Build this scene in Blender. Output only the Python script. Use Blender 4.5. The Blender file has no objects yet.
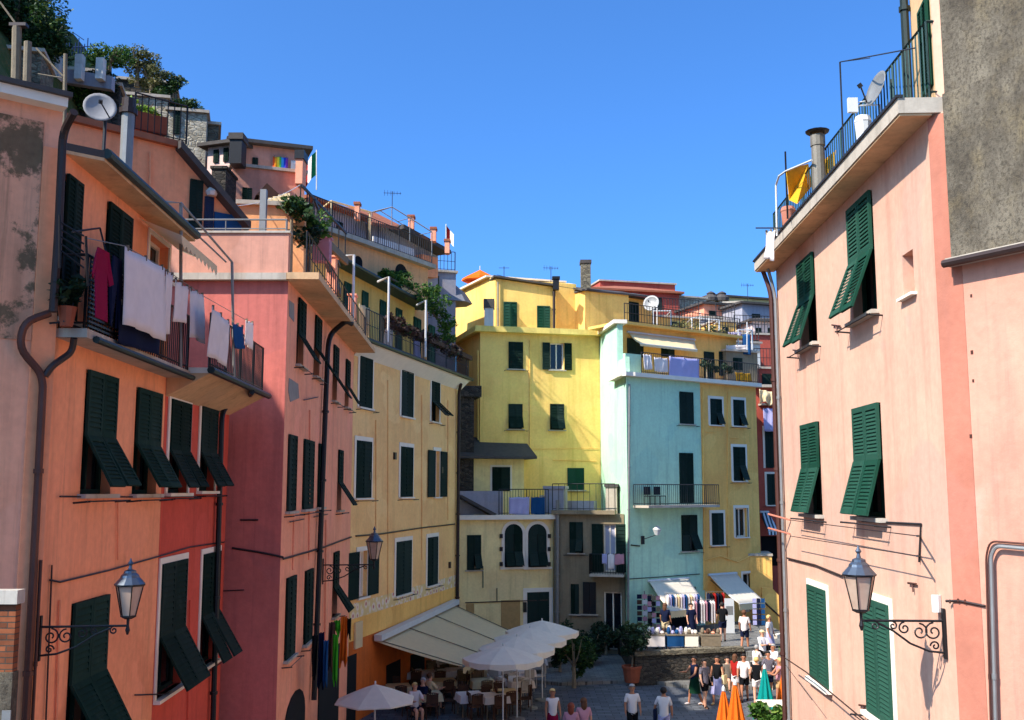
import bpy, bmesh, math, random
from mathutils import Vector, Matrix
random.seed(7)
scene = bpy.context.scene
COL = scene.collection
R_ = math.radians
# ------------------------------------------------------------------ camera
F = 1020.0; PITCH = math.atan(130/1020); CZ = 8.0
cam_d = bpy.data.cameras.new('camera'); cam = bpy.data.objects.new('camera', cam_d); COL.objects.link(cam)
cam.location = (0,0,CZ); cam.rotation_euler = (math.pi/2+PITCH,0,0)
cam_d.sensor_width = 36; cam_d.lens = 36*F/1024; cam_d.clip_start = .1; cam_d.clip_end = 6000
scene.camera = cam
FW = Vector((0,math.cos(PITCH),math.sin(PITCH))); UP = Vector((0,-math.sin(PITCH),math.cos(PITCH)))
CAM = Vector((0,0,CZ))
def ray(x,y): return FW + Vector(((x-512)/F,0,0)) + UP*((360-y)/F)
def at(x,y,Y):
    r = ray(x,y); return CAM + r*(Y/r.y)
def gp(x,y,z=0):
    r = ray(x,y); return CAM + r*((z-CZ)/r.z)
def vpdir(xv):
    return Vector(((xv-512)/F/1.008,1,0)).normalized()
# ------------------------------------------------------------------ mesh builder
OFF = {}
class MB:
    def __init__(s): s.v=[]; s.f=[]
    def add(s, vs, fs):
        n=len(s.v); s.v += [Vector(v) for v in vs]; s.f += [tuple(i+n for i in f) for f in fs]; return s
    def quad(s,a,b,c,d): return s.add([a,b,c,d],[(0,1,2,3)])
    def hexa(s,p):   # p: 8 points, bottom 4 then top 4
        return s.add(p,[(0,3,2,1),(4,5,6,7),(0,1,5,4),(1,2,6,5),(2,3,7,6),(3,0,4,7)])
    def ob(s,o,a,b,c,a0,a1,b0,b1,c0,c1):
        P=lambda x,y,z:o+a*x+b*y+c*z
        return s.hexa([P(a0,b0,c0),P(a1,b0,c0),P(a1,b1,c0),P(a0,b1,c0),P(a0,b0,c1),P(a1,b0,c1),P(a1,b1,c1),P(a0,b1,c1)])
    def box(s,x0,x1,y0,y1,z0,z1):
        return s.ob(Vector(),Vector((1,0,0)),Vector((0,1,0)),Vector((0,0,1)),x0,x1,y0,y1,z0,z1)
    def tube(s,pts,r,n=6,r1=None):
        pts=[Vector(p) for p in pts]; m=len(pts); rings=[]
        prev=None
        for i,p in enumerate(pts):
            t=(pts[min(i+1,m-1)]-pts[max(i-1,0)])
            if t.length<1e-9: t=Vector((0,0,1))
            t.normalize()
            if prev is None:
                ref=Vector((0,0,1)) if abs(t.z)<.9 else Vector((1,0,0))
                a=t.cross(ref).normalized()
            else:
                a=(prev-t*prev.dot(t))
                a=a.normalized() if a.length>1e-6 else t.orthogonal().normalized()
            prev=a; b=t.cross(a)
            rr=r if r1 is None else r+(r1-r)*i/max(1,m-1)
            if isinstance(r,(list,tuple)): rr=r[i]
            rings.append([p+a*math.cos(2*math.pi*k/n)*rr+b*math.sin(2*math.pi*k/n)*rr for k in range(n)])
        vs=[q for rg in rings for q in rg]; fs=[]
        for i in range(m-1):
            for k in range(n):
                k2=(k+1)%n; fs.append((i*n+k,i*n+k2,(i+1)*n+k2,(i+1)*n+k))
        fs.append(tuple(range(n-1,-1,-1))); fs.append(tuple((m-1)*n+k for k in range(n)))
        return s.add(vs,fs)
    def lathe(s,c,prof,n=12,ax=None):   # prof [(r,z)]
        c=Vector(c); vs=[];fs=[]
        for r,z in prof:
            for k in range(n):
                a=2*math.pi*k/n; vs.append(c+Vector((r*math.cos(a),r*math.sin(a),z)))
        m=len(prof)
        for i in range(m-1):
            for k in range(n):
                k2=(k+1)%n; fs.append((i*n+k,i*n+k2,(i+1)*n+k2,(i+1)*n+k))
        fs.append(tuple(range(n-1,-1,-1))); fs.append(tuple((m-1)*n+k for k in range(n)))
        return s.add(vs,fs)
    def prism(s,poly,z0,z1):
        n=len(poly); vs=[Vector((p[0],p[1],z0)) for p in poly]+[Vector((p[0],p[1],z1)) for p in poly]
        return s.add(vs,[tuple(range(n-1,-1,-1)),tuple(range(n,2*n))]+[(i,(i+1)%n,n+(i+1)%n,n+i) for i in range(n)])
    def extr(s,pts,d):
        n=len(pts); pts=[Vector(p) for p in pts]; vs=pts+[p+d for p in pts]
        return s.add(vs,[tuple(range(n)),tuple(range(2*n-1,n-1,-1))]+[(i,n+i,n+(i+1)%n,(i+1)%n) for i in range(n)])
    def ell(s,c,rx,ry,rz,n=10,m=7):
        c=Vector(c); vs=[];fs=[]
        for i in range(m+1):
            th=math.pi*i/m
            for k in range(n):
                a=2*math.pi*k/n; vs.append(c+Vector((rx*math.sin(th)*math.cos(a),ry*math.sin(th)*math.sin(a),rz*math.cos(th))))
        for i in range(m):
            for k in range(n):
                k2=(k+1)%n; fs.append((i*n+k,(i+1)*n+k,(i+1)*n+k2,i*n+k2))
        return s.add(vs,fs)
    def build(s,name,mat,parent=None,smooth=False,fix=True,origin=None):
        off = Vector((0,0,0))
        if parent is not None: off = OFF[parent.name]
        elif origin is not None: off = Vector(origin)
        me=bpy.data.meshes.new(name); me.from_pydata([v-off for v in s.v],[],s.f)
        if fix and len(s.f)<60000:
            bm=bmesh.new(); bm.from_mesh(me); bmesh.ops.recalc_face_normals(bm,faces=bm.faces); bm.to_mesh(me); bm.free()
        me.materials.append(mat)
        if smooth:
            for p in me.polygons: p.use_smooth=True
        o=bpy.data.objects.new(name,me); COL.objects.link(o)
        if parent is not None: o.parent=parent
        elif origin is not None: o.location=off
        OFF[o.name]=off
        return o
def tag(o,label=None,cat=None,group=None,kind=None):
    if label: o['label']=label
    if cat: o['category']=cat
    if group: o['group']=group
    if kind: o['kind']=kind
    return o
def thing(name,label,cat,loc,group=None):
    o=bpy.data.objects.new(name,None); o.empty_display_size=.2; COL.objects.link(o); o.location=loc
    OFF[o.name]=Vector(loc); return tag(o,label,cat,group)
def copy_tree(o,parent=None):
    c=o.copy(); COL.objects.link(c)
    if parent is not None: c.parent=parent
    for ch in list(o.children): copy_tree(ch,c)
    return c
# ------------------------------------------------------------------ materials
def lin(c):
    r=[]
    for v in c:
        v/=255.; r.append(v/12.92 if v<=.04045 else ((v+.055)/1.055)**2.4)
    return (*r,1)
MATS={}
def base(name,rough=.8,metal=0,spec=.3):
    m=bpy.data.materials.new(name); m.use_nodes=True; nt=m.node_tree; b=nt.nodes['Principled BSDF']
    b.inputs['Roughness'].default_value=rough; b.inputs['Metallic'].default_value=metal
    b.inputs['Specular IOR Level'].default_value=spec
    return m,nt,b
def N(nt,t,**k):
    n=nt.nodes.new(t)
    for a,v in k.items(): setattr(n,a,v)
    return n
def pos(nt,scale=(1,1,1)):
    g=N(nt,'ShaderNodeNewGeometry'); mp=N(nt,'ShaderNodeMapping'); mp.inputs['Scale'].default_value=scale
    nt.links.new(g.outputs['Position'],mp.inputs['Vector']); return mp.outputs['Vector']
def noise(nt,scale,detail=4,sc=(1,1,1),rough=.55):
    n=N(nt,'ShaderNodeTexNoise'); n.inputs['Scale'].default_value=scale; n.inputs['Detail'].default_value=detail
    n.inputs['Roughness'].default_value=rough
    nt.links.new(pos(nt,sc),n.inputs['Vector']); return n.outputs['Fac']
def ramp(nt,fac,stops):
    r=N(nt,'ShaderNodeValToRGB'); e=r.color_ramp.elements
    while len(e)<len(stops): e.new(.5)
    for i,(p,c) in enumerate(stops): e[i].position=p; e[i].color=c
    nt.links.new(fac,r.inputs['Fac']); return r.outputs['Color']
def mix(nt,fac,a,b,mode='MIX'):
    m=N(nt,'ShaderNodeMix',data_type='RGBA',blend_type=mode)
    def s(i,v):
        if isinstance(v,(int,float)): m.inputs[i].default_value=v
        elif isinstance(v,tuple): m.inputs[i].default_value=v
        else: nt.links.new(v,m.inputs[i])
    s(0,fac); s(6,a); s(7,b); return m.outputs[2]
def bump(nt,b,h,strength=.3,dist=.02):
    n=N(nt,'ShaderNodeBump'); n.inputs['Strength'].default_value=strength; n.inputs['Distance'].default_value=dist
    nt.links.new(h,n.inputs['Height']); nt.links.new(n.outputs['Normal'],b.inputs['Normal'])
def mulc(c,k): return (min(1,c[0]*k),min(1,c[1]*k),min(1,c[2]*k),1)
BW=[(.35,(0,0,0,1)),(.7,(1,1,1,1))]
def stucco(name,rgb,dirt=.35,stain=(95,75,62),patch=0.0,patchcol=(150,140,128),var=.14,bumps=.25,seed=0):
    if name in MATS: return MATS[name]
    m,nt,b=base(name,.92,0,.15); c=lin(rgb)
    big=noise(nt,.55+seed*.013,6); fine=noise(nt,9,5); streak=noise(nt,1.3,5,(2.2,2.2,.18))
    mid=noise(nt,2.7,6)
    col=mix(nt,ramp(nt,big,[(.3,(0,0,0,1)),(.7,(1,1,1,1))]),mulc(c,1-var),mulc(c,1+var))
    col=mix(nt,ramp(nt,mid,[(.45,(0,0,0,1)),(.8,(.45,.45,.45,1))]),col,mulc(c,1.22))
    rep=ramp(nt,noise(nt,.42,3,(1,1,1.4),.4),[(.585,(0,0,0,1)),(.6,(.75,.75,.75,1))])
    col=mix(nt,rep,col,mulc((c[0],c[1]*1.06,c[2]*1.12,1),.9+.2*((seed*7)%3)/2))
    drip=ramp(nt,noise(nt,2.6,6,(3.2,3.2,.14),.65),[(.56,(0,0,0,1)),(.8,(dirt*.8,)*3+(1,))])
    col=mix(nt,drip,col,mulc(lin(stain),1.3))
    sf=ramp(nt,streak,[(.52,(0,0,0,1)),(.85,(dirt,dirt,dirt,1))])
    col=mix(nt,sf,col,lin(stain))
    speck=ramp(nt,noise(nt,3.2,8,(1,1,.7),.75),[(.66,(0,0,0,1)),(.74,(dirt*.7,)*3+(1,))])
    col=mix(nt,speck,col,lin(stain))
    if patch:
        pf=ramp(nt,noise(nt,.9,9,(1,1,1),.72),[(1-patch-.03,(0,0,0,1)),(1-patch+.02,(.9,.9,.9,1))])
        pc=mix(nt,fine,mulc(lin(patchcol),.6),mulc(lin(patchcol),1.2))
        col=mix(nt,pf,col,pc)
    col=mix(nt,.22,col,ramp(nt,fine,[(.3,(.5,.5,.5,1)),(.7,(1,1,1,1))]),'MULTIPLY')
    nt.links.new(col,b.inputs['Base Color'])
    bump(nt,b,mix(nt,.5,noise(nt,22,6),noise(nt,5,4)),bumps,.03)
    MATS[name]=m; return m
def plain(name,rgb,rough=.6,metal=0,var=.25,scale=6,bumps=.1,spec=.3,rust=0,rustcol=(110,60,35),orand=0):
    if name in MATS: return MATS[name]
    m,nt,b=base(name,rough,metal,spec); c=lin(rgb)
    col=mix(nt,noise(nt,scale,5),mulc(c,1-var),mulc(c,1+var))
    if orand:
        oi=N(nt,'ShaderNodeObjectInfo'); col=mix(nt,ramp(nt,oi.outputs['Random'],[(0,(0,0,0,1)),(1,(orand,orand,orand,1))]),col,mulc((c[0]*1.5+.02,c[1]*1.25+.02,c[2]*1.3+.02,1),1.6))
        col=mix(nt,ramp(nt,noise(nt,4,6,(1,1,.4),.7),[(.55,(0,0,0,1)),(.75,(.4,.4,.4,1))]),col,mulc((c[0]*2+.03,c[1]*1.5+.03,c[2]*1.6+.03,1),1.2))
    if rust:
        col=mix(nt,ramp(nt,noise(nt,scale*1.7,7,(1,1,.5),.7),[(1-rust-.1,(0,0,0,1)),(1-rust+.1,(.8,.8,.8,1))]),col,lin(rustcol))
    nt.links.new(col,b.inputs['Base Color'])
    if bumps: bump(nt,b,noise(nt,scale*5,3),bumps,.01)
    MATS[name]=m; return m
def cloth(name,rgb,trans=.25):
    if name in MATS: return MATS[name]
    m,nt,b=base(name,.9,0,.1); c=lin(rgb)
    col=mix(nt,noise(nt,5,4),mulc(c,.85),mulc(c,1.05)); nt.links.new(col,b.inputs['Base Color'])
    t=N(nt,'ShaderNodeBsdfTranslucent'); nt.links.new(col,t.inputs['Color'])
    mx=N(nt,'ShaderNodeMixShader'); mx.inputs[0].default_value=trans
    nt.links.new(b.outputs[0],mx.inputs[1]); nt.links.new(t.outputs[0],mx.inputs[2])
    nt.links.new(mx.outputs[0],nt.nodes['Material Output'].inputs['Surface'])
    bump(nt,b,noise(nt,14,4),.25,.02)
    MATS[name]=m; return m
def glass(name,rgb=(20,26,32),rough=.12):
    if name in MATS: return MATS[name]
    m,nt,b=base(name,rough,0,.6); nt.links.new(mix(nt,noise(nt,3,3),mulc(lin(rgb),.6),mulc(lin(rgb),1.3)),b.inputs['Base Color'])
    MATS[name]=m; return m
def masonry(name,a,b_,mortar,scale=2.6,sx=1,bumps=.7,rnd=True):
    if name in MATS: return MATS[name]
    m,nt,b=base(name,.95,0,.1)
    # irregular stone courses: voronoi cells squashed in height
    v=N(nt,'ShaderNodeTexVoronoi'); v.inputs['Scale'].default_value=scale; v.inputs['Randomness'].default_value=.85
    v2=N(nt,'ShaderNodeTexVoronoi',feature='DISTANCE_TO_EDGE'); v2.inputs['Scale'].default_value=scale; v2.inputs['Randomness'].default_value=.85
    p=pos(nt,(1*sx,1*sx,2.1)); nt.links.new(p,v.inputs['Vector']); nt.links.new(p,v2.inputs['Vector'])
    sep=N(nt,'ShaderNodeSeparateColor'); nt.links.new(v.outputs['Color'],sep.inputs[0])
    col=mix(nt,sep.outputs[0],lin(a),lin(b_))
    col=mix(nt,.5,col,ramp(nt,noise(nt,7,6),[(.3,(.35,.35,.35,1)),(.8,(1.,1.,1.,1))]),'MULTIPLY')
    e=ramp(nt,v2.outputs['Distance'],[(.01,(.8,.8,.8,1)),(.07,(0,0,0,1))])
    col=mix(nt,e,col,lin(mortar)); nt.links.new(col,b.inputs['Base Color'])
    bump(nt,b,ramp(nt,v2.outputs['Distance'],[(.0,(0,0,0,1)),(.12,(1,1,1,1))]),bumps,.05)
    MATS[name]=m; return m
def rough_render(name):
    m,nt,b=base(name,.97,0,.1)
    col=mix(nt,ramp(nt,noise(nt,1.3,8,(1,1,.7),.65),[(.36,(0,0,0,1)),(.62,(1,1,1,1))]),lin((74,66,56)),lin((126,115,98)))
    col=mix(nt,ramp(nt,noise(nt,2.3,6,(1,1,.8),.7),[(.5,(0,0,0,1)),(.72,(.7,.7,.7,1))]),col,lin((128,112,84)))
    col=mix(nt,ramp(nt,noise(nt,26,7,(1,1,.8),.75),[(.48,(0,0,0,1)),(.62,(.8,.8,.8,1))]),col,lin((66,59,50)))
    col=mix(nt,ramp(nt,noise(nt,1.6,7,(1.6,1.6,.4),.6),[(.5,(0,0,0,1)),(.75,(.5,.5,.5,1))]),col,lin((70,62,54)))
    nt.links.new(col,b.inputs['Base Color']); bump(nt,b,noise(nt,24,9,(1,1,1),.75),.7,.035)
    return m
def foliage_mat(name,a,b_,c_=None):
    if name in MATS: return MATS[name]
    m,nt,b=base(name,.6,0,.3)
    oi=N(nt,'ShaderNodeNewGeometry')
    col=mix(nt,oi.outputs['Random Per Island'],lin(a),lin(b_))
    if c_: col=mix(nt,ramp(nt,oi.outputs['Random Per Island'],[(.9,(0,0,0,1)),(.93,(1,1,1,1))]),col,lin(c_))
    nt.links.new(col,b.inputs['Base Color'])
    t=N(nt,'ShaderNodeBsdfTranslucent'); nt.links.new(col,t.inputs['Color'])
    mx=N(nt,'ShaderNodeMixShader'); mx.inputs[0].default_value=.25
    nt.links.new(b.outputs[0],mx.inputs[1]); nt.links.new(t.outputs[0],mx.inputs[2])
    nt.links.new(mx.outputs[0],nt.nodes['Material Output'].inputs['Surface'])
    MATS[name]=m; return m
def stripes(name,a,b_,axis=(1,0,0),freq=8,thr=.5):
    m,nt,b=base(name,.9,0,.1)
    w=N(nt,'ShaderNodeTexWave'); w.inputs['Scale'].default_value=freq; w.inputs['Distortion'].default_value=.2
    w.bands_direction='X'
    nt.links.new(pos(nt,axis),w.inputs['Vector'])
    col=mix(nt,ramp(nt,w.outputs['Fac'],[(thr-.05,(0,0,0,1)),(thr+.05,(1,1,1,1))]),lin(a),lin(b_)); nt.links.new(col,b.inputs['Base Color'])
    return m
# palette
M_orange=stucco('stucco_orange',(250,156,110),.45,(120,80,60),seed=1)
M_red=stucco('stucco_red',(208,86,66),.35,(110,45,38),seed=2)
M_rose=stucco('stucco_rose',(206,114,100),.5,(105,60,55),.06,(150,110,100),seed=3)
M_salmon=stucco('stucco_salmon',(255,162,126),.38,(120,85,70),.08,(160,150,140),seed=4)
M_apricot=stucco('stucco_apricot',(255,192,124),.28,(150,105,65),seed=5)
M_cream=stucco('stucco_cream',(250,216,150),.4,(120,100,75),seed=6)
M_yellow=stucco('stucco_yellow',(255,202,112),.65,(190,150,60),seed=7)
M_gold=stucco('stucco_gold',(254,186,100),.35,(150,100,50),seed=8)
M_teal=stucco('stucco_teal',(184,220,187),.42,(90,130,120),var=.07,seed=9)
M_ochre=stucco('stucco_ochre',(246,190,104),.4,(140,95,50),seed=10)
M_brickred=stucco('stucco_brick_red',(178,84,68),.5,(90,45,40),seed=11)
M_pink=stucco('stucco_pale_pink',(208,162,136),.5,(170,110,90),var=.09,bumps=.18,seed=12)
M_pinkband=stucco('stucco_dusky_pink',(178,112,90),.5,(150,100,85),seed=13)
M_pink2=stucco('stucco_pink_weathered',(202,142,118),.5,(120,90,80),.12,(150,140,130),seed=14)
M_stain=stucco('stucco_stained',(232,162,124),.9,(84,70,52),.5,(104,90,66),seed=15)
M_front=stucco('stucco_front',(244,170,132),.5,(120,90,70),.1,(190,150,120),seed=16)
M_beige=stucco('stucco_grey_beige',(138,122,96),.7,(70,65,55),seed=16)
M_white=stucco('stucco_white',(214,208,196),.4,(130,120,105),seed=17)
M_lilac=stucco('stucco_grey_lilac',(160,155,160),.4,(90,85,85),seed=18)
M_peach=stucco('stucco_peach',(244,172,116),.4,(150,95,65),seed=19)
M_concrete=rough_render('rough_render')
M_trim=plain('trim_cream',(232,218,196),.85,0,.12,3)
M_slab=stucco('slab_concrete',(182,168,150),.6,(90,78,66),seed=20)
M_soffit=stucco('soffit_plaster',(214,172,128),.5,(110,80,60),seed=21)
M_green=plain('shutter_green_dark',(13,32,25),.9,0,.3,3,.05,.08,orand=.45)
M_green2=plain('shutter_green_mid',(18,58,42),.85,0,.22,3,.05,.1,orand=.4)
M_black=plain('wrought_iron_black',(28,27,28),.5,.3,.3,8,.1,.4)
M_iron=plain('railing_iron',(44,44,46),.55,.3,.4,8,.1,.4,rust=.3)
M_pipe=plain('drainpipe_brown',(52,38,34),.5,.3,.3,5,.1,.4)
M_copper=plain('copper_pipe',(86,52,42),.5,.4,.3,5,.1,.4)
M_grey=plain('painted_grey_metal',(128,126,122),.5,.3,.25,5,.1,.4,rust=.25)
M_gutter=plain('gutter_green_black',(34,44,40),.5,.3,.3,5,.1,.4)
M_slate=plain('slate_roof',(74,68,64),.85,0,.4,4,.6)
M_tile=plain('terracotta_tile',(150,88,62),.9,0,.35,5,.6)
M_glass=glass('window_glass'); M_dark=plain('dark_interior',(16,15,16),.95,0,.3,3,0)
M_wood=plain('weathered_wood',(120,106,86),.9,0,.35,9,.5)
M_brown=plain('brown_wood',(74,46,32),.8,0,.35,9,.3)
M_stone=masonry('stone_wall',(150,138,114),(106,98,84),(88,82,70),scale=4.2)
M_stonedark=masonry('stone_wall_dark',(92,84,74),(62,59,55),(46,44,41),scale=4.2)
M_stonepale=masonry('stone_wall_pale',(212,200,176),(164,152,130),(136,126,108),scale=4.6)
def bricks():
    m,nt,b=base('brick',.95,0,.1); g=N(nt,'ShaderNodeNewGeometry'); s=N(nt,'ShaderNodeSeparateXYZ'); nt.links.new(g.outputs['Position'],s.inputs[0])
    c=N(nt,'ShaderNodeCombineXYZ'); nt.links.new(s.outputs['X'],c.inputs[0]); nt.links.new(s.outputs['Z'],c.inputs[1])
    br=N(nt,'ShaderNodeTexBrick'); br.inputs['Scale'].default_value=4.5; br.inputs['Brick Width'].default_value=1.0; br.inputs['Row Height'].default_value=.3; br.inputs['Mortar Size'].default_value=.03
    br.inputs['Color1'].default_value=lin((158,92,60)); br.inputs['Color2'].default_value=lin((112,66,46)); br.inputs['Mortar'].default_value=lin((84,72,62)); nt.links.new(c.outputs[0],br.inputs['Vector'])
    nt.links.new(mix(nt,.5,br.outputs['Color'],ramp(nt,noise(nt,9,6),[(.3,(.4,.4,.4,1)),(.7,(1,1,1,1))]),'MULTIPLY'),b.inputs['Base Color']); bump(nt,b,br.outputs['Fac'],.6,-.02); return m
M_brick=bricks()
M_whitemetal=plain('white_painted_metal',(205,203,198),.45,.1,.12,4,.05,.4)
M_sheet=cloth('cotton_white',(242,230,222)); M_lilacc=cloth('cotton_lilac',(192,186,222)); M_blue=cloth('cotton_blue',(34,82,130))
M_crimson=cloth('cotton_crimson',(150,22,62)); M_navy=cloth('cotton_navy',(28,34,60)); M_pinkc=cloth('cotton_pink',(208,150,160))
M_canvas=cloth('canvas_cream',(244,220,172),.3); M_parasol=cloth('parasol_white',(246,234,214),.35)
M_orangec=cloth('canvas_orange',(232,112,32),.2); M_tealc=cloth('canvas_teal',(18,146,136),.2); M_greyc=cloth('canvas_grey',(150,150,156),.3)
M_greenc=cloth('cotton_green',(70,170,40)); M_redc=cloth('cotton_red',(176,40,34)); M_yellowc=cloth('cotton_yellow',(226,170,44)); M_blackc=cloth('cotton_black',(22,22,24),.05)
M_terra=plain('terracotta_pot',(140,72,48),.85)
Z=Vector((0,0,1))
class Wall:
    def __init__(s,a,b,n=None):
        s.a=Vector((a[0],a[1],0)); s.b=Vector((b[0],b[1],0)); s.L=(s.b-s.a).length; s.u=(s.b-s.a).normalized()
        s.n=Vector((s.u.y,-s.u.x,0))
        if n is None:
            if s.n.dot(Vector((0,0,0))-s.a)<0: s.n=-s.n
        elif s.n.dot(n)<0: s.n=-s.n
    def hit(s,x,y,off=0):
        r=ray(x,y); p0=s.a+s.n*off
        t=(p0-CAM).dot(s.n)/r.dot(s.n); p=CAM+r*t
        return (p-p0).dot(s.u), p.z
    def P(s,u,z,off=0): return s.a+s.u*u+Z*z+s.n*off
    def at(s,x,y,off=0):
        u,z=s.hit(x,y,off); return s.P(u,z,off)
def line(p,xv,L=1):
    d=vpdir(xv); p=Vector((p[0],p[1],0)); return Wall(p,p+d*L)
class House:
    def __init__(s,name,label,cat,pts,z0,z1,mat,group=None):
        s.pts=[Vector((p[0],p[1],0)) for p in pts]; c=sum(s.pts,Vector())/len(pts); s.c=c
        s.root=thing(name,label,cat,(c.x,c.y,z0),group); s.z0=z0; s.z1=z1; s.mat=mat
        n=len(pts); s.w=[]
        for i in range(n):
            a,b=s.pts[i],s.pts[(i+1)%n]; m=(a+b)/2; nn=Vector(((b-a).y,-(b-a).x,0))
            # outward from polygon
            if nn.dot(m-c)<0: nn=-nn
            s.w.append(Wall(a,b,nn))
        s.op=[[] for _ in range(n)]; s.profile=None
    def build(s,name='wall',cap=True):
        mb=MB()
        if s.profile:
            W=s.w[0]; poly,depth=s.profile
            mb.extr([W.P(u,z) for u,z in poly],-W.n*depth); return mb.build(name,s.mat,s.root)
        for i,W in enumerate(s.w):
            ops=[(a,b,c,d) for a,b,c,d in s.op[i] if b>0 and a<W.L]
            us=sorted(set([0,W.L]+[min(max(x,0),W.L) for o in ops for x in o[:2]]))
            zs=sorted(set([s.z0,s.z1]+[min(max(x,s.z0),s.z1) for o in ops for x in o[2:]]))
            for j in range(len(us)-1):
                for k in range(len(zs)-1):
                    cu=(us[j]+us[j+1])/2; cz=(zs[k]+zs[k+1])/2
                    if any(o[0]<cu<o[1] and o[2]<cz<o[3] for o in ops): continue
                    mb.quad(W.P(us[j],zs[k]),W.P(us[j+1],zs[k]),W.P(us[j+1],zs[k+1]),W.P(us[j],zs[k+1]))
            d=-.22
            for a,b,c,e in ops:
                a=max(a,0); b=min(b,W.L)
                for q in (((a,c),(a,e)),((b,c),(b,e)),((a,c),(b,c)),((a,e),(b,e))):
                    (u0,z0),(u1,z1)=q; mb.quad(W.P(u0,z0),W.P(u1,z1),W.P(u1,z1,d),W.P(u0,z0,d))
        if cap: mb.add([p+Z*s.z1 for p in s.pts],[tuple(range(len(s.pts)))])
        o=mb.build(name,s.mat,s.root,fix=False)
        bm=bmesh.new(); bm.from_mesh(o.data); bmesh.ops.remove_doubles(bm,verts=bm.verts,dist=.0005); bm.to_mesh(o.data); bm.free()
        return o
def house(name,label,cat,a,b,depth,z0,z1,mat,group=None):
    a=Vector((a[0],a[1],0)); b=Vector((b[0],b[1],0)); W=Wall(a,b)
    return House(name,label,cat,[a,b,b-W.n*depth,a-W.n*depth],z0,z1,mat,group)
def leaf(mb,o,ax,dn,nr,w,h,nsl=14,st=.06,th=.04,mid=False):
    mb.ob(o,ax,dn,nr,0,st,0,h,0,th); mb.ob(o,ax,dn,nr,w-st,w,0,h,0,th)
    mb.ob(o,ax,dn,nr,st,w-st,0,st*1.2,0,th); mb.ob(o,ax,dn,nr,st,w-st,h-st*1.2,h,0,th)
    if mid: mb.ob(o,ax,dn,nr,st,w-st,h*.5-st*.6,h*.5+st*.6,0,th)
    if nsl<=0:
        mb.ob(o,ax,dn,nr,st,w-st,st,h-st,.008,th*.6); return
    n=max(2,nsl); a0=st*1.2; pitch=(h-2*a0)/n
    # slatted louvres, each one a thin tilted blade, over a thin dark backing
    for i in range(n):
        y0=a0+i*pitch
        P=lambda x,y,z:o+ax*x+dn*y+nr*z
        b=pitch*1.25; 
        p=[P(st,y0,.004),P(w-st,y0,.004),P(w-st,y0+b,th*.9),P(st,y0+b,th*.9)]
        t=dn*(-.008)+nr*(.004)
        mb.hexa(p+[q+t for q in p])
def window(h,e,xc,yt,yb,w=None,x2=None,style='closed',trim=None,sh=None,nsl=12,ang=38,flapfrac=.45,hole=True,sill=True,leaves=2,proud=.02,tw=.13,curtain=None,split=False,off=0,lattice=True,single_flap=False,open_w=None,W=None):
    """window on wall e of house h; xc,yt,yb are pixels of its middle line"""
    W=W or h.w[e]; sh=sh or M_green
    if x2 is not None:
        u0,_=W.hit(xc,(yt+yb)/2); u1,_=W.hit(x2,(yt+yb)/2); xm=(xc+x2)/2
    else:
        um,_=W.hit(xc,(yt+yb)/2); u0=um-w/2; u1=um+w/2; xm=xc
    if u0>u1: u0,u1=u1,u0
    z1=W.hit(xm,yt)[1]; z0=W.hit(xm,yb)[1]
    return window_m(h,e,u0,u1,z0,z1,style,trim,sh,nsl,ang,flapfrac,hole,sill,leaves,proud,tw,curtain,split,W=W,single_flap=single_flap,open_w=open_w)
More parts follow.
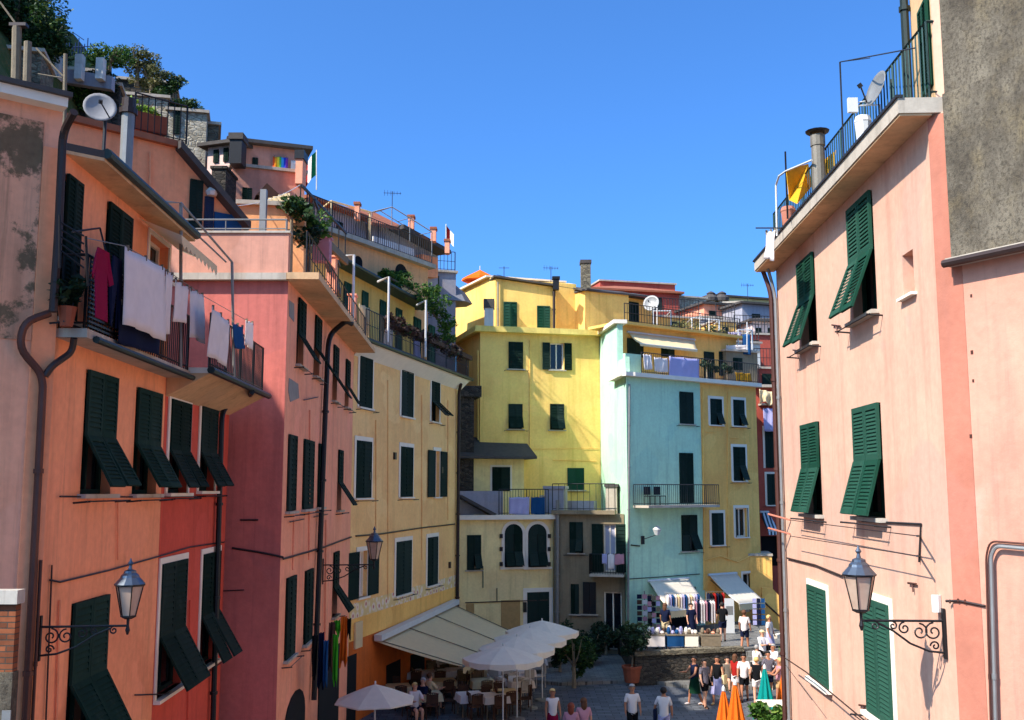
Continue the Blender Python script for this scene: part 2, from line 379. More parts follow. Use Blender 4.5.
def window_m(h,e,u0,u1,z0,z1,style='closed',trim=None,sh=None,nsl=12,ang=38,flapfrac=.45,hole=True,sill=True,leaves=2,proud=.02,tw=.13,curtain=None,split=False,W=None,single_flap=False,open_w=None):
    W=W or h.w[e]; sh=sh or M_green; root=h.root
    if hole and e is not None: h.op[e].append((u0,u1,z0,z1))
    mb=MB(); d=-.15 if hole else .005
    X,D,Nn=W.u,-Z,W.n
    O=W.P(u0,z1); w=u1-u0; H=z1-z0
    f=.07
    # timber frame set back in the reveal
    mb.ob(O,X,D,Nn,0,f,0,H,d-.05,d); mb.ob(O,X,D,Nn,w-f,w,0,H,d-.05,d)
    mb.ob(O,X,D,Nn,f,w-f,0,f,d-.05,d); mb.ob(O,X,D,Nn,f,w-f,H-f,H,d-.05,d)
    if w>.5: mb.ob(O,X,D,Nn,w/2-.03,w/2+.03,f,H-f,d-.05,d-.004)
    fr=mb.build('window',M_trim if style in('open','none','half') else sh,root)
    MB().ob(O,X,D,Nn,.0,w,0,H,d-.09,d-.06).build('pane',M_glass,fr)
    if curtain: MB().ob(O,X,D,Nn,f,w-f,f,H-f,d-.0585,d-.052).build('curtain',curtain,fr)
    if trim is not None:
        t=MB(); a=tw
        t.ob(O,X,D,Nn,-a,0,-a,H,.003,.03); t.ob(O,X,D,Nn,w,w+a,-a,H,.003,.03); t.ob(O,X,D,Nn,0,w,-a,0,.003,.03)
        t.build('surround',trim,fr)
    if sill:
        MB().ob(O,X,D,Nn,-.1,w+.1,H,H+.06,-.1,.12).build('sill',M_trim if trim is not None else M_slab,fr)
    if sill and style in('closed','flap') and random.random()<.8:
        r=MB(); zz=H+.09; e=.28
        r.tube([W.P(u0-e,z0-.1,.2),W.P(u1+e,z0-.1,.2)],.011,4)
        for uu in (u0-e+.05,u1+e-.05): r.tube([W.P(uu,z0-.12,.0),W.P(uu,z0-.1,.24)],.014,4)
        r.build('drying_rod',M_iron,fr)
    lw=w/leaves
    if style in('closed','flap'):
        hh=H if style=='closed' else H*(1-flapfrac)
        for i in range(leaves):
            m=MB(); leaf(m,O+X*(lw*i+.006)+Nn*proud,X,D,Nn,lw-.012,hh-.01,int(nsl*hh/H),min(.07,lw*.14),mid=(split and style=='closed'))
            sobj=m.build('shutter',sh,fr)
        if style=='flap':
            fh=H*flapfrac; 
            for i in range(leaves):
                a=R_(ang*(1 if not single_flap or i==leaves-1 else .03)+random.uniform(-2,2))
                dn=(D*math.cos(a)+Nn*math.sin(a)); nn=(Nn*math.cos(a)-D*math.sin(a))
                m=MB(); leaf(m,O+D*hh+X*(lw*i+.006)+Nn*(proud+.01),X,dn,nn,lw-.012,fh,int(nsl*flapfrac),min(.07,lw*.14))
                m.build('shutter_flap',sh,fr)
    elif style=='open':
        ow=open_w or lw
        for sgn in (0,1):
            m=MB(); leaf(m,O+X*((-ow-.01) if sgn==0 else w+.01)+Nn*.04,X,D,Nn,ow,H,nsl,min(.07,ow*.14))
            m.build('shutter',sh,fr)
    elif style=='half':   # leaves standing straight out
        for sgn in (0,1):
            m=MB(); leaf(m,O+X*(0.0 if sgn==0 else w-.04)+Nn*.03,Nn,D,X,lw,H,nsl,.07); m.build('shutter',sh,fr)
    return fr
def railing(root,pts,h,mat,sp=.12,r=.012,name='railing',posts=True,mid=False,rr=.022):
    mb=MB(); pts=[Vector(p) for p in pts]
    for i in range(len(pts)-1):
        a,b=pts[i],pts[i+1]; L=(b-a).length; n=max(1,int(L/sp))
        mb.tube([a+Z*h,b+Z*h],rr,4); mb.tube([a+Z*.08,b+Z*.08],rr*.7,4)
        if mid: mb.tube([a+Z*h*.5,b+Z*h*.5],rr*.7,4)
        for k in range(n+1):
            p=a.lerp(b,k/n); big=posts and (k==0 or k==n or k%10==0)
            mb.tube([p,p+Z*h],r*(1.8 if big else 1),4)
    return mb.build(name,mat,root)
def pipe(root,pts,r,mat,name='drainpipe',collars=True,n=8):
    # smooth the corners
    pts=[Vector(p) for p in pts]; out=[pts[0]]
    for i in range(1,len(pts)-1):
        p=pts[i]; a=(pts[i-1]-p); b=(pts[i+1]-p); k=min(.18+r,a.length*.45,b.length*.45)
        A=p+a.normalized()*k; B=p+b.normalized()*k
        for t in (0,.25,.5,.75,1): out.append(A*(1-t)**2+p*2*t*(1-t)+B*t*t)
    out.append(pts[-1])
    mb=MB().tube(out,r,n)
    if collars:
        for i in range(len(pts)-1):
            L=(pts[i+1]-pts[i]).length; m=int(L/2.2)
            for k in range(1,m+1):
                q=pts[i].lerp(pts[i+1],k/(m+1)); d=(pts[i+1]-pts[i]).normalized()
                mb.tube([q-d*.03,q+d*.03],r*1.35,n)
    return mb.build(name,mat,root,smooth=False)
def sag(a,b,s,n=10): 
    return [a.lerp(b,i/n)-Z*(s*4*(i/n)*(1-i/n)) for i in range(n+1)]
def hang(name,label,cat,mat,a,b,h,group=None,wave=.03,nx=14,ny=8,swing=.05,taper=0,n=None,slit=None,jag=0):
    """a cloth hanging from the line a-b with height h"""
    a=Vector(a); b=Vector(b); d=(b-a); u=d.normalized(); nn=n or Vector((u.y,-u.x,0)); mb=MB(); vs=[];fs=[]
    ph=random.uniform(0,6); fr=random.uniform(1.5,3)
    for j in range(ny+1):
        t=j/ny
        for i in range(nx+1):
            s=i/nx; ss=.5+(s-.5)*(1-taper*t)
            off=wave*math.sin(ph+s*fr*6.28+t*1.3)*(.3+t)+swing*t*math.sin(ph*2)+wave*.6*math.sin(s*fr*17+ph*3+t*4)*t+wave*.5*math.sin(t*9+s*5+ph)*(1-abs(2*s-1))
            z=-h*t - .012*math.sin(s*math.pi*4)*(1-t)-jag*t*math.sin(s*9+ph)*.1-.03*t*math.sin(s*3.3+ph)-.02*(1-t)*abs(math.sin(s*math.pi*2))
            vs.append(a+d*ss+nn*off+Z*z)
    for j in range(ny):
        for i in range(nx):
            if slit and j>=ny*slit[0] and i==int(nx*slit[1]): continue
            q=j*(nx+1)+i; fs.append((q,q+1,q+nx+2,q+nx+1))
    mb.add(vs,fs); o=mb.build(name,mat,None,smooth=True,fix=False,origin=(a+b)/2-Z*h)
    m=o.modifiers.new('thickness','SOLIDIFY'); m.thickness=.008
    if d.length>.25:
        for k in (.06,.5,.94) if d.length>.7 else (.1,.9):
            p=a+d*k; pg=MB(); pg.ob(p,u,nn,Z,-.012,.012,-.02,.02,-.05,.035); pg.build('peg',M_wood,o)
    return tag(o,label,cat,group)
def garment(name,label,cat,mat,c,u,w,h,kind='shirt',group=None):
    """a shirt or a pair of trousers pegged on a line; c top centre, u along the line"""
    c=Vector(c); n=Vector((u.y,-u.x,0)); mb=MB()
    if kind=='shirt': poly=[(-.3,0),(.3,0),(.5,.12),(.62,.42),(.45,.47),(.36,.3),(.36,1),(-.36,1),(-.36,.3),(-.45,.47),(-.62,.42),(-.5,.12)]
    elif kind=='trousers': poly=[(-.4,0),(.4,0),(.45,.5),(.42,1),(.12,1),(.03,.35),(-.03,.35),(-.12,1),(-.42,1),(-.45,.5)]
    else: poly=[(-.5,0),(.5,0),(.46,.5),(.5,1),(-.48,1),(-.46,.5)]
    P=[c+u*(a*w)-Z*(b*h)+n*(.02*math.sin(a*9+b*5)) for a,b in poly]
    mb.extr(P,n*.015); o=mb.build(name,mat,None,origin=c-Z*h); return tag(o,label,cat,group)
def leaves(mb,c,rx,ry,rz,n,size,lump=6,seed=0,flat=.6,hollow=.55,drop=0):
    rnd=random.Random(seed); c=Vector(c)
    cl=[]
    for _ in range(lump):
        v=Vector((rnd.gauss(0,1),rnd.gauss(0,1),rnd.gauss(0,1))); v.normalize(); k=rnd.uniform(.35,.8)
        cl.append((Vector((v.x*rx*k,v.y*ry*k,v.z*rz*k)),rnd.uniform(.28,.55)))
    for _ in range(n):
        cc,k=rnd.choice(cl); v=Vector((rnd.gauss(0,1),rnd.gauss(0,1),rnd.gauss(0,1))); v.normalize(); v*=rnd.uniform(hollow,1.05)
        p=c+cc+Vector((v.x*rx*k,v.y*ry*k,v.z*rz*k)); 
        if drop: p.z-=rnd.random()**2*drop
        a=Vector((rnd.gauss(0,1),rnd.gauss(0,1),rnd.gauss(0,1)*flat)).normalized(); b=a.orthogonal().normalized()
        b=(b*math.cos(rnd.random()*6.28)+a.cross(b)*math.sin(rnd.random()*6.28)); s=size*rnd.uniform(.6,1.4)
        mb.add([p-a*s,p-b*s*.45,p+a*s,p+b*s*.45],[(0,1,2,3)])
    return mb
def bush(name,label,cat,c,r,mat,n=900,size=.09,stem=True,h=0,group=None,seed=0,lump=8,root_z=None):
    c=Vector(c); rx,ry,rz=r; rz0=c.z-rz if root_z is None else root_z
    t=thing(name,label,cat,(c.x,c.y,rz0),group)
    mb=MB(); leaves(mb,c,rx,ry,rz,n,size,lump,seed); mb.build('foliage' if name!='tree' else 'crown',mat,t,fix=False)
    sm=MB(); rnd=random.Random(seed+5)
    top=c+Z*rz*.3
    sm.tube([Vector((c.x,c.y,rz0)),c-Z*rz*.3,top],rx*.09+.02,6,rx*.03+.01)
    for k in range(5):
        a=rnd.random()*6.28; q=c-Z*rz*.4
        sm.tube([q,q+Vector((math.cos(a)*rx*.4,math.sin(a)*ry*.4,rz*.4)),q+Vector((math.cos(a)*rx*.7,math.sin(a)*ry*.7,rz*.9))],rx*.04+.01,5,.01)
    sm.build('trunk' if name=='tree' else 'stem',M_wood,t)
    return t
G_dark=foliage_mat('leaves_dark_green',(22,46,18),(52,82,30),(96,110,50))
G_mid=foliage_mat('leaves_mid_green',(38,74,24),(84,118,40),(120,140,60))
G_light=foliage_mat('leaves_light_green',(84,122,34),(150,176,60),(190,196,90))
G_olive=foliage_mat('leaves_olive',(66,74,40),(112,112,66),(160,146,96))
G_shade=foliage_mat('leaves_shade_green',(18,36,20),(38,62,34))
# ================================================================== LEFT ROW
# --- orange corner house (left foreground)
cA=at(50,400,13.3); WA=line(cA,475)
uA1=WA.hit(163,450)[0]; eA=WA.P(uA1,0)
dF=Vector((-1.19,-1,0)).normalized()
fA=Vector((cA.x,cA.y,0))+dF*4.5
zE=WA.hit(134,182,.45)[1]       # eave height
zB=WA.hit(137,357,.42)[1]        # balcony slab underside
uA2=WA.hit(179,250)[0]
A=House('orange_house','orange stucco corner house with drying laundry on its long balcony, left foreground','house',
  [(cA.x,cA.y),eA,(eA.x-7.5,eA.y+.4),(-14,9),fA],-1,zE,M_orange)
W=A.w[0]; WF=A.w[4]
# front face is pinker: part of its own, butted in front of the wall core
def fr(x,y,off=0): return WF.hit(x,y,off)
uc=(WF.b-WF.a).length
A_win=dict(sh=plain('shutter_green_weathered',(18,44,35),.9,0,.3,3,.05,.1,orand=.3),nsl=22,flapfrac=.46,ang=30)
window(A,0,83,373,494,x2=113,style='flap',**A_win)
window(A,0,134,390,494,x2=158,style='flap',**A_win)
window(A,0,68,600,745,x2=103,style='flap',**A_win)
# balcony doors
window(A,0,104,208,322,x2=128,style='closed',nsl=26,sh=M_green)
window(A,0,61,176,322,x2=77,style='closed',nsl=30,sh=M_green)
window(A,0,148,240,276,x2=168,style='none',trim=M_trim,tw=.08)
A.build()
def slab_off(W,u0,u1,o0,o1,z0,z1): return MB().ob(W.P(0,0),W.u,W.n,Z,u0,u1,o0,o1,z0,z1)
# pink weathered front, stained render patch, orange corner band
MB().ob(WF.P(0,0),WF.u,Z,WF.n,0,uc-.002,-1,zE-.02,.003,.02).build('front_facing',M_front,A.root)
zg=WF.hit(30,96)[1]
MB().ob(WF.P(0,0),WF.u,Z,WF.n,0,uc-.05,zE-.018,zg,-1.4,.02).build('gable_wall',M_front,A.root)
MB().ob(WF.P(0,0),WF.u,Z,WF.n,-.3,uc-.02,zg+.002,zg+.07,-1.5,.32).build('gable_coping',M_slate,A.root)
MB().ob(WF.P(0,0),WF.u,Z,WF.n,-.3,uc-.06,zg-.13,zg,.021,.26).build('gable_board',M_trim,A.root)
u0=0; u1=fr(36,250)[0]; z0=fr(20,340)[1]; z1=fr(20,118)[1]
u0,u1=(min(u0,u1),max(u0,u1)) 
uf=[fr(36,250)[0], fr(50,250)[0]]
MB().ob(WF.P(0,0),WF.u,Z,WF.n,0,uf[0],z0,z1,.021,.035).build('stained_render',M_stain,A.root)
MB().ob(WF.P(0,0),WF.u,Z,WF.n,uf[0]+.005,uc+.01,-1,zE-.03,.021,.06).build('corner_band',M_orange,A.root)
# roof: eave slab, gutter, low pitch
def roof(h,root,over,z,th,rise,mat,soff=None,gut=None,sides=None):
    c=sum(h.pts,Vector())/len(h.pts); P=[]
    n=len(h.pts)
    for i in range(n):
        p=h.pts[i]; n1=h.w[i-1].n; n2=h.w[i].n; b=(n1+n2); k=over/max(.35,(1+n1.dot(n2))/1) 
        P.append(p+b*k)
    mb=MB(); lo=[p+Z*z for p in P]; hi=[p+Z*(z+th) for p in P]; top=[c.lerp(p,.25)+Z*(z+th+rise) for p in P]
    vs=lo+hi+top; fs=[tuple(range(n))]
    for i in range(n):
        j=(i+1)%n; fs.append((i,j,n+j,n+i)); fs.append((n+i,n+j,2*n+j,2*n+i))
    fs.append(tuple(range(2*n,3*n))); mb.add(vs,fs); o=mb.build('roof',mat,root)
    return P
P=[p.copy() for p in A.pts]; P[0]=P[0]+WF.u*(.42/WF.u.dot(WA.n))-WF.n*.01; P[1]=P[1]+WA.n*.42
MB().prism(P,zE,zE+.1).build('roof',M_slate,A.root)
MB().prism([p for p in P],zE-.05,zE-.003).build('soffit',M_soffit,A.root)
pipe(A.root,[P[0]+Z*(zE+.06)+WA.n*.03,P[1]+Z*(zE+.06)+WA.n*.03],.075,M_gutter,'gutter',False)
# balcony
uB0=.03; uB1=WA.hit(192,384,.42)[0]
slab_off(WA,uB0,uA1,.003,.42,zB,zB+.12).build('balcony_slab',M_slab,A.root)
pipe(A.root,[WA.P(uB0+.2,zB+.0,.47),WA.P(uB1,zB+.0,.47)],.05,M_gutter,'gutter',False)
railing(A.root,[WA.P(uB0+.02,zB+.12,.05),WA.P(uB0+.02,zB+.12,.37),WA.P(uA1,zB+.12,.37)],1.0,M_black,.11,.011,'balcony_railing')
mb=MB()   # little louvred screen at the near end of the balcony
for k in range(15): mb.ob(WA.P(uB0+.04,zB+.15+k*.062,.40),WA.u,Z,WA.n,0,1.25,0,.028,0,.02)
mb.build('balcony_screen',M_black,A.root)
# small corbels, wires, sill line
# pipes by the corner
pw=lambda x,y,o=.1: WF.at(x,y,o)
pipe(A.root,[WA.at(74,112,.35),WA.at(63,132,.1),WA.at(58,240,.1),WA.at(53,312,.1)],.055,M_pipe)
pipe(A.root,[pw(50,313,.16),pw(24,322,.16),pw(19,348,.16),pw(40,372,.12),pw(43,384,.12),pw(34,560,.12),pw(22,790,.12)],.05,M_copper)
pipe(A.root,[WA.at(74,338,.25),WA.at(72,352,.2),pw(52,366,.14),pw(45,376,.12)],.045,M_pipe)
pipe(A.root,[pw(41,560,.1),pw(30,770,.1)],.02,M_copper,'cable')
cab=lambda pts,r=.012,name='cable',root=None,mat=None: MB().tube(pts,r,5).build(name,mat or M_pipe,root)
cab([WA.at(50,580,.03),WA.at(60,582,.03),WA.at(110,570,.03),WA.at(160,556,.03),WA.P(uA1-.02,WA.hit(163,555)[1],.03)],.014,root=A.root)
cab([WA.at(60,496.5,.05),WA.at(140,497,.05),WA.P(uA1-.02,WA.hit(163,497)[1],.05)],.012,root=A.root)
cab([WA.at(52,565,.03),WA.at(46,720,.03)],.012,root=A.root)
# --- red house
zR=WA.hit(225,379,.8)[1]
uR2=WA.hit(228,450)[0]; eR=WA.P(uR2,0)
RH=House('red_house','deep red stucco house with white window surrounds, right of the orange corner house','house',
  [eA+WA.u*.01,eR,(eR.x-7,eR.y+.5),(eA.x-7.5,eA.y+.5)],-1,zR,M_red)
for a,b,c,d in ((168,188,401,493),(199,215,408,491),(158,183,562,690),(200,217,553,663)):
    window(RH,0,a,c,d,x2=b,style='flap',trim=M_trim,nsl=20,ang=29,tw=.11)
RH.build()
slab_off(WA,uA1+.02,uR2,-.02,.8,zR,zR+.1).build('terrace_slab',M_trim,RH.root)
MB().extr([WA.P(uA1+.02,zR-.003,.78),WA.P(uA1+.02,zR-.003,0.003),WA.P(uA1+.02,zR-.42,0.003)],WA.u*(uR2-uA1-.03)).build('soffit',M_soffit,RH.root)
pipe(RH.root,[WA.P(uA1-.3,zR+.02,.87),WA.P(uR2+.02,zR+.02,.87)],.07,M_gutter,'gutter',False)
railing(RH.root,[WA.P(uA1+.05,zR+.1,.74),WA.P(uR2-.1,zR+.1,.74)],1.0,M_black,.12,.011,'terrace_railing')
cab([WA.P(uA1+.02,WA.hit(163,555)[1],.03),WA.at(190,547,.03),WA.P(uR2-.15,WA.hit(218,543)[1],.03)],.014,root=RH.root)
cab([WA.P(uA1+.02,WA.hit(163,497)[1],.05),WA.P(uR2-.1,WA.hit(218,496)[1],.05)],.012,root=RH.root)
pipe(RH.root,[WA.at(252,392,.9),WA.at(249,396,.5),WA.at(232,400,.12),WA.at(222,412,.1),WA.at(211,790,.1)],.06,M_black)
# clothes frame tubes on the terrace
fr_=thing('washing_frame','white tubular clothes line frame rising over the balcony rail','washing frame',WA.P(WA.hit(181,280,.38)[0],zB+.12,.38))
a1=WA.at(181,203,.38); a2=WA.at(184,285,.38); b1=WA.at(232,262,.75); b2=WA.at(236,352,.75)
MB().tube([WA.at(165,202,.2),a1,WA.P(WA.hit(184,285,.38)[0],zB+.12,.38)],.03,6).build('post',M_grey,fr_)
MB().tube([b1,WA.P(WA.hit(235,352,.75)[0],zR+.1,.75)],.028,6).build('post',M_grey,fr_)
MB().tube([a1,b1],.022,6).build('rail',M_grey,fr_); MB().tube([WA.at(174,213,.2),WA.at(226,262,.45)],.018,6).build('rail',M_grey,fr_)
# scalloped awning
aw=MB(); L0,L1=WA.hit(139,222,.05)[0],WA.hit(180,240,.05)[0]; zz=WA.hit(139,218,.05)[1]
for k in range(9):
    a=L0+(L1-L0)*k/9; b=L0+(L1-L0)*(k+1)/9; m=(a+b)/2
    aw.add([WA.P(a,zz,.05),WA.P(b,zz,.05),WA.P(b,zz-.28,.75),WA.P(a,zz-.28,.75),WA.P(b,zz-.4,.76),WA.P(m,zz-.5,.77),WA.P(a,zz-.4,.76)],[(0,1,2,3),(3,2,4,5,6)])
tag(aw.build('scalloped_awning',M_canvas,None,fix=False,origin=WA.P(L0,zz,0)),'small faded awning with scalloped hem under the orange eave','awning')
# --- rose / salmon house (B)
cB=at(285,400,23.5); cB=Vector((cB.x,cB.y,0)); WB=line(cB,480); uB=WB.hit(352,450)[0]; eB=WB.P(uB,0)
zBt=WB.hit(330,306,.5)[1]
B=House('salmon_house','tall salmon house with dark rose end wall and a black drainpipe down its front','house',
  [cB,eB,(eB.x-8,eB.y+1.5),(-15,26),(-15,23.5)],-1,zBt,M_salmon)
def bw(xc,yt,yb,w=1.0,st='flap',**k): window(B,0,xc,yt,yb,w=w,style=st,nsl=14,ang=34,**k)
bw(300.5,300,367); bw(317,317,378); bw(335,346,402); bw(347,360,408)
bw(291,435,511,1.0,'closed'); bw(307.5,440,509,1.5,'closed'); bw(320,444,507,.9,'closed'); bw(339.5,450,510,1.0)
bw(289.5,577,656,1.15,'closed'); bw(307.5,570,641,1.15,'closed'); bw(335,552,615,1.1)
B.build()
WD=B.w[4]
MB().ob(WD.P(0,0),WD.u,Z,WD.n,0,WD.L-.002,-1,zBt-.01,.003,.02).build('rose_facing',M_rose,B.root)
# cornice slab and parapet
ptop=WD.hit(250,233)[1]
slab_off(WB,-.25,uB+.1,.0,.75,zBt,zBt+.16).build('cornice',M_soffit,B.root)
MB().ob(WD.P(0,0),WD.u,Z,WD.n,WD.L-6.2,WD.L-.01,zBt+.0,zBt+.16,.0,.2).build('cornice',M_slab,B.root)
MB().ob(WD.P(0,0),WD.u,Z,WD.n,0,WD.L-.02,zBt+.16,ptop,-.2,.0).build('parapet',M_rose2 if 'M_rose2' in globals() else M_pink2,B.root)
MB().ob(WD.P(0,0),WD.u,Z,WD.n,0,WD.L+.02,ptop,ptop+.05,-.23,.04).build('coping',M_slab,B.root)
railing(B.root,[WD.P(1,ptop+.05,-.1),WD.P(WD.L-.1,ptop+.05,-.1)],.3,M_grey,1.4,.015,'handrail')
railing(B.root,[WB.P(.05,zBt+.16,.4),WB.P(uB-.1,zBt+.16,.4)],1.05,M_iron,.4,.012,'terrace_railing',mid=True)
pipe(B.root,[WB.at(352,324,.75),WB.at(346,321,.6),WB.at(331,333,.15),WB.at(328,345,.12),WB.at(314,700,.12)],.075,M_black)
zc_=WD.hit(258,553)[1]; cab([WD.at(232,548,.05),WD.at(258,552,.05),WD.P(WD.L-.02,WD.hit(281,556)[1],.06),WB.P(-.06,WD.hit(281,556)[1]-.02,.06),WB.P(.1,WB.hit(287,557)[1],.05),WB.at(322,548,.05),WB.P(uB-.1,WB.hit(350,537)[1],.05)],.025,root=B.root)
cab([WD.at(222,591,.05),WD.at(244,590,.05)],.012,root=B.root); cab([WD.at(240,520,.05),WD.at(258,520,.05)],.02,root=B.root)
for x,y in ((288,400),(303,412),(296,600)): pass
# grey plaster repair patch and an odd flaking patch
def patch(W,root,xy,mat,off=.004,name='plaster_patch'):
    P=[W.at(x,y,off) for x,y in xy]; MB().extr(P,W.n*.008).build(name,mat,root)
M_patch=plain('grey_plaster_patch',(140,134,126),.95,0,.3,4,.3)
patch(WB,B.root,[(289,378),(298,384),(299,398),(290,402),(288,390)],M_patch)
patch(WB,B.root,[(289,300),(294,304),(294,322),(289,316)],M_patch)
patch(WD,B.root,[(232,548),(256,546),(258,560),(249,566),(245,560),(240,566),(234,558)],M_rose,.022)
# ground floor arch and dark shop door
mb=MB(); uu,zz=WB.hit(294,760); u1=WB.hit(304,720)[0]; u0=WB.hit(283.5,720)[0]; zt=WB.hit(294,692)[1]
pts=[WB.P(u0,-.5,.005),WB.P(u0,zt-.7,.005)]+[WB.P((u0+u1)/2-math.cos(math.pi*k/8)*(u1-u0)/2,zt-.7+math.sin(math.pi*k/8)*.7,.005) for k in range(1,8)]+[WB.P(u1,zt-.7,.005),WB.P(u1,-.5,.005)]
mb.extr(pts,WB.n*.02); mb.build('arched_doorway',M_dark,B.root)
MB().ob(WB.P(0,0),WB.u,Z,WB.n,WB.hit(318,690)[0],WB.hit(338,690)[0],-.5,WB.hit(328,655)[1],.004,.03).build('shop_doorway',M_dark,B.root)
# --- apricot house (C)
WC=line(eB,760); uC=WC.hit(460,450)[0]; eC=WC.P(uC,0)
zC=WC.hit(420,364,.3)[1]
C_=House('apricot_house','long apricot house with a painted floral frieze above the big restaurant awning','house',
  [eB+WC.u*.01,eC,eC-WC.n*8,eB-WC.n*8+WC.u*.2],-1,zC,M_apricot)
def cw(a,b,yt,yb,st='closed',**k): window(C_,0,a,yt,yb,x2=b,style=st,nsl=12,trim=M_trim,tw=.16,**k)
cw(359,371.5,357,408); cw(401,412.5,370,417); cw(431,439,382,422,'flap',flapfrac=.5,ang=45)
cw(355.5,370.5,441,498); cw(400,412,447,497); cw(434,439.5,451,497,'open',open_w=.95,curtain=M_sheet)
cw(357.5,367,551,597,'open',open_w=1.0,curtain=M_sheet); cw(395.5,410.5,541,594); cw(427,437,537,585)
C_.build()
slab_off(WC,-.1,uC+.15,.0,.5,zC,zC+.14).build('cornice',M_trim,C_.root)
MB().extr([WC.P(0,zC-.003,.46),WC.P(0,zC-.003,0.003),WC.P(0,zC-.45,0.003)],WC.u*uC).build('cornice_cove',M_trim,C_.root)
pipe(C_.root,[WC.P(-.1,zC+.08,.55),WC.P(uC+.2,zC+.08,.55)],.08,M_gutter,'gutter',False)
# frieze bands
zf=WC.hit(400,604)[1]; zf2=WC.hit(400,596)[1]
m,nt,b=base('painted_frieze',.9,0,.1)
w=N(nt,'ShaderNodeTexVoronoi'); w.inputs['Scale'].default_value=3.2; nt.links.new(pos(nt,(1,1,1)),w.inputs['Vector'])
nt.links.new(ramp(nt,w.outputs['Distance'],[(.15,lin((196,110,96))),(.32,lin((232,214,190))),(.6,lin((222,190,130)))]),b.inputs['Base Color'])
MB().ob(WC.P(0,0),WC.u,Z,WC.n,.05,uC-.02,zf,zf+.52,.003,.02).build('frieze',m,C_.root)
MB().ob(WC.P(0,0),WC.u,Z,WC.n,.05,uC-.02,zf-.75,zf-.003,.003,.014).build('frieze_band',M_gold,C_.root)
MB().ob(WC.P(0,0),WC.u,Z,WC.n,.05,uC-.02,-1,zf-.753,.003,.025).build('orange_plinth',stucco('stucco_orange_base',(206,104,44),.4,(110,60,40),seed=31),C_.root)
def dk(x0,x1,yt,yb=None,z0=0,nm='doorway',mat=None):
    u0=WC.hit(x0,640)[0]; u1=WC.hit(x1,640)[0]; z1=WC.hit((x0+x1)/2,yt)[1]
    return MB().ob(WC.P(0,0),WC.u,Z,WC.n,u0,u1,z0,z1,.026,.04).build(nm,mat or M_dark,C_.root)
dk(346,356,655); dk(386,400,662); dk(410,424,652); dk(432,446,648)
MB().ob(WC.P(0,0),WC.u,Z,WC.n,WC.hit(353,640)[0],WC.hit(360,640)[0],WC.hit(356,648)[1],WC.hit(356,622)[1],.03,.1).build('menu_case',M_canvas,C_.root)
cab([WC.at(356,536,.04),WC.at(380,534,.04),WC.at(420,528,.04),WC.at(455,524,.04)],.03,root=C_.root)
pipe(C_.root,[WC.at(461,384,.3),WC.at(459,392,.12),WC.at(457,640,.12)],.08,M_pipe)
railing(C_.root,[WC.P(.1,zC+.14,.4),WC.P(uC-.05,zC+.14,.4)],1.1,M_iron,.16,.013,'terrace_railing',mid=True)
# upper storey, set back
P0=WC.P(.6,0,-2.2); P1=WC.P(uC-.5,0,-2.2); W2=Wall(P0,P1); zC2=W2.hit(400,300)[1]
C2=House('rooftop_storey','mustard rooftop storey with green shutters and dark green eave, set back above the apricot house','house',[P0,P1,P1-W2.n*5,P0-W2.n*5],zC,zC2,M_ochre)
for a,b in ((343,350),(361,367),(379,385),(395,401),(413,420),(428,434)):
    m_=(a+b)/2; window(C2,0,a,W2.hit(0,0)[1] and (490-(zC2-.5-8)/W2.P(W2.hit(m_,330)[0],0).y*1020),490-(zC+.25-8)/W2.P(W2.hit(m_,330)[0],0).y*1020,x2=b,style='closed',sh=M_green2,nsl=8,sill=False)
C2.build(); roof(C2,C2.root,.7,zC2,.12,1.0,plain('eave_green',(40,66,60),.6))
pipe(C2.root,[W2.P(-.6,zC2+.05,.72),W2.P(W2.L+.6,zC2+.05,.72)],.09,M_gutter,'gutter',False)

# conduits and meter boxes on the left row
for x,y0,y1,r in ((376,420,530,.02),(388,380,600,.018),(422,395,560,.02),(448,400,520,.02)):
    pipe(C_.root,[WC.at(x,y0,.03),WC.at(x,y1,.03)],r,M_apricot,'conduit',False,5)
for x,y in ((394,456),(441,470),(369,476),(449,565)): MB().ob(WC.at(x,y,.0),WC.u,Z,WC.n,-.1,.1,-.14,.14,.004,.08).build('vent',M_pipe,C_.root)
for x,y0,y1 in ((310,410,560),(326,520,640),(294,520,570)): pipe(B.root,[WB.at(x,y0,.03),WB.at(x-1,y1,.03)],.02,M_salmon,'conduit',False,5)
for x,y,w_ in ((290,522,.5),(314,517,.6),(304,400,.5)): cab([WB.at(x,y,.05),WB.at(x+14,y-3,.05)],.014,root=B.root)
pipe(A.root,[WA.at(60,600,.03),WA.at(54,800,.03)],.018,M_orange,'conduit',False,5)
pipe(A.root,[WA.at(118,500,.03),WA.at(118,560,.03)],.012,M_orange,'conduit',False,5)
pipe(RH.root,[WA.at(190,600,.03),WA.at(186,800,.03)],.014,M_red,'conduit',False,5)
cab([WA.at(135,695,.03),WA.at(165,694,.06),WA.at(196,682,.03),WA.at(222,662,.03)],.012,root=RH.root)
